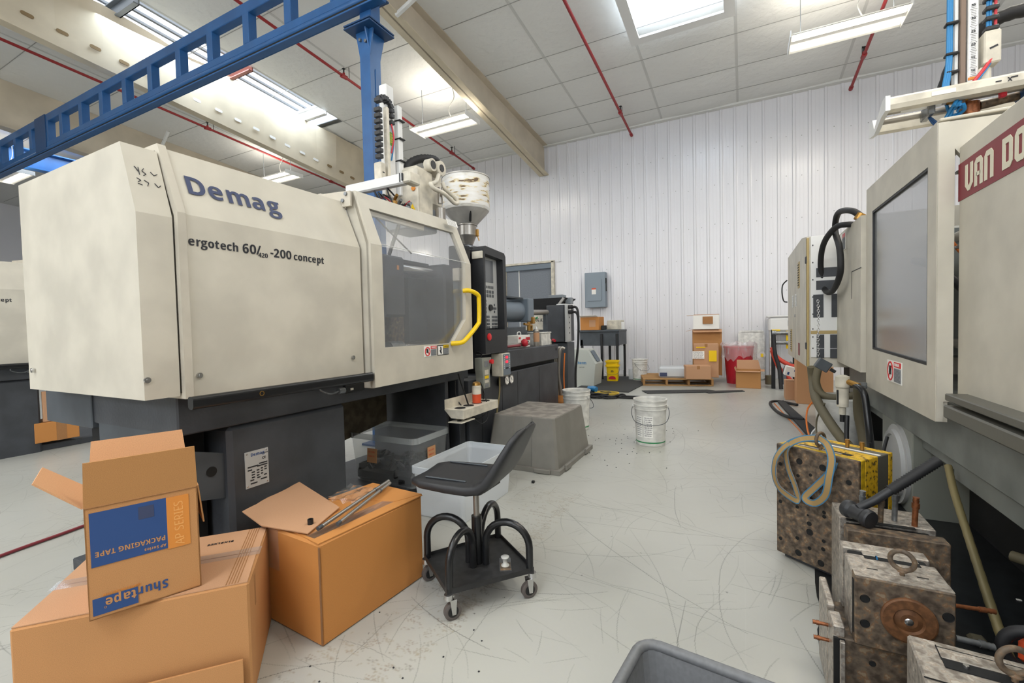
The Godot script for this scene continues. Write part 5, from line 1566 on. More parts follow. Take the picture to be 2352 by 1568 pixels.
	for q in [[0.075, -0.15, 0.1, "zinc"], [0.125, -0.12, 0.1, "rusty"], [0.175, -0.16, 0.12, "zinc"], [0.225, -0.13, 0.105, "copper"]]:
		var nth: String = {0.075: "threaded steel", 0.125: "dark rusty", 0.175: "grey steel", 0.225: "copper"}[q[0]]
		fitting("water_fitting", "%s fitting standing upright on the mold under the hammer" % nth, V(0.32 + q[0], 0.4, -1.95 + q[1]), V(0.32 + q[0] + 0.004, 0.4 + q[2], -1.95 + q[1]), 0.012, q[3])
	var h := thing("hammer", "black dead blow hammer with ribbed grip lying across the slotted mold", "hammer", V(0.372, 0.435, -2.03))
	var hd := V(-0.22, 0.05, -0.25).normalized()
	var b := B.new()
	b.xf = Transform3D(Basis(), V(0, 0, 0))
	b.lathe(P([0, -0.052, 0.03, -0.05, 0.033, -0.044, 0.033, -0.03, 0.027, -0.02, 0.027, 0.02, 0.033, 0.03, 0.033, 0.044, 0.03, 0.05, 0, 0.052]), V(0.0, 0.0, 0), 24, V(-0.62, 0.1, -0.75))
	part("head", b, "plastic", h)
	part("handle", tb([V(0.0, 0.02, 0), V(0.05, 0.05, -0.015), V(0.1, 0.09, -0.03)], 0.0145, 12), "plastic", h)
	var gp := []
	for k in 41: gp.append(V(0.1, 0.09, -0.03).lerp(V(0.245, 0.205, -0.075), k / 40.0))
	part("grip", tb(gp, 0.0165, 12, false, 0.003), "rubber", h)
	# eyebolt mold on top of the lower mold
	m = thing("mold_block", "rusty mold with locating ring and eyebolt on top, standing on a lower mold", "mold", V(0.272, 0.245, -1.52))
	part("front_plate", bx(V(0.105, 0.0965, -0.022), V(0.21, 0.193, 0.044), 0.003), "rusty", m)
	part("side_plate", bx(V(0.105, 0.0965, -0.095), V(0.212, 0.195, 0.1), 0.003), "steel", m)
	part("slot_plate", bx(V(0.105, 0.0935, -0.165), V(0.186, 0.187, 0.04), 0.003), "dark", m)
	part("rear_plate", bx(V(0.105, 0.0965, -0.21), V(0.21, 0.193, 0.05), 0.003), "steel", m)
	part("top_face", bx(V(0.105, 0.194, -0.024), V(0.208, 0.002, 0.04), 0), "steel", m)
	part("pocket", bx(V(0.11, 0.1935, -0.135), V(0.13, 0.003, 0.022), 0), "dark", m)
	part("pocket_cover", bx(V(0.11, 0.1945, -0.16), V(0.13, 0.004, 0.03), 0.001), "steel", m)
	part("spring", tb(arc(V(0.075, 0.193, -0.135), V(0, 0.3, 1), V(0, 1, 0), 0.008, 0, 900, 40), 0.002, 6), "bluehose", m)
	part("side_slot", bx(V(-0.001, 0.1, -0.022), V(0.002, 0.15, 0.012), 0), "dark", m)
	for q in [[0.05, -0.06], [0.16, -0.06]]: part("engraved_line", bx(V(q[0], 0.1945, q[1]), V(0.025, 0.001, 0.003), 0), "dark", m)
	b = B.new()
	b.lathe(P([0, 0.006, 0.018, 0.006, 0.03, 0.002, 0.034, 0.008, 0.056, 0.008, 0.06, 0.006, 0.06, 0]), V(0.115, 0.1, 0), 36, V(0, 0, 1))
	part("locating_ring", b, "rustring", m)
	b = B.new()
	b.lathe(P([0.0, 0.008, 0.009, 0.007, 0.012, 0.0035]), V(0.115, 0.098, 0), 18, V(0, 0, 1), true)
	part("sprue_bushing", b, "chrome", m)
	holes(m, [[0.022, 0.135, 0.0095], [0.022, 0.065, 0.0095], [0.195, 0.13, 0.0105], [0.19, 0.03, 0.0095]], V(0, 0, 1), V(1, 0, 0))
	eyebolt(V(0.272 + 0.115, 0.438, -1.575), 0.026, -20, "rusty eyebolt screwed into the mold with the locating ring")
	fitting("water_fitting", "long rusty fitting sticking out to the right of the ring mold, upper one", V(0.484, 0.395, -1.55), V(0.575, 0.385, -1.58), 0.007, "copper")
	fitting("water_fitting", "taped steel fitting sticking out to the right of the ring mold, lower one", V(0.484, 0.32, -1.53), V(0.56, 0.312, -1.54), 0.01, "zinc")
	m = thing("mold_block", "lowest mold with two copper fittings pointing at the aisle, under the ring mold", "mold", V(0.235, 0, -1.54))
	part("main_block", bx(V(0.125, 0.121, -0.1), V(0.25, 0.242, 0.2), 0.003), "rusty", m)
	part("side_plate", bx(V(-0.002, 0.15, -0.175), V(0.02, 0.27, 0.17), 0.003), "steel", m)
	part("side_plate", bx(V(0.004, 0.14, -0.045), V(0.03, 0.262, 0.08), 0.003), "steel", m)
	part("dark_gap", bx(V(0.004, 0.12, 0.0), V(0.026, 0.24, 0.01), 0), "dark", m)
	part("edge_strip", bx(V(0.01, 0.12, 0.012), V(0.012, 0.24, 0.014), 0.002), "steel", m)
	holes(m, [[0.08, 0.1, 0.009], [0.17, 0.11, 0.009], [0.08, 0.19, 0.007], [0.17, 0.2, 0.006]], V(0, 0, 1), V(1, 0, 0))
	fitting("water_fitting", "upper of the two copper fittings pointing at the aisle", V(0.228, 0.225, -1.62), V(0.185, 0.225, -1.62), 0.007, "copper")
	fitting("water_fitting", "lower of the two copper fittings pointing at the aisle", V(0.228, 0.19, -1.6), V(0.185, 0.19, -1.6), 0.007, "copper")
	m = thing("mold_block", "nearest steel mold with pocketed top and red corner, at the bottom right", "mold", V(0.335, 0, -1.33), -4)
	part("body", bx(V(0.2, 0.208, 0.14), V(0.4, 0.416, 0.27), 0.004), "steel", m)
	part("red_paint", bx(V(0.285, 0.4165, 0.06), V(0.13, 0.002, 0.09), 0), "vdred", m)
	part("pocket", bx(V(0.13, 0.4165, 0.085), V(0.17, 0.003, 0.03), 0), "dark", m)
	part("pocket_cover", bx(V(0.13, 0.417, 0.05), V(0.17, 0.004, 0.036), 0.001), "steel", m)
	for q in [[0.045, 0.05, 0.002, 0.05], [0.13, 0.03, 0.17, 0.002], [0.1, 0.155, 0.2, 0.002]]: part("joint", bx(V(q[0], 0.4175, q[1]), V(q[2], 0.002, q[3]), 0), "dark", m)
	for x in [0.08, 0.2]: part("pin", tb([V(x, 0.41, 0.085), V(x, 0.425, 0.085)], 0.005, 10), "chrome", m)
	eyebolt(V(0.48, 0.417, -1.235), 0.026, 10, "eyebolt on the nearest mold at the bottom right corner")
	b = B.new()
	b.tube(arc(V(0, 0, 0), V(1, 0, 0.3), UP, 0.055, 0, 360, 30).slice(0, 30), 0.014, 12, true)
	var lr := solo("lifting_ring", b, "rubber", "thick black ring at the right edge beside the braided hose", "ring", "", V(0.64, 0.31, -1.55))
	part("red_insert", bx(V(0, -0.005, -0.02), V(0.05, 0.06, 0.02), 0.01), "redorange", lr)
	solo("ring_stand", bx(V(0.69, 0.125, -1.57), V(0.2, 0.25, 0.12), 0.01), "dark", "dark block under the black ring at the right edge", "block")
	# mat, hoses and clutter under the machine
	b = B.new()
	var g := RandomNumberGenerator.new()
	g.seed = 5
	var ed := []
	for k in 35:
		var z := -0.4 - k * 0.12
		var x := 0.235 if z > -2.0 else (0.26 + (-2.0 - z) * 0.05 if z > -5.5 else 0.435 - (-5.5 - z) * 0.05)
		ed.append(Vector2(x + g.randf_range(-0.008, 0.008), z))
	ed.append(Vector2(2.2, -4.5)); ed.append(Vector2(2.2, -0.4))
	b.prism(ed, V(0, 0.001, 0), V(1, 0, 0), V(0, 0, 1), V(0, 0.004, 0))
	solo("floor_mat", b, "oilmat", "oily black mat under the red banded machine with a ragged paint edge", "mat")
	b = B.new()
	b.prism(P([0.425, -7.27, 0.5, -7.4, 0.66, -5.6, 0.56, -5.2]), V(0, 0.005, 0), V(1, 0, 0), V(0, 0, 1), V(0, 0.02, 0))
	solo("cable_ramp", b, "mat", "flat black cable ramp on the floor along the far cabinet", "ramp")
	b = B.new()
	b.tube(curve(Q([0.38, 0.004, -7.2, 0.44, 0.005, -6.4, 0.51, 0.004, -5.6, 0.53, 0.005, -5.2]), 6), 0.007, 6)
	solo("orange_line", b, "orangehose", "thin orange strip along the floor beside the black cable ramp", "strip")
	solo("braided_hose", tb(curve(Q([0.83, 0.47, -2.72, 0.82, 0.38, -2.62, 0.8, 0.25, -2.4, 0.74, 0.16, -2.05, 0.7, 0.1, -1.8, 0.66, 0.08, -1.65]), 10), 0.014, 10, false, 0.001), "braid", "braided tan hose hanging from the machine bed down beside the molds", "hose")
	solo("pale_pipe", tb(curve(Q([0.9, 0.24, -2.35, 1.05, 0.24, -2.2, 1.25, 0.22, -2.0]), 6), 0.02, 10), "oldhose", "pale pipe lying under the machine at the right edge", "pipe")
	b = B.new()
	b.tube(Q([0.62, 0.03, -1.95, 0.68, 0.08, -1.9, 0.74, 0.06, -1.8]), 0.006, 8)
	solo("allen_key", b, "chrome", "bent chrome key lying on the oily mat right of the ring mold", "tool")
	solo("foam_chip", bx(V(0.72, 0.02, -2.1), V(0.05, 0.03, 0.04), 0.01), "oldhose", "tan scrap on the oily mat beside the slotted mold", "scrap")
	for k in 7:
		var q := V([0.2, 0.24, 0.27, 0.68, 0.62, 0.9, 0.95][k] + 0.08, 0.007, [-1.9, -1.75, -1.62, -2.02, -2.3, -2.5, -2.25][k])
		solo("paper_chip", bx(q, V(0.016, 0.004, 0.01), 0.001), "paper", "tiny pale chip scattered on the oily mat around the molds", "scrap", "pale chips on the mat")
	# valve box, regulator and hoses between cabinet and machine
	var v := thing("junction_box", "tilted grey junction box hung on a chain below the vented cabinet", "box", V(0.515, 0.82, -3.95))
	part("box", bx(V(0, 0, 0), V(0.085, 0.075, 0.09), 0.005, Basis(V(0, 0, 1), deg_to_rad(-32))), "slate2", v)
	part("gland", tb([V(0.045, -0.03, 0), V(0.075, -0.05, 0)], 0.012, 8), "plastic", v)
	var ch := thing("chain", "bright link chain hanging in front of the vented white panel", "chain", V(0.53, 0.86, -4.3))
	for k in 24:
		b = B.new()
		b.tube(arc(Vector3.ZERO, V(1, 0, 0) if k % 2 else V(0, 0, 1), V(0, 1.4, 0), 0.008, 0, 360, 12).slice(0, 12), 0.0025, 6, true)
		part("link", b, "chrome", ch, V(-0.002 * sin(k * 0.3), k * 0.019, 0))
	v = thing("air_regulator", "grey air regulator bowl with hose and brass elbow below the side cover", "regulator", V(0.6, 0.5, -3.75))
	b = B.new()
	b.lathe(P([0, 0, 0.02, 0, 0.02, 0.05, 0.034, 0.055, 0.036, 0.18, 0.042, 0.19, 0.042, 0.26, 0.02, 0.27, 0, 0.27]), Vector3.ZERO, 24)
	part("bowl", b, "ivory", v)
	part("sight_glass", bx(V(-0.03, 0.12, 0.02), V(0.012, 0.1, 0.012), 0.003), "black", v)
	b = B.new()
	b.cyl(V(0.02, 0.23, 0.02), V(0.075, 0.21, 0.08), 0.018, 12)
	part("elbow", b, "brass", v)
	part("drain", tb([V(0, 0, 0), V(0, -0.05, 0)], 0.016, 12), "black", v)
	part("hose", tb(curve(Q([0.06, 0.21, 0.06, 0.09, 0.17, 0.14, 0.1, 0.0, 0.2, 0.11, -0.16, 0.22, 0.12, -0.35, 0.2]), 6), 0.02, 10), "blackgloss", v)
	part("bracket", bx(V(0.08, 0.2, -0.03), V(0.12, 0.04, 0.02), 0.004), "zinc", v)
	var hl2 := [["thick_hose", Q([0.53, 0.74, -4.7, 0.54, 0.62, -4.7, 0.53, 0.5, -4.4, 0.58, 0.36, -3.9, 0.7, 0.2, -3.7]), 0.034, "oldhose", "thick dusty hose sweeping down from the vented cabinet to the floor"],
		["curved_hose", Q([0.56, 0.74, -4.55, 0.54, 0.62, -4.5, 0.58, 0.53, -4.45, 0.68, 0.52, -4.4, 0.8, 0.55, -4.4]), 0.03, "oldhose", "shorter dusty hose curving below the hanging junction box"],
		["dusty_hose", Q([0.72, 0.7, -3.9, 0.72, 0.5, -3.9, 0.74, 0.3, -3.85, 0.72, 0.1, -3.7, 0.62, 0.03, -3.5]), 0.035, "oldhose", "dusty upright hose behind the air regulator"],
		["black_hose", Q([0.62, 0.5, -3.72, 0.61, 0.3, -3.66, 0.63, 0.15, -3.6, 0.63, 0.03, -3.5]), 0.014, "black", "black hose dropping from the regulator bowl to behind the yellow mold"],
		["black_loop", Q([0.66, 0.42, -3.3, 0.66, 0.25, -3.3, 0.64, 0.1, -3.2, 0.68, 0.06, -3.1, 0.71, 0.14, -3.1, 0.7, 0.35, -3.2, 0.74, 0.46, -3.3]), 0.009, "black", "thin black hose loop hanging behind the yellow mold"],
		["brown_cable", Q([0.56, 0.5, -4.2, 0.52, 0.35, -4.3, 0.52, 0.2, -4.2, 0.58, 0.1, -3.9, 0.7, 0.06, -3.6]), 0.006, "oldhose", "thin brown cable trailing down to the clutter behind the yellow mold"],
		["orange_cable", Q([0.56, 0.5, -4.55, 0.49, 0.38, -4.6, 0.48, 0.22, -4.5, 0.52, 0.08, -4.2, 0.6, 0.03, -3.9]), 0.007, "orangehose", "orange cable drooping in front of the white drum under the cabinet"],
		["grey_cable", Q([0.38, 0.02, -3.5, 0.42, 0.1, -3.6, 0.5, 0.16, -3.9, 0.62, 0.14, -3.8, 0.55, 0.05, -3.5, 0.44, 0.03, -3.2, 0.5, 0.02, -3.0]), 0.009, "oldhose", "tangled grey cable lying on the floor behind the yellow mold"],
		["black_cable", Q([0.33, 0.012, -3.3, 0.3, 0.012, -3.6, 0.42, 0.012, -3.8, 0.55, 0.06, -4.0, 0.7, 0.12, -4.1]), 0.008, "black", "black cable coming out onto the aisle floor behind the yellow mold"],
		["floor_cable", Q([0.63, 0.03, -7.0, 0.45, 0.012, -7.35, 0.33, 0.012, -7.2, 0.36, 0.012, -6.6, 0.46, 0.03, -6.1, 0.6, 0.03, -6.0]), 0.018, "rubber", "black cable looping onto the floor beside the tall cardboard sheet"]]
	for q in hl2: solo(q[0], tb(curve(q[1], 8), q[2], 10), q[3], q[4], "hose")
	var dr := thing("drum", "dirty white drum standing under the vented cabinet behind the hoses", "drum", V(0.72, 0, -4.55))
	b = B.new()
	b.lathe(P([0, 0, 0.17, 0, 0.18, 0.48, 0.185, 0.5, 0.17, 0.52, 0.0, 0.52]), Vector3.ZERO, 30)
	part("body", b, "bucket", dr)
	b = B.new()
	b.box(V(0, 0.54, 0), V(0.05, 0.04, 0.05), 0.01); b.tube(Q([0, 0.54, 0, 0.02, 0.6, 0]), 0.006, 6)
	part("bung", b, "black", dr)
	v = thing("coolant_pump", "small dusty pump with white cap on the floor behind the yellow mold", "pump", V(0.62, 0, -3.35))
	part("housing", bx(V(0, 0.07, 0), V(0.22, 0.14, 0.2), 0.03), "oldhose", v)
	part("white_cap", tb([V(-0.06, 0.14, 0.02), V(-0.06, 0.22, 0.02)], 0.025, 12), "white", v)
	solo("grate", bx(V(0.62, 0.02, -2.95), V(0.5, 0.03, 0.3), 0.004), "slate2", "dark grated tray on the floor behind the yellow mold", "tray")
	v = thing("cardboard_sheet", "tall tan cardboard carton standing under the far cabinet by the aisle", "box", V(0.66, 0, -7.3))
	part("carton", bx(V(0.2, 0.31, -0.15), V(0.42, 0.62, 0.3), 0.004), "card4", v)
	v = thing("cardboard_box", "small brown closed carton on the floor left of the tall tan carton", "box", V(0.56, 0, -7.75))
	part("carton", bx(V(0.13, 0.135, 0), V(0.3, 0.27, 0.3), 0.004), "card3", v)
	part("flap_edge", bx(V(0.13, 0.271, 0), V(0.29, 0.003, 0.006), 0), "cardedge", v)
	v = thing("white_carton", "white printed carton lying tilted on the small brown carton", "box", V(0.65, 0.345, -7.62))
	part("carton", bx(V(0, 0.06, 0), V(0.24, 0.13, 0.2), 0.003, Basis(V(0, 0, 1), deg_to_rad(-14))), "paper", v)
	part("blue_print", bx(V(0.02, 0.08, 0.1), V(0.06, 0.02, 0.003), 0, Basis(V(0, 0, 1), deg_to_rad(-14))), "navy", v)
	part("blue_print", bx(V(-0.08, 0.05, 0.1), V(0.025, 0.04, 0.003), 0, Basis(V(0, 0, 1), deg_to_rad(-14))), "navy", v)
	solo("white_tie", tb(curve(Q([0.6, 0.14, -5.0, 0.56, 0.1, -4.95, 0.54, 0.02, -4.9, 0.57, 0.03, -4.92, 0.61, 0.12, -4.98]), 5), 0.008, 6), "white", "white plastic tie lying beside the drum under the cabinet", "tie")


func block_letter(ch: String, w: float, h: float) -> B:
	var b := B.new()
	var s := w * 0.32
	var d := V(0, 0, 0.002)
	var X := V(1, 0, 0)
	var c := w * 0.24
	if ch == "V":
		b.prism(P([0, h, s, h, s, h * 0.3, w * 0.5, h * 0.14, w - s, h * 0.3, w - s, h, w, h, w, h * 0.22, w * 0.62, 0, w * 0.38, 0, 0, h * 0.22]), Vector3.ZERO, X, UP, d)
	elif ch == "A" or ch == "N":
		b.prism(P([0, 0, s, 0, s, h - s, w - s, h - s, w - s, 0, w, 0, w, h - c, w - c, h, c, h, 0, h - c]), Vector3.ZERO, X, UP, d)
		if ch == "A": b.box(V(w * 0.5, h * 0.42, 0.001), V(w - s * 1.6, s * 0.7, 0.002), 0)
	elif ch == "R":
		b.ring(P([0, 0, 0, h, w - c, h, w, h - c, w, h * 0.45, w - c, h * 0.36]), P([s, h * 0.5, s, h - s, w - s - 0.001, h - s, w - s, h - s - 0.001, w - s, h * 0.52, w - s - 0.001, h * 0.5]), Vector3.ZERO, X, UP, d)
		b.box(V(w - s * 0.5, h * 0.2, 0.001), V(s, h * 0.4, 0.002), 0)
	else:
		var k := 0.001 if ch == "D" else c
		b.ring(P([k, 0, w - c, 0, w, c, w, h - c, w - c, h, k, h, 0, h - k, 0, k]), P([s + 0.001, s, w - s - 0.002, s, w - s, s + 0.002, w - s, h - s - 0.002, w - s - 0.002, h - s, s + 0.001, h - s, s, h - s - 0.001, s, s + 0.001]), Vector3.ZERO, X, UP, d)
	return b


# ---------- cartons, stool, tubs, buckets in front ----------
func wallbox(b: B, w: float, h: float, d: float, t := 0.005, x0 := 0.0):   # open box, x 0..w, z 0..-d
	b.box(V(w * 0.5, h * 0.5, -t * 0.5), V(w, h, t), 0.001)
	b.box(V(w * 0.5, h * 0.5, -d + t * 0.5), V(w, h, t), 0.001)
	b.box(V(t * 0.5, h * 0.5, -d * 0.5), V(t, h, d), 0.001)
	b.box(V(w - t * 0.5, h * 0.5, -d * 0.5), V(t, h, d), 0.001)
	b.box(V(w * 0.5, t * 0.5, -d * 0.5), V(w, t, d), 0.001)
func flap(b: B, a: Vector3, c: Vector3, dir: Vector3, t := 0.004, skew := 0.01):   # flap hinged on a-c
	var e := (c - a).normalized()
	var nn := e.cross(dir).normalized() * t
	b.prism([Vector2(0, 0), Vector2(a.distance_to(c), 0), Vector2(a.distance_to(c) - skew, dir.length()), Vector2(skew, dir.length())], a, e, dir.normalized(), nn)


func do_front():
	# large closed carton
	var o := thing("cardboard_box", "large closed carton in the lower left corner with the printed tape carton on top", "box", V(-1.746, 0, -0.427), 48.4)
	var b := B.new()
	b.box(V(0.28, 0.187, -0.215), V(0.56, 0.374, 0.43), 0.006)
	part("carton", b, "card", o)
	b = B.new()
	b.prism(P([0.004, -0.004, 0.556, -0.004, 0.552, -0.212, 0.008, -0.212]), V(0, 0.374, 0), V(1, 0, 0), V(0, 0, 1), V(0, 0.003, 0))
	b.prism(P([0.004, -0.218, 0.556, -0.218, 0.556, -0.427, 0.004, -0.427]), V(0, 0.374, 0), V(1, 0, 0), V(0, 0, 1), V(0, 0.003, 0))
	part("top_flap", b, "card3", o)
	b = B.new()
	for k in 5: b.box(V(0.53 - k * 0.008, 0.3775, -0.215), V(0.003, 0.0015, 0.42), 0.0005)
	part("crush_line", b, "cardin", o)
	part("tape", bx(V(0.28, 0.3785, -0.215), V(0.57, 0.0012, 0.06), 0), "film", o)
	txt("22X15X15", 0.014, "ink", o, V(0.375, 0.3785, -0.335), Vector3(-90, 0, 0))
	part("side_tear", bx(V(0.5605, 0.3, -0.1), V(0.001, 0.1, 0.02), 0), "cardin", o)
	b = B.new()
	b.box(V(0.25, 0.075, 0.02), V(0.58, 0.15, 0.006), 0.001)
	solo("cardboard_sheet", b, "card", "loose cardboard sheet leaning on the front of the large carton at the bottom edge", "cardboard", "", o.position, o.rotation_degrees)
	# printed carton, upside down and open
	o = thing("tape_carton", "open carton printed upside down with a blue PACKAGING TAPE panel, standing on the large carton", "box", V(-1.58, 0.378, -0.535), 68)
	b = B.new()
	wallbox(b, 0.253, 0.31, 0.24)
	part("carton", b, "card", o)
	b = B.new()
	flap(b, V(0, 0.31, -0.002), V(0.253, 0.31, -0.002), V(0, 0.125, 0.012), 0.004, 0.004)
	part("front_flap", b, "card2b", o)
	b = B.new()
	flap(b, V(0, 0.31, -0.24), V(0.253, 0.31, -0.24), V(0, 0.13, -0.04))
	part("rear_flap", b, "card4", o)
	b = B.new()
	flap(b, V(0, 0.31, -0.235), V(0, 0.31, -0.005), V(-0.09, 0.09, 0.02), 0.004, 0.02)
	part("left_flap", b, "card4", o)
	b = B.new()
	flap(b, V(0.253, 0.31, -0.235), V(0.253, 0.31, -0.005), V(0.012, -0.12, 0))
	part("right_flap", b, "card", o)
	part("crease", bx(V(0.126, 0.309, 0.001), V(0.25, 0.004, 0.004), 0.001), "cardin", o)
	part("blue_panel", bx(V(0.093, 0.219, 0.001), V(0.166, 0.149, 0.0015), 0), "navy", o)
	part("orange_panel", bx(V(0.203, 0.216, 0.001), V(0.054, 0.152, 0.0015), 0), "orange", o)
	part("blue_patch", bx(V(0.13, 0.265, 0.002), V(0.035, 0.035, 0.001), 0), "demagblue", o)
	txt("PACKAGING TAPE", 0.0145, "card", o, V(0.172, 0.178, 0.002), Vector3(0, 0, 180), true, "Droid Sans", 0.95)
	txt("AP Series", 0.0085, "card", o, V(0.172, 0.156, 0.002), Vector3(0, 0, 180))
	txt("AP SERIES", 0.022, "cardorange", o, V(0.205, 0.146, 0.002), Vector3(0, 0, 90), false)
	part("blue_panel", bx(V(0.056, 0.034, 0.001), V(0.095, 0.046, 0.0015), 0), "navy", o)
	txt("Shur", 0.026, "navy", o, V(0.173, 0.042, 0.0015), Vector3(0, 0, 180), true, "Droid Sans", 0.9)
	txt("tape", 0.026, "card", o, V(0.101, 0.04, 0.0022), Vector3(0, 0, 180), true, "Droid Sans", 0.9)
	b = B.new()
	b.ring(ell(0.003, 0.003, 12), ell(0.0022, 0.0022, 12), V(0.034, 0.028, 0.002), V(1, 0, 0), UP, V(0, 0, 0.0005))
	part("round_mark", b, "card", o)
	txt("quality you can trust", 0.006, "orange", o, V(0.11, 0.062, 0.0015), Vector3(0, 0, 180))
	# orange-brown carton with junk on top
	o = thing("cardboard_box", "orange brown carton with torn lid and steel rods on top, left of the stool", "box", V(-1.715, 0, -1.125), -4)
	b = B.new()
	b.box(V(0.175, 0.19, -0.27), V(0.35, 0.38, 0.54), 0.008)
	part("carton", b, "card2", o)
	b = B.new()
	b.prism(P([0.345, -0.0, 0.353, -0.54, 0.18, -0.53, 0.16, -0.02]), V(0, 0.379, 0), V(1, 0, 0), V(0, 0, 1), V(0, 0.004, 0))
	b.prism(P([0.0, -0.3, 0.02, -0.545, 0.345, -0.545, 0.3, -0.42]), V(0, 0.381, 0), V(1, 0, 0), V(0, 0, 1), V(0, 0.004, 0))
	part("top_flap", b, "card2", o)
	b = B.new()
	b.box(V(-0.0015, 0.3, -0.05), V(0.003, 0.14, 0.1), 0); b.box(V(0.05, 0.3, 0.0015), V(0.1, 0.16, 0.002), 0); b.box(V(0.27, 0.3835, -0.27), V(0.05, 0.001, 0.5), 0)
	part("tape", b, "film", o)
	part("edge_wear", bx(V(0.349, 0.19, 0.0), V(0.008, 0.36, 0.004), 0.001), "cardedge", o)
	var g := RandomNumberGenerator.new()
	g.seed = 8
	var pl := [Vector2(-1.90, -1.155)]
	for k in 8: pl.append(Vector2(lerpf(-1.9, -2.0, (k + 1) / 9.0) + g.randf_range(-0.008, 0.008), lerpf(-1.155, -1.5, (k + 1) / 9.0)))
	pl.append_array([Vector2(-2.0, -1.51), Vector2(-1.55, -1.36), Vector2(-1.46, -1.13), Vector2(-1.69, -1.1)])
	b = B.new()
	b.prism(pl, V(0, 0.389, 0), V(1, 0, 0), V(0, 0, 1), V(0, 0.004, 0))
	solo("cardboard_sheet", b, "card3", "torn loose cardboard lid lying on the orange brown carton", "cardboard")
	for q in [[-1.435, -1.161, -1.547, -1.66, "front one with the dark tip"], [-1.4, -1.22, -1.52, -1.64, "rear one"]]:
		var r := thing("steel_rod", "grey steel rod lying on the orange brown carton, %s" % q[4], "rod", Vector3.ZERO, 0, "steel rods on the carton")
		var a := V(q[0], 0.405, q[1])
		var c := V(q[2], 0.412, q[3])
		part("rod", tb([a, a.lerp(c, 0.03), c], 0.0075, 12), "inoxlight", r)
		part("collar", tb([a.lerp(c, 0.76), a.lerp(c, 0.78)], 0.01, 12), "zinc", r)
		part("tip", tb([a.lerp(c, -0.015), a.lerp(c, 0.03)], 0.008, 12), "slate2", r)
	b = B.new()
	b.lathe(P([0.011, 0, 0.011, 0.02, 0.007, 0.02, 0.007, 0.004, 0, 0.004]), Vector3.ZERO, 18)
	solo("tube_stopper", b, "black", "small black plastic cap standing on the torn cardboard lid", "cap", "", V(-1.52, 0.393, -1.19))
	b = B.new()
	for i in 8:
		for k in 6:
			var f := func(x: float, y: float) -> Vector3: return V(-1.66 + x * 0.022 - y * 0.006, 0.396 + 0.012 * sin(x * 2.1 + y * 1.3) * cos(y * 1.9) + 0.012, -1.38 - y * 0.03)
			b.quad(f.call(i, k), f.call(i + 1, k), f.call(i + 1, k + 1), f.call(i, k + 1), UP)
	solo("plastic_bag", b, "film", "crumpled clear plastic bag under the steel rods on the carton", "bag")
	# rolling stool
	o = thing("work_stool", "black rolling shop stool with moulded seat, arched legs and tool tray", "stool", V(-1.05, 0, -1.666), 0)
	var u := V(0.633, 0, -0.774)
	var v := V(-0.8, 0, -0.6)
	var cn := [V(0.013, 0, 0.247), V(0.25, 0, -0.043), V(-0.036, 0, -0.263), V(-0.246, 0, 0.059)]
	b = B.new()
	var tp := []
	for c in cn: tp.append(Vector2(c.x, c.z))
	b.prism(tp, V(0, 0.108, 0), V(1, 0, 0), V(0, 0, 1), V(0, 0.006, 0))
	part("tray", b, "trayblack", o)
	for k in 4:
		var a: Vector3 = cn[k]
		var c: Vector3 = cn[(k + 1) % 4]
		b = B.new()
		b.prism(P([0, 0, a.distance_to(c), 0, a.distance_to(c), 0.022, 0, 0.022]), a + V(0, 0.106, 0), (c - a).normalized(), UP, (a + c).normalized() * 0.003)
		part("tray_rim", b, "trayblack", o)
	b = B.new()
	b.cyl(V(0, 0.114, 0), V(0, 0.325, 0), 0.023, 20)
	part("post", b, "blackgloss", o)
	b = B.new()
	b.cyl(V(0, 0.32, 0), V(0, 0.455, 0), 0.0135, 16)
	part("lift_rod", b, "inoxlight", o)
	for k in 4:
		var c: Vector3 = cn[k] * 0.94
		var d := c.normalized()
		var inn := d * 0.04
		var mid := (c + inn) * 0.5
		var rr := (c - inn).length() * 0.5
		var pts := [inn + V(0, 0.115, 0)]
		pts.append_array(arc(mid + V(0, 0.21, 0), -d, UP, rr, 0, 180, 14))
		pts.append(c + V(0, 0.115, 0))
		part("arched_leg", tb(pts, 0.0155, 14), "blackgloss", o)
		var cs := c * 1.04
		b = B.new()
		b.cyl(cs + V(0, 0.085, 0), cs + V(0, 0.106, 0), 0.017, 14)
		var ca := part("caster", b, "chrome", o)
		var wd := V(0.75, 0, 0.66).rotated(UP, [0.1, 0.0, 0.5, 0.25][k])
		var tr := V(wd.z, 0, -wd.x)
		var wc := cs + tr * 0.015 * (1 if k != 1 else -1) + V(0, 0.036, 0)
		b = B.new()
		for s in [-1, 1]: b.prism(P([-0.014, 0.05, 0.014, 0.05, 0.01, -0.01, -0.006, -0.01]), wc + wd * 0.015 * s, tr, UP, wd * 0.002)
		part("fork", b, "chrome", ca)
		b = B.new()
		b.lathe(P([0, -0.011, 0.028, -0.011, 0.0355, -0.008, 0.0355, 0.008, 0.028, 0.011, 0, 0.011]), wc, 28, wd)
		part("wheel", b, "wheel", ca)
		b = B.new()
		b.lathe(P([0, -0.0125, 0.012, -0.0125, 0.022, -0.0115]), wc, 20, wd); b.lathe(P([0.022, 0.0115, 0.012, 0.0125, 0, 0.0125]), wc, 20, wd)
		part("hub", b, "black", ca)
	# seat shell: sections from the front edge back over the bend and up the backrest
	b = B.new()
	var fw := V(-0.97, 0, 0.1).normalized()
	var sd := V(-0.12, 0, -1).normalized()
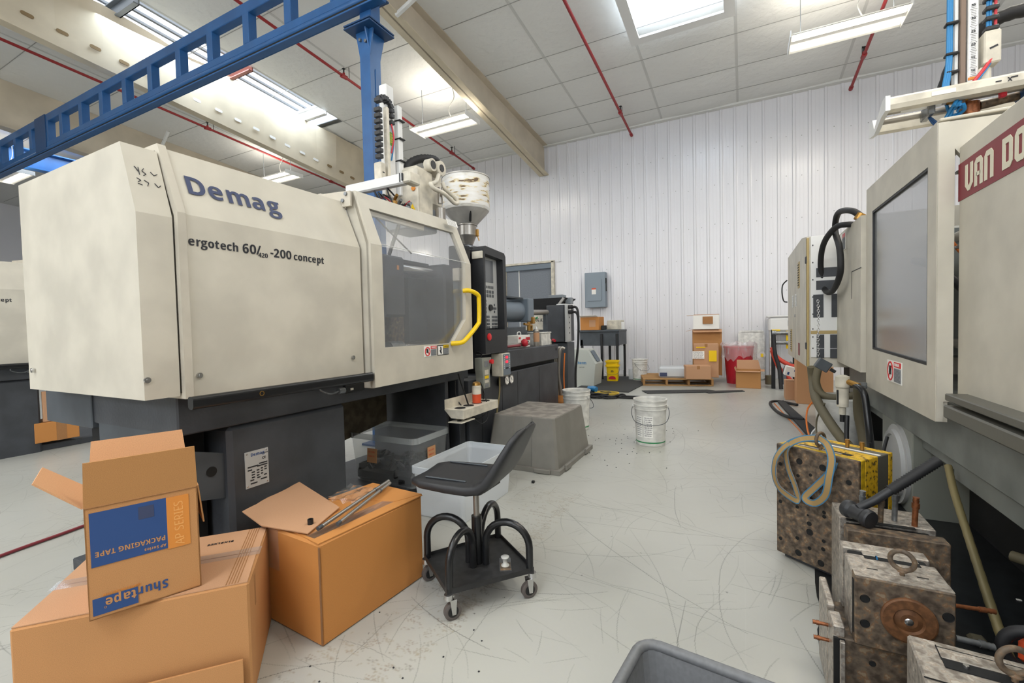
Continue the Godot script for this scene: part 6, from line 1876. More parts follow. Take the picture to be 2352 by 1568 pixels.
	var sec := [[0.3, 0.465, 0.1, 0.014], [0.285, 0.472, 0.13, 0.04], [0.23, 0.473, 0.16, 0.054], [0.1, 0.47, 0.172, 0.058], [0.0, 0.47, 0.175, 0.06], [-0.05, 0.48, 0.177, 0.062], [-0.09, 0.51, 0.177, 0.06], [-0.125, 0.56, 0.172, 0.056], [-0.16, 0.62, 0.16, 0.05], [-0.195, 0.68, 0.142, 0.044], [-0.22, 0.715, 0.11, 0.036], [-0.235, 0.728, 0.06, 0.016]]
	var off := V(-0.0, 0, -0.05)
	var rows := []
	for k in sec.size():
		var s = sec[k]
		var p: Vector3 = off + fw * s[0] + V(0, s[1], 0)
		var q0 = sec[maxi(k - 1, 0)]
		var q1 = sec[mini(k + 1, sec.size() - 1)]
		var tg: Vector3 = (fw * (q1[0] - q0[0]) + V(0, q1[1] - q0[1], 0)).normalized()
		var nn := sd.cross(tg).normalized()
		if nn.dot(UP + fw) < 0: nn = -nn
		var row := []
		for i in 24:
			var t := TAU * i / 24
			var cx := signf(cos(t)) * pow(absf(cos(t)), 0.45)
			var cy := signf(sin(t)) * pow(absf(sin(t)), 0.6)
			var dish := 0.012 * (1.0 - cx * cx) if cy > 0 else 0.0
			row.append(p + sd * cx * s[2] + nn * (cy * s[3] * 0.5 - dish))
		rows.append(row)
	for k in rows.size() - 1:
		var cc := Vector3.ZERO
		var ce := Vector3.ZERO
		for i in 24:
			cc += rows[k][i] / 24.0; ce += rows[k + 1][i] / 24.0
		for i in 24:
			var j := (i + 1) % 24
			b.sq(rows[k][i], rows[k][j], rows[k + 1][j], rows[k + 1][i], seatn(rows, k, i), seatn(rows, k, j), seatn(rows, k + 1, j), seatn(rows, k + 1, i))
	for i in 24:
		var j := (i + 1) % 24
		b.tri(rows[0][i], rows[0][j], off + fw * 0.302 + V(0, 0.465, 0), fw)
		b.tri(rows[-1][i], rows[-1][j], off + fw * -0.237 + V(0, 0.73, 0), -fw)
	var seat := part("seat", b, "plastic", o)
	b = B.new()
	for s in [-0.115, 0.115]: b.tube([off + fw * 0.22 + sd * s + V(0, 0.497, 0), off + fw * 0.02 + sd * s + V(0, 0.494, 0)], 0.004, 6)
	part("seat_groove", b, "slate2", seat)
	b = B.new()
	b.box(off * 0.6 + V(0, 0.452, 0), V(0.14, 0.012, 0.14), 0.003)
	part("seat_plate", b, "black", o)
	o = thing("plastic_fitting", "small translucent spool shaped fitting standing in the stool tray", "fitting", V(-0.925, 0.114, -1.69))
	b = B.new()
	b.lathe(P([0, 0, 0.018, 0, 0.018, 0.006, 0.01, 0.012, 0.01, 0.03, 0.016, 0.036, 0.018, 0.042, 0.0, 0.04]), Vector3.ZERO, 20, UP, true)
	part("spool", b, "bucket", o)
	o = thing("plastic_sachet", "small clear and brown sachet lying in the stool tray under the spool fitting", "bag", V(-0.93, 0.1145, -1.7), 30)
	part("film", bx(V(0, 0.001, 0), V(0.05, 0.002, 0.11), 0), "film", o)
	part("brown_card", bx(V(0, 0.0024, 0.02), V(0.045, 0.001, 0.06), 0), "rusty", o)
	# clear tubs
	o = thing("clear_tub", "clear plastic storage tub holding dark parts, on the floor under the machine door", "tub", V(-2.27, 0.06, -2.57))
	tubparts(o, 0.62, 0.35, 0.42, 0.045, "clear")
	b = B.new()
	for k in 60:
		var q := V(g.randf_range(-0.25, 0.25), g.randf_range(0.02, 0.16) , g.randf_range(-0.17, 0.17))
		b.box(q, V(0.05, 0.03, 0.06), 0.005, Basis(V(g.randf(), 1, g.randf()).normalized(), g.randf() * 6))
	b.box(V(0, 0.05, 0), V(0.53, 0.09, 0.37), 0.02)
	var st := solo("dark_parts", b, "black", "heap of small black plastic parts inside the clear tub", "parts", "", o.position)
	st.set_meta("kind", "stuff")
	for q in [[-0.08, 0.213, 0], [0.29, 0.0, 90]]:
		var c := bx(V(0, 0, 0), V(0.09, 0.1, 0.002), 0)
		var n := part("paper_note", c, "card4", o, V(q[0], 0.2, 0.206) if q[2] == 0 else V(0.302, 0.21, 0.02), Vector3(-4 if q[2] == 0 else 0, q[2], 0))
		txt("HD 5306", 0.012, "redorange", n, V(-0.035, 0.025, 0.0015), Vector3.ZERO, false)
		txt("DARK 1/2", 0.011, "redorange", n, V(-0.035, -0.005, 0.0015), Vector3.ZERO, false)
	o = thing("clear_tub", "empty cloudy white plastic tub standing behind the stool", "tub", V(-1.63, 0.002, -2.47))
	tubparts(o, 0.38, 0.31, 0.66, 0.03, "cloudy")
	# upturned grey tub
	o = thing("grey_tub", "large grey plastic tub turned upside down with a stained top, by the slate cabinet", "tub", V(-1.6, 0, -3.62))
	b = B.new()
	for k in 5: pass
	var lo := P([-0.3, 0.4, -0.1, 0.4, -0.09, 0.385, 0.09, 0.385, 0.1, 0.4, 0.3, 0.4, 0.32, 0.38, 0.32, -0.38, 0.3, -0.4, 0.1, -0.4, 0.09, -0.385, -0.09, -0.385, -0.1, -0.4, -0.3, -0.4, -0.32, -0.38, -0.32, 0.38])
	for k in lo.size():
		var p := lo[k] as Vector2
		var q := lo[(k + 1) % lo.size()] as Vector2
		var f := func(w: Vector2, y: float, sx: float) -> Vector3: return V(w.x * sx, y, w.y * sx)
		b.quad(f.call(p, 0.03, 1.0), f.call(q, 0.03, 1.0), f.call(q, 0.415, 0.86), f.call(p, 0.415, 0.86), V(p.x + q.x, 0.1, p.y + q.y))
		b.quad(f.call(p, 0.415, 0.86), f.call(q, 0.415, 0.86), f.call(q, 0.422, 0.845), f.call(p, 0.422, 0.845), V(p.x + q.x, 0.9, p.y + q.y))
	part("body", b, "tub", o)
	var tl := []
	for p in lo: tl.append(p * 0.85)
	b = B.new()
	b.prism(tl, V(0, 0.414, 0), V(1, 0, 0), V(0, 0, 1), V(0, 0.008, 0))
	part("stained_bottom", b, "tubtop", o)
	b = B.new()
	b.ring(P([-0.345, 0.425, 0.345, 0.425, 0.345, -0.425, -0.345, -0.425]), P([-0.315, 0.395, 0.315, 0.395, 0.315, -0.395, -0.315, -0.395]), V(0, 0.0, 0), V(1, 0, 0), V(0, 0, 1), V(0, 0.035, 0))
	part("rim", b, "tub", o)
	b = B.new()
	for x in [-0.2, 0.2]: b.box(V(x, 0.02, 0.43), V(0.14, 0.036, 0.02), 0.006)
	for z in [-0.25, 0.25]: b.box(V(0.35, 0.03, z), V(0.02, 0.05, 0.12), 0.006)
	part("rim_lug", b, "tub", o)
	# buckets
	var bk := make_bucket("white plastic pail with green stripe and small print, standing alone in the aisle", V(-0.798, 0, -4.425), 10)
	dup(bk, "pail", "white plastic pail with open top between the upturned tub and the cable coil", V(-1.66, 0, -4.78), 165)
	dup(bk, "pail", "white pail with green print standing by the left end of the pallet at the wall", V(-1.88, 0, -9.35), 60)
	# open carton behind the tub
	o = thing("open_carton", "open brown carton half hidden behind the upturned grey tub", "box", V(-2.27, 0, -4.85), -4)
	b = B.new()
	wallbox(b, 0.5, 0.22, 0.35)
	part("carton", b, "card2", o)
	b = B.new()
	flap(b, V(0, 0.22, 0), V(0.5, 0.22, 0), V(0, 0.05, 0.06)); flap(b, V(0.5, 0.22, 0), V(0.5, 0.22, -0.35), V(0.03, 0.07, 0)); flap(b, V(0, 0.22, -0.35), V(0, 0.22, 0), V(0.03, 0.06, 0)); flap(b, V(0, 0.22, -0.35), V(0.5, 0.22, -0.35), V(0, 0.07, -0.02))
	part("flaps", b, "card2", o)
	# grey bin at the bottom edge
	o = thing("grey_bin", "open grey plastic bin with rolled rim, cut off by the bottom edge", "bin", V(-0.06, 0, -0.92), -7)
	b = B.new()
	var ro := rrect(0.46, 0.6, 0.05)
	for k in ro.size():
		var p: Vector2 = ro[k]
		var q: Vector2 = ro[(k + 1) % ro.size()]
		b.quad(V(p.x * 0.8, 0.01, p.y * 0.8), V(q.x * 0.8, 0.01, q.y * 0.8), V(q.x, 0.27, q.y), V(p.x, 0.27, p.y), V(p.x + q.x, 0, p.y + q.y))
		b.quad(V(p.x * 0.79, 0.014, p.y * 0.79), V(q.x * 0.79, 0.014, q.y * 0.79), V(q.x * 0.98, 0.27, q.y * 0.98), V(p.x * 0.98, 0.27, p.y * 0.98), -V(p.x + q.x, 0, p.y + q.y))
	var fl := []
	for p in ro: fl.append(p * 0.8)
	b.prism(fl, V(0, 0.004, 0), V(1, 0, 0), V(0, 0, 1), V(0, 0.01, 0))
	part("body", b, "bin", o)
	var rim := []
	for p in ro: rim.append(V(p.x * 1.01, 0.272, p.y * 1.01))
	part("rim", tb(rim, 0.014, 10, true), "bin", o)
	# bits on the floor
	solo("rubber_bit", bx(V(-1.38, 0.009, -2.98), V(0.022, 0.018, 0.022), 0.004), "black", "small black rubber bit on the floor in front of the upturned tub", "scrap")
	b = B.new()
	for k in 70: b.box(V(g.randfn(-1.0, 0.35), 0.002, g.randfn(-4.4, 0.5)), V(0.008, 0.004, 0.007), 0.001)
	for k in 25: b.box(V(g.randfn(-1.1, 0.25), 0.002, g.randfn(-1.05, 0.2)), V(0.006, 0.003, 0.006), 0.001)
	var sp := solo("plastic_granules", b, "ink", "dark plastic granules scattered on the aisle floor round the lone white pail", "granules")
	sp.set_meta("kind", "stuff")
	solo("air_hose", tb(curve(Q([-3.3, 0.01, -0.2, -3.48, 0.01, -0.84, -3.55, 0.01, -1.2, -3.75, 0.01, -2.0, -3.7, 0.01, -3.0]), 8), 0.009, 8), "vdred", "dark red air hose on the floor behind the cartons at the left", "hose")
	o = thing("cardboard_box", "small brown carton on the base skid of the far machine at the left edge", "box", V(-6.47, 0.09, -1.8), 90)
	part("carton", bx(V(0.17, 0.1, 0), V(0.34, 0.2, 0.34), 0.004), "card2", o)
	part("tape", bx(V(0.2, 0.1, 0.171), V(0.08, 0.2, 0.002), 0), "cardin", o)
	o = thing("cardboard_box", "brown carton partly seen behind the grey end box of the lettered machine", "box", V(-6.4, 0.09, -3.1), 85)
	part("carton", bx(V(0.1, 0.18, 0), V(0.4, 0.36, 0.4), 0.004), "card2", o)
	solo("tan_panel", bx(V(-6.32, 0.45, -1.92), V(0.03, 0.31, 0.1), 0.004), "card3", "upright tan board seen below the corner of the lettered machine", "board")


func seatn(rows: Array, k: int, i: int) -> Vector3:
	var c := Vector3.ZERO
	for p in rows[k]: c += p / 24.0
	var a: Vector3 = rows[k][(i + 1) % 24] - rows[k][(i + 23) % 24]
	var d: Vector3 = rows[mini(k + 1, rows.size() - 1)][i] - rows[maxi(k - 1, 0)][i]
	var n := a.cross(d).normalized()
	return n if n.dot(rows[k][i] - c) > 0.0 else -n


func tubparts(o: Node3D, w: float, h: float, d: float, r: float, m: String):
	var b := B.new()
	var ro := rrect(w, d, r)
	for k in ro.size():
		var p: Vector2 = ro[k]
		var q: Vector2 = ro[(k + 1) % ro.size()]
		b.quad(V(p.x * 0.88, 0.004, p.y * 0.88), V(q.x * 0.88, 0.004, q.y * 0.88), V(q.x * 0.97, h - 0.02, q.y * 0.97), V(p.x * 0.97, h - 0.02, p.y * 0.97), V(p.x + q.x, 0, p.y + q.y))
	var fl := []
	for p in ro: fl.append(p * 0.88)
	b.prism(fl, V(0, 0.0, 0), V(1, 0, 0), V(0, 0, 1), V(0, 0.004, 0))
	part("body", b, m, o)
	b = B.new()
	var ri := []
	for p in ro: ri.append(p * 0.97)
	b.ring(ro, ri, V(0, h - 0.04, 0), V(1, 0, 0), V(0, 0, 1), V(0, 0.04, 0))
	for k in range(0, ro.size()):
		var p: Vector2 = ro[k]
		if k % 5 == 0: b.box(V(p.x, h - 0.02, p.y), V(0.012, 0.04, 0.012), 0.002)
	part("rim", b, "rimclear" if m == "clear" else "rimcloudy", o)


func make_bucket(label: String, at: Vector3, ry: float) -> Node3D:
	var o := thing("pail", label, "bucket", at, ry, "white pails")
	var b := B.new()
	b.lathe(P([0, 0.006, 0.126, 0.006, 0.13, 0.0, 0.133, 0.004, 0.146, 0.335, 0.151, 0.337, 0.151, 0.346, 0.147, 0.348, 0.148, 0.375, 0.154, 0.377, 0.154, 0.386, 0.149, 0.388, 0.15, 0.418, 0.157, 0.42, 0.157, 0.435, 0.149, 0.435, 0.145, 0.42, 0.128, 0.012, 0, 0.012]), Vector3.ZERO, 44)
	part("body", b, "bucket", o)
	b = B.new()
	b.lathe(P([0.1345, 0.03, 0.1352, 0.042]), Vector3.ZERO, 44)
	part("green_stripe", b, "green", o)
	for q in [[-58, 0.07, 26], [-25, 0.08, 34]]:
		b = B.new()
		for k in 6:
			var t0 := deg_to_rad(q[0] + q[2] * k / 6.0)
			var t1 := deg_to_rad(q[0] + q[2] * (k + 1) / 6.0)
			var y0 := 0.085
			var y1 := 0.285
			b.sq(V(sin(t0) * 0.1378, y0, cos(t0) * 0.1378), V(sin(t1) * 0.1378, y0, cos(t1) * 0.1378), V(sin(t1) * 0.1458, y1, cos(t1) * 0.1458), V(sin(t0) * 0.1458, y1, cos(t0) * 0.1458), V(sin(t0), 0, cos(t0)), V(sin(t1), 0, cos(t1)), V(sin(t1), 0, cos(t1)), V(sin(t0), 0, cos(t0)), k / 6.0, (k + 1) / 6.0)
		part("small_print", b, "print", o)
	b = B.new()
	for s in [-1, 1]: b.cyl(V(0.148 * s, 0.36, 0), V(0.166 * s, 0.36, 0), 0.016, 12)
	part("handle_lug", b, "bucket", o)
	part("wire_handle", tb(curve(Q([0.163, 0.36, 0, 0.17, 0.3, 0.06, 0.14, 0.235, 0.12, 0.06, 0.21, 0.155, -0.06, 0.21, 0.155, -0.14, 0.235, 0.12, -0.17, 0.3, 0.06, -0.163, 0.36, 0]), 5), 0.003, 6), "slate2", o)
	return o


# ---------- things along the back wall ----------
func do_back():
	var o := thing("switch_box", "grey electrical disconnect box with a side lever on the white ribbed wall", "switch box", V(-3.02, 1.95, -10.29))
	part("case", bx(V(0, 0, 0.09), V(0.48, 0.8, 0.18), 0.008), "greypaint2", o)
	var b := B.new()
	var rp := rrect(0.35, 0.5, 0.03)
	b.prism(rp, V(-0.02, 0.0, 0.18), V(1, 0, 0), UP, V(0, 0, 0.018))
	part("door", b, "greypaint2", o)
	var lb := part("label", bx(V(-0.02, -0.03, 0.2), V(0.1, 0.14, 0.003), 0), "paper", o)
	part("label_header", bx(V(-0.02, 0.025, 0.203), V(0.1, 0.03, 0.003), 0), "redorange", lb)
	b = B.new()
	b.box(V(0.25, 0.2, 0.14), V(0.03, 0.12, 0.05), 0.008); b.box(V(0.26, 0.08, 0.16), V(0.02, 0.24, 0.02), 0.006)
	part("lever", b, "black", o)
	# granulator beyond the cabinet
	o = thing("granulator", "cream granulator with a wide black hopper lettered CONAIR behind the slate cabinet", "machine", V(-2.5, 0, -6.0))
	var hp := func(p: Array, y0: float, y1: float) -> B:
		var k := B.new()
		for i in 4:
			var j := (i + 1) % 4
			k.quad(V(p[i].x, y0, p[i].y), V(p[j].x, y0, p[j].y), V(p[j + 4].x, y1, p[j + 4].y), V(p[i + 4].x, y1, p[i + 4].y), V(p[i].x + p[j].x, -0.4, p[i].y + p[j].y))
		return k
	part("hopper", hp.call(P([-0.2, 0.08, 0.1, 0.08, 0.1, -0.2, -0.2, -0.2, -0.42, 0.12, 0.3, 0.12, 0.3, -0.4, -0.42, -0.4]), 1.31, 1.54), "blackmatte", o)
	b = B.new()
	b.box(V(0.2, 1.42, 0.11), V(0.03, 0.3, 0.03), 0.002, Basis(V(0, 0, 1), deg_to_rad(-41)))
	part("hopper_edge", b, "inoxlight", o)
	b = B.new()
	b.prism(P([-0.19, 1.31, 0.12, 1.31, -0.06, 1.0, -0.4, 1.0]), V(0, 0, 0.08), V(1, 0, 0), UP, V(0, 0, -0.3))
	part("chute_body", b, "cream", o)
	b = B.new()
	b.box(V(0.03, 1.155, 0.09), V(0.035, 0.37, 0.02), 0.002, Basis(V(0, 0, 1), deg_to_rad(-30)))
	part("chute_edge", b, "ivory", o)
	txt("C", 0.05, "ink", o, V(-0.225, 1.235, 0.083), Vector3.ZERO, true, "Droid Serif")
	b = B.new()
	b.prism(ell(0.022, 0.02, 14), V(-0.165, 1.24, 0.08), V(1, 0, 0), UP, V(0, 0, 0.003)); b.prism(P([0, 0, 0.05, 0.015, 0.045, 0.045, 0.01, 0.03]), V(-0.16, 1.245, 0.08), V(1, 0, 0), UP, V(0, 0, 0.003))
	part("leaf_emblem", b, "green", o)
	txt("N", 0.045, "ink", o, V(-0.14, 1.235, 0.083), Vector3.ZERO, true, "Droid Serif")
	txt("AIR", 0.045, "ink", o, V(-0.085, 1.235, 0.083), Vector3.ZERO, true, "Droid Serif")
	part("knob_panel", bx(V(0.08, 1.15, -0.02), V(0.12, 0.33, 0.02), 0.003), "panelgrey", o)
	for k in 4: part("knob", tb([V(0.1, 1.26 - k * 0.05, -0.01), V(0.1, 1.26 - k * 0.05, 0.012)], 0.014, 12), "black", o)
	part("cutter_box", bx(V(-0.2, 0.55, -0.1), V(0.5, 1.1, 0.5), 0.01), "slate2", o)
	b = B.new()
	b.box(V(0.22, 1.18, 0.05), V(0.26, 0.5, 0.4), 0.008); b.box(V(0.37, 1.18, 0.2), V(0.02, 0.5, 0.1), 0.003)
	part("control_cabinet", b, "slate", o)
	part("cabinet_side", bx(V(0.385, 1.18, 0.2), V(0.04, 0.5, 0.14), 0.004), "panelgrey", o)
	for k in 5: part("socket_hole", tb([V(0.404, 1.33 - k * 0.07, 0.2), V(0.408, 1.33 - k * 0.07, 0.2)], 0.012, 10), "black", o)
	b = B.new()
	b.box(V(0.1, 1.56, -0.15), V(0.22, 0.07, 0.16), 0.006); b.box(V(0.3, 1.5, -0.1), V(0.09, 0.09, 0.1), 0.006)
	part("top_box", b, "grey", o)
	part("white_cap", bx(V(0.3, 1.437, 0.05), V(0.12, 0.016, 0.4), 0.003), "white", o)
	b = B.new()
	for y in [1.4, 1.33]:
		b.cyl(V(0.4, y, 0.22), V(0.46, y, 0.22), 0.026, 12)
		b.tube(curve([V(0.46, y, 0.22), V(0.52, y - 0.02, 0.22), V(0.54, y - 0.15, 0.22), V(0.53, 0.9, 0.22), V(0.48, 0.5, 0.2), V(0.5, 0.15, 0.2), V(0.6, 0.02, 0.1)], 6), 0.016, 8)
	part("plug_cable", b, "rubber", o)
	part("stand", bx(V(0.2, 0.46, 0.0), V(0.3, 0.92, 0.3), 0.01), "slate2", o)
	o = thing("hose_manifold", "cream slanted guard with valves and steel hoses beside the end of the slate cabinet", "guard", V(-2.2, 0, -5.55))
	b = B.new()
	b.prism(P([-0.2, 0.95, -0.05, 1.03, 0.0, 0.97, 0.03, 0.5, -0.02, 0.3, -0.2, 0.3]), V(0, 0, 0.2), V(1, 0, 0), UP, V(0, 0, -0.05))
	b.prism(P([-0.2, 0, 0.0, 0, 0.02, 0.3, -0.2, 0.3]), V(0, 0, 0.15), V(1, 0, 0), UP, V(0, 0, -0.3))
	part("guard_plate", b, "ivory", o)
	b = B.new()
	b.cyl(V(0.02, 0.97, 0.15), V(0.06, 0.96, 0.18), 0.018, 10)
	part("red_valve", b, "redplastic", o)
	b = B.new()
	b.box(V(0.02, 0.66, 0.25), V(0.05, 0.14, 0.05), 0.01, Basis(V(0, 0, 1), 0.5)); b.box(V(-0.01, 0.73, 0.25), V(0.12, 0.06, 0.05), 0.01)
	b.tube(curve(Q([0.0, 0.76, 0.25, 0.02, 0.82, 0.25, 0.05, 0.78, 0.25]), 4), 0.012, 8); b.tube(curve(Q([0.03, 0.75, 0.27, 0.05, 0.83, 0.27, 0.08, 0.78, 0.27]), 4), 0.012, 8)
	part("valve_block", b, "black", o)
	b = B.new()
	for x in [0.06, 0.1]: b.tube(curve([V(x + 0.06, 0.85, 0.1), V(x + 0.02, 0.86, 0.12), V(x, 0.75, 0.14), V(x - 0.01, 0.5, 0.15), V(x + 0.02, 0.25, 0.14), V(x + 0.02, 0.05, 0.12)], 6), 0.022, 10)
	part("steel_hose", b, "inoxlight", o)
	part("orange_hose", tb(curve(Q([0.16, 0.8, 0.1, 0.15, 0.5, 0.12, 0.16, 0.1, 0.12]), 6), 0.009, 8), "orangehose", o)
	# mold temperature unit
	o = thing("temperature_unit", "pale grey temperature control unit with slanted top and sloping panel, under the bench", "machine", V(-2.85, 0, -8.15), 0)
	b = B.new()
	b.prism(P([0, 0, 0.36, 0.0, 0.4, 0.42, 0.24, 0.68, -0.1, 0.7, -0.1, 0]), V(0, 0, 0), V(1, 0, 0), UP, V(0, 0, -0.5))
	part("cabinet", b, "palegrey", o)
	part("dark_side", bx(V(0.372, 0.21, -0.28), V(0.01, 0.4, 0.4), 0.004, Basis(V(0, 0, 1), deg_to_rad(-5.4))), "seam", o)
	b = B.new()
	b.prism(rrect(0.2, 0.24, 0.03), V(0.325, 0.555, -0.25), V(0, 0, -1), V(-0.53, 0.85, 0), V(0.012, 0.008, 0))
	part("display", b, "greypaint", o)
	txt("therm", 0.055, "bluehose", o, V(0.03, 0.44, 0.002), Vector3.ZERO, true, "Droid Sans", 0.9)
	txt("s e r v e r", 0.02, "ink", o, V(0.08, 0.36, 0.002), Vector3.ZERO)
	# bench
	o = thing("work_bench", "dark grey steel bench with deep apron and black legs at the white wall", "bench", V(-2.7, 0, -9.6))
	part("top", bx(V(0, 1.02, 0), V(0.86, 0.04, 0.7), 0.006), "slate2", o)
	part("apron", bx(V(0.0, 0.86, 0.3), V(0.84, 0.3, 0.04), 0.004), "slate2", o)
	part("apron", bx(V(0.41, 0.86, 0), V(0.03, 0.28, 0.66), 0.004), "slate2", o)
	for x in [0.06, 0.385]:
		for z in [0.335, -0.3]: part("leg", bx(V(x, 0.48, z), V(0.05, 0.96, 0.04), 0.004), "black", o)
	part("leg", bx(V(-0.38, 0.42, 0.3), V(0.05, 0.84, 0.04), 0.004), "black", o)
	o = thing("cardboard_box", "taped brown carton standing on the dark grey bench by the wall", "box", V(-3.1, 1.04, -9.35), -6)
	part("carton", bx(V(0.2, 0.14, -0.1), V(0.42, 0.28, 0.3), 0.004), "card2", o)
	part("label", bx(V(0.27, 0.14, 0.052), V(0.14, 0.14, 0.003), 0), "card3", o)
	b = B.new()
	flap(b, V(0.0, 0.28, 0.05), V(0.4, 0.28, 0.05), V(0, 0.03, 0.1))
	part("flap", b, "paper", o)
	solo("black_case", bx(V(-2.62, 1.09, -9.4), V(0.1, 0.09, 0.1), 0.01), "black", "small black case on the bench right of the taped carton", "case")
	o = thing("white_pan", "pale cream pan and white board leaning on the bench at the wall", "pan", V(-2.45, 1.04, -9.7))
	part("pan", bx(V(0, 0.1, 0), V(0.3, 0.2, 0.3), 0.01), "ivory", o)
	part("board", bx(V(0.14, 0.08, 0.1), V(0.16, 0.16, 0.05), 0.006), "white", o)
	# cable coil
	o = thing("cable_coil", "heap of looped black cable with a blue plug on the floor beside the mat", "cable", V(-2.05, 0, -7.0))
	b = B.new()
	for q in [[0, 0, 0.3, 0.16, 0.02], [0.06, 0.02, 0.26, 0.15, 0.045], [-0.12, 0.08, 0.28, 0.13, 0.03], [0.1, -0.06, 0.3, 0.14, 0.03], [-0.02, 0.04, 0.22, 0.12, 0.07]]:
		var pts := []
		for k in 28: pts.append(V(q[0] + cos(TAU * k / 28) * q[2], q[4] + 0.008 * sin(k * 1.3), q[1] + sin(TAU * k / 28) * q[3]))
		b.tube(pts, 0.016, 8, true)
	b.tube(curve(Q([0.2, 0.03, 0.0, 0.4, 0.016, -0.1, 0.75, 0.016, -0.12, 0.8, 0.016, 0.0, 0.5, 0.016, 0.05, 0.2, 0.02, 0.05]), 6), 0.014, 8)
	b.tube(curve(Q([-0.5, 0.02, -0.25, -0.3, 0.06, -0.1, -0.1, 0.08, 0.1, 0.15, 0.02, 0.18, 0.3, 0.016, 0.1]), 6), 0.016, 8)
	part("cable", b, "rubber", o)
	b = B.new()
	for k in 3:
		var pts := []
		for i in 24: pts.append(V(0.12 + cos(TAU * i / 24) * 0.19, 0.05 + k * 0.014, 0.0 + sin(TAU * i / 24) * 0.1))
		b.tube(pts, 0.012, 8, true)
	part("yellow_loop", b, "yellowdull", o)
	part("blue_plug", tb(Q([-0.18, 0.12, -0.02, -0.1, 0.13, 0.0, -0.04, 0.12, 0.02]), 0.045, 14), "bluehose", o)
	# mats
	b = B.new()
	b.prism(P([-2.72, -7.55, -1.72, -7.6, -1.68, -8.6, -1.95, -9.9, -2.75, -9.85]), V(0, 0.001, 0), V(1, 0, 0), V(0, 0, 1), V(0, 0.012, 0))
	solo("floor_mat", b, "mat", "dark ribbed rubber mat on the floor under the yellow pail", "mat")
	b = B.new()
	b.prism(P([-1.55, -7.85, -0.55, -8.28, -0.42, -8.2, -0.02, -8.38, 0.02, -8.28, -0.5, -7.9, -0.55, -7.98, -1.4, -7.55]), V(0, 0.001, 0), V(1, 0, 0), V(0, 0, 1), V(0, 0.01, 0))
	solo("floor_mat", b, "mat", "narrow folded strip of dark mat lying in front of the pallet", "mat")
	# yellow pail
	o = thing("yellow_pail", "square yellow plastic pail with red label on the rubber mat at the wall", "bucket", V(-2.36, 0.014, -9.05), 8)
	b = B.new()
	for q in [[0.0, 0.36, 0.105, 0.125]]:
		var r0 := rrect(0.21, 0.21, 0.04)
		for k in r0.size():
			var p: Vector2 = r0[k]
			var n: Vector2 = r0[(k + 1) % r0.size()]
			b.quad(V(p.x, 0, p.y), V(n.x, 0, n.y), V(n.x * 1.2, 0.38, n.y * 1.2), V(p.x * 1.2, 0.38, p.y * 1.2), V(p.x + n.x, 0, p.y + n.y))
		b.prism(r0, V(0, 0, 0), V(1, 0, 0), V(0, 0, 1), V(0, 0.01, 0))
	part("body", b, "yellow", o)
	for y in [0.29, 0.38]:
		b = B.new()
		var ra := []
		var rb := []
		for p in rrect(0.28, 0.28, 0.05): ra.append(p)
		for p in rrect(0.22, 0.22, 0.04): rb.append(p)
		b.ring(ra, rb, V(0, y, 0), V(1, 0, 0), V(0, 0, 1), V(0, 0.03, 0))
		part("rim", b, "yellow", o)
	b = B.new()
	var hs := P([-0.07, 0, 0.07, 0, 0.07, 0.03, 0.04, 0.055, 0, 0.065, -0.04, 0.055, -0.07, 0.03])
	b.prism(hs, V(0, 0.04, 0.112), V(1, 0, 0), UP, V(0, 0, 0.004))
	part("red_label", b, "redplastic", o)
	txt("35", 0.04, "ink", o, V(-0.03, 0.2, 0.122), Vector3(-3, 0, 0), true)
	part("wire_handle", tb(curve(Q([-0.13, 0.3, 0.02, -0.13, 0.18, 0.12, 0, 0.13, 0.15, 0.13, 0.18, 0.12, 0.13, 0.3, 0.02]), 5), 0.003, 6), "slate2", o)
	solo("clear_pipe", bx(V(-2.26, 0.45, -9.35), V(0.1, 0.5, 0.03), 0.004), "cloudy", "clear plastic strip standing in the yellow pail against the wall", "strip")
	solo("clear_jug", tb([V(-2.05, 0.015, -9.4), V(-2.05, 0.22, -9.4)], 0.07, 16), "cloudy", "cloudy plastic jug on the mat between the yellow and the white pail", "jug")
	# pallet
	o = thing("pallet", "wooden pallet with cartons and a clear lid on it in front of the white wall", "pallet", V(-1.66, 0, -8.52), 14)
	for x in [0.02, 0.42, 0.8, 1.2]: part("stringer", bx(V(x, 0.068, -0.5), V(0.04, 0.09, 1.0), 0.003), "pallet2", o)
	for k in 7: part("deck_board", bx(V(0.61, 0.123, -0.06 - k * 0.147), V(1.22, 0.018, 0.105), 0.002), "pallet" if k % 2 == 0 else "pallet2", o)
	for k in 3: part("bottom_board", bx(V(0.61, 0.012, -0.05 - k * 0.45), V(1.22, 0.018, 0.09), 0.002), "pallet", o)
	o = thing("flat_tub", "flat cloudy plastic tub lying on the pallet behind the white pail", "tub", V(-1.15, 0.135, -9.0), 10)
	part("tub", bx(V(0, 0.1, 0), V(0.6, 0.2, 0.4), 0.03), "cloudy", o)
	part("sticker", bx(V(-0.22, 0.06, 0.202), V(0.13, 0.07, 0.003), 0), "demagblue", o)
	carton("low printed carton lying in front at the bottom of the stack on the pallet", V(-0.92, 0.134, -8.62), 0.42, 0.24, 0.3, "card3", 14, false)
	carton("carton with white and yellow labels in the middle of the stack on the pallet", V(-0.82, 0.134, -9.0), 0.42, 0.62, 0.3, "card3", 6, false)
	carton("open brown carton near the top of the stack on the pallet", V(-0.88, 0.134, -9.4), 0.52, 0.88, 0.32, "card2b", 4, true)
	carton("white open carton lying on top of the stack on the pallet", V(-0.86, 1.02, -9.35), 0.46, 0.27, 0.32, "paper", 2, true)
	var lbs := [[-0.74, 0.58, "print", 0.2, 0.14], [-0.5, 0.56, "yellow", 0.13, 0.2], [-0.7, 0.72, "yellow", 0.16, 0.02]]
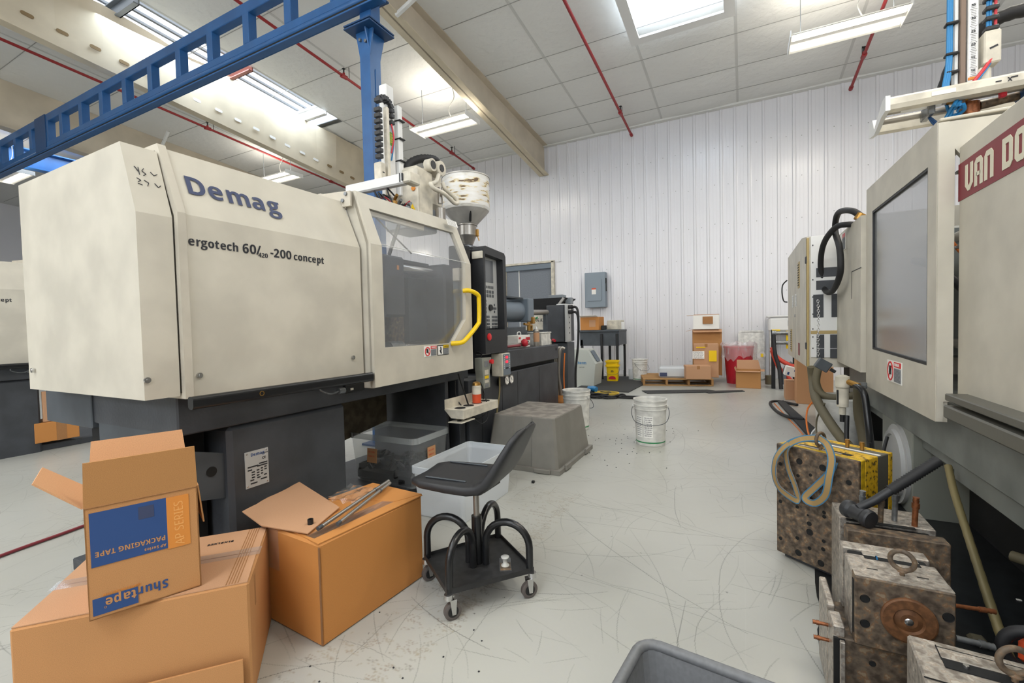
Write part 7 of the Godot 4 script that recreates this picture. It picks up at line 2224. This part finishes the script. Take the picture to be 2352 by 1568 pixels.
	for q in lbs:
		var n := bx(V(q[0], q[1] - 0.03, -8.985 - (q[0] + 0.82) * 0.1 + 0.0), V(q[3], q[4], 0.003), 0, Basis(UP, deg_to_rad(6)))
		solo("paper_label", n, q[2], {-0.74: "white address label stuck on the middle carton of the pallet stack", -0.5: "yellow sheet stuck on the middle carton of the pallet stack", -0.7: "yellow strip along the top edge of the middle carton"}[q[0]], "label")
	solo("tear_hole", bx(V(-0.6, 1.19, -9.338), V(0.18, 0.14, 0.004), 0.001), "cardin", "torn brown patch in the white carton on top of the pallet stack", "tear")
	# red bin with liner
	o = thing("trash_can", "tall red plastic trash can with a clear liner hanging over its rim", "bin", V(-0.08, 0, -9.45))
	b = B.new()
	b.lathe(P([0, 0.01, 0.2, 0.01, 0.205, 0, 0.25, 0.66, 0.262, 0.665, 0.262, 0.69, 0.24, 0.69, 0.2, 0.03, 0, 0.03]), Vector3.ZERO, 36)
	part("body", b, "redplastic", o)
	b = B.new()
	b.tube(arc(V(0.0, 0.45, 0.232), V(1, 0, 0), UP, 0.07, 0, 180, 12), 0.01, 6)
	part("grip", b, "redplastic", o)
	b = B.new()
	var g := RandomNumberGenerator.new()
	g.seed = 12
	var rows := [[0.23, 0.55], [0.245, 0.7], [0.275, 0.76], [0.3, 0.72], [0.29, 0.6], [0.3, 0.47]]
	var jit := []
	for r in rows:
		var l := []
		for k in 40: l.append(Vector2(g.randf_range(-0.022, 0.022), g.randf_range(-0.035, 0.035)))
		jit.append(l)
	for r in rows.size() - 1:
		for k in 40:
			var j := (k + 1) % 40
			var f := func(rr: int, kk: int) -> Vector3:
				var t := TAU * kk / 40
				var e: Vector2 = jit[rr][kk]
				return V(cos(t) * (rows[rr][0] + e.x), rows[rr][1] + e.y * (2.0 if rr == 5 else 1.0), sin(t) * (rows[rr][0] + e.x))
			b.quad(f.call(r, k), f.call(r, j), f.call(r + 1, j), f.call(r + 1, k), V(cos(TAU * k / 40), 0.2, sin(TAU * k / 40)))
	part("liner", b, "film2", o)
	part("liner_tail", bx(V(0.36, 0.53, 0.1), V(0.14, 0.1, 0.02), 0.01, Basis(V(0, 0, 1), 0.5)), "film2", o)
	solo("yellow_tag", bx(V(0.3, 0.53, -9.32), V(0.04, 0.06, 0.01), 0.003), "yellow", "small yellow tag at the end of the liner beside the red trash can", "tag")
	# white sheet against the wall
	o = thing("plastic_sheet", "white moulded plastic panel leaning on the wall behind the red trash can", "panel", V(0.14, 0, -10.1))
	b = B.new()
	b.prism(rrect(0.46, 0.96, 0.05), V(0, 0.49, 0), V(1, 0, 0), V(0, 1, -0.1), V(0, 0, 0.02))
	part("panel", b, "bucket", o)
	b = B.new()
	b.ring(rrect(0.46, 0.96, 0.05), rrect(0.41, 0.9, 0.04), V(0, 0.49, 0.02), V(1, 0, 0), V(0, 1, -0.1), V(0, 0, 0.012))
	b.box(V(0.05, 0.49, 0.024), V(0.01, 0.86, 0.008), 0.002, Basis(V(1, 0, 0), -0.1))
	part("raised_edge", b, "bucket", o)
	o = thing("cardboard_box", "small open carton with flaps up in front of the red trash can", "box", V(-0.12, 0, -8.72), -2)
	b = B.new()
	wallbox(b, 0.38, 0.3, 0.36)
	part("carton", b, "card2b", o)
	b = B.new()
	flap(b, V(0, 0.3, -0.36), V(0.38, 0.3, -0.36), V(-0.02, 0.16, -0.03), 0.004, 0.02)
	flap(b, V(0, 0.3, 0), V(0.38, 0.3, 0), V(0, -0.01, 0.05))
	flap(b, V(0.38, 0.3, 0), V(0.38, 0.3, -0.36), V(0.06, 0.0, 0)); flap(b, V(0, 0.3, -0.36), V(0, 0.3, 0), V(-0.02, 0.05, 0))
	part("flaps", b, "card3", o)
	# water manifold stand right of the panel
	o = thing("chiller_stand", "black pipe stand with steel valves, yellow clamp, black and red hoses beside the far cabinet", "manifold", V(0.55, 0, -8.8))
	for q in [[-0.1, -0.02], [0.22, -0.1]]: part("post", bx(V(q[0], 0.5, q[1]), V(0.06, 1.0, 0.06), 0.004), "black", o)
	part("clamp", bx(V(0.1, 0.83, 0.02), V(0.03, 0.3, 0.05), 0.004), "yellow", o)
	part("clamp", bx(V(-0.06, 0.99, 0.02), V(0.12, 0.025, 0.06), 0.004), "yellow", o)
	for y in [0.94, 0.78]:
		b = B.new()
		b.cyl(V(-0.1, y, 0.05), V(0.2, y, 0.05), 0.03, 14); b.cyl(V(-0.12, y, 0.05), V(-0.06, y, 0.05), 0.05, 14); b.cyl(V(0.1, y, 0.05), V(0.14, y, 0.05), 0.04, 14)
		part("valve_pipe", b, "zinc", o)
	part("header_tank", bx(V(0.3, 0.86, 0), V(0.22, 0.36, 0.2), 0.02), "slate2", o)
	part("black_hose", tb(curve(Q([-0.1, 0.92, 0.08, -0.08, 0.6, 0.12, -0.02, 0.35, 0.15, 0.0, 0.02, 0.2]), 8), 0.032, 10), "rubber", o)
	part("grey_hose", tb(curve(Q([0.16, 0.45, 0.1, 0.06, 0.35, 0.15, 0.05, 0.1, 0.2]), 6), 0.03, 10), "keygrey", o)
	part("red_hose", tb(curve(Q([-0.12, 0.7, 0.05, -0.06, 0.55, 0.1, 0.12, 0.42, 0.12, 0.32, 0.36, 0.1]), 6), 0.035, 10), "vdredhose", o)
	part("red_hose", tb(curve(Q([-0.12, 0.65, 0.02, -0.03, 0.38, 0.1, 0.08, 0.24, 0.12, 0.16, 0.14, 0.1]), 6), 0.035, 10), "vdredhose", o)
	solo("rusty_can", tb([V(0.43, 0.005, -9.4), V(0.43, 0.16, -9.4)], 0.08, 16), "oldhose", "small dirty can on the floor behind the black pipe stand", "can")
	o = thing("white_cabinet", "white tank with domed lid at the wall behind the pipe stand", "tank", V(0.85, 0, -9.95))
	part("tank", bx(V(0.0, 1.08, 0), V(0.85, 0.26, 0.5), 0.03), "white", o)
	part("lid", bx(V(0.0, 1.23, 0), V(0.9, 0.03, 0.52), 0.01), "white", o)
	for x in [-0.38, 0.38]: part("leg", bx(V(x, 0.48, 0), V(0.05, 0.95, 0.4), 0.004), "bucket", o)
	part("blue_clip", bx(V(-0.1, 1.1, 0.252), V(0.04, 0.1, 0.01), 0.002), "greypaint", o)
	# hoses behind the lettered machine
	for k in 4: solo("dark_hose", tb(curve([V(-2.6 - k * 0.05, 0.74, -2.05 - 0.04 * k), V(-2.65 - k * 0.05, 0.5, -2.1 - 0.03 * k), V(-2.75, 0.3 - 0.04 * k, -2.0 + 0.05 * k), V(-2.6 + 0.03 * k, 0.1, -2.1), V(-2.85, 0.03, -2.2)], 6), 0.012, 8), "bluedark" if k == 1 else "black", ["thin dark hose hanging in the gap behind the clear tub, leftmost", "blue hose hanging in the gap behind the clear tub", "thin dark hose in the gap behind the clear tub, second from right", "thin dark hose in the gap behind the clear tub, rightmost"][k], "hose", "hoses in the gap behind the clear tub")


func carton(label: String, at: Vector3, w: float, h: float, d: float, m: String, ry: float, open: bool):
	var o := thing("stacked_carton", label, "box", at, ry, "cartons on the pallet")
	var b := B.new()
	if open: wallbox(b, w, h, d)
	else: b.box(V(w * 0.5, h * 0.5, -d * 0.5), V(w, h, d), 0.005)
	part("carton", b, m, o)
	if open:
		b = B.new()
		flap(b, V(0, h, -d), V(0, h, 0), V(-0.12, 0.0 if m == "paper" else -0.03, 0.02))
		flap(b, V(0, h, 0), V(w, h, 0), V(0.01, -0.05 if m != "paper" else 0.01, 0.08 if m != "paper" else -0.06))
		part("flaps", b, "card3", o)
	else:
		part("tape", bx(V(w * 0.5, h - 0.03, 0.001), V(0.05, 0.06, 0.002), 0), "cardin", o)
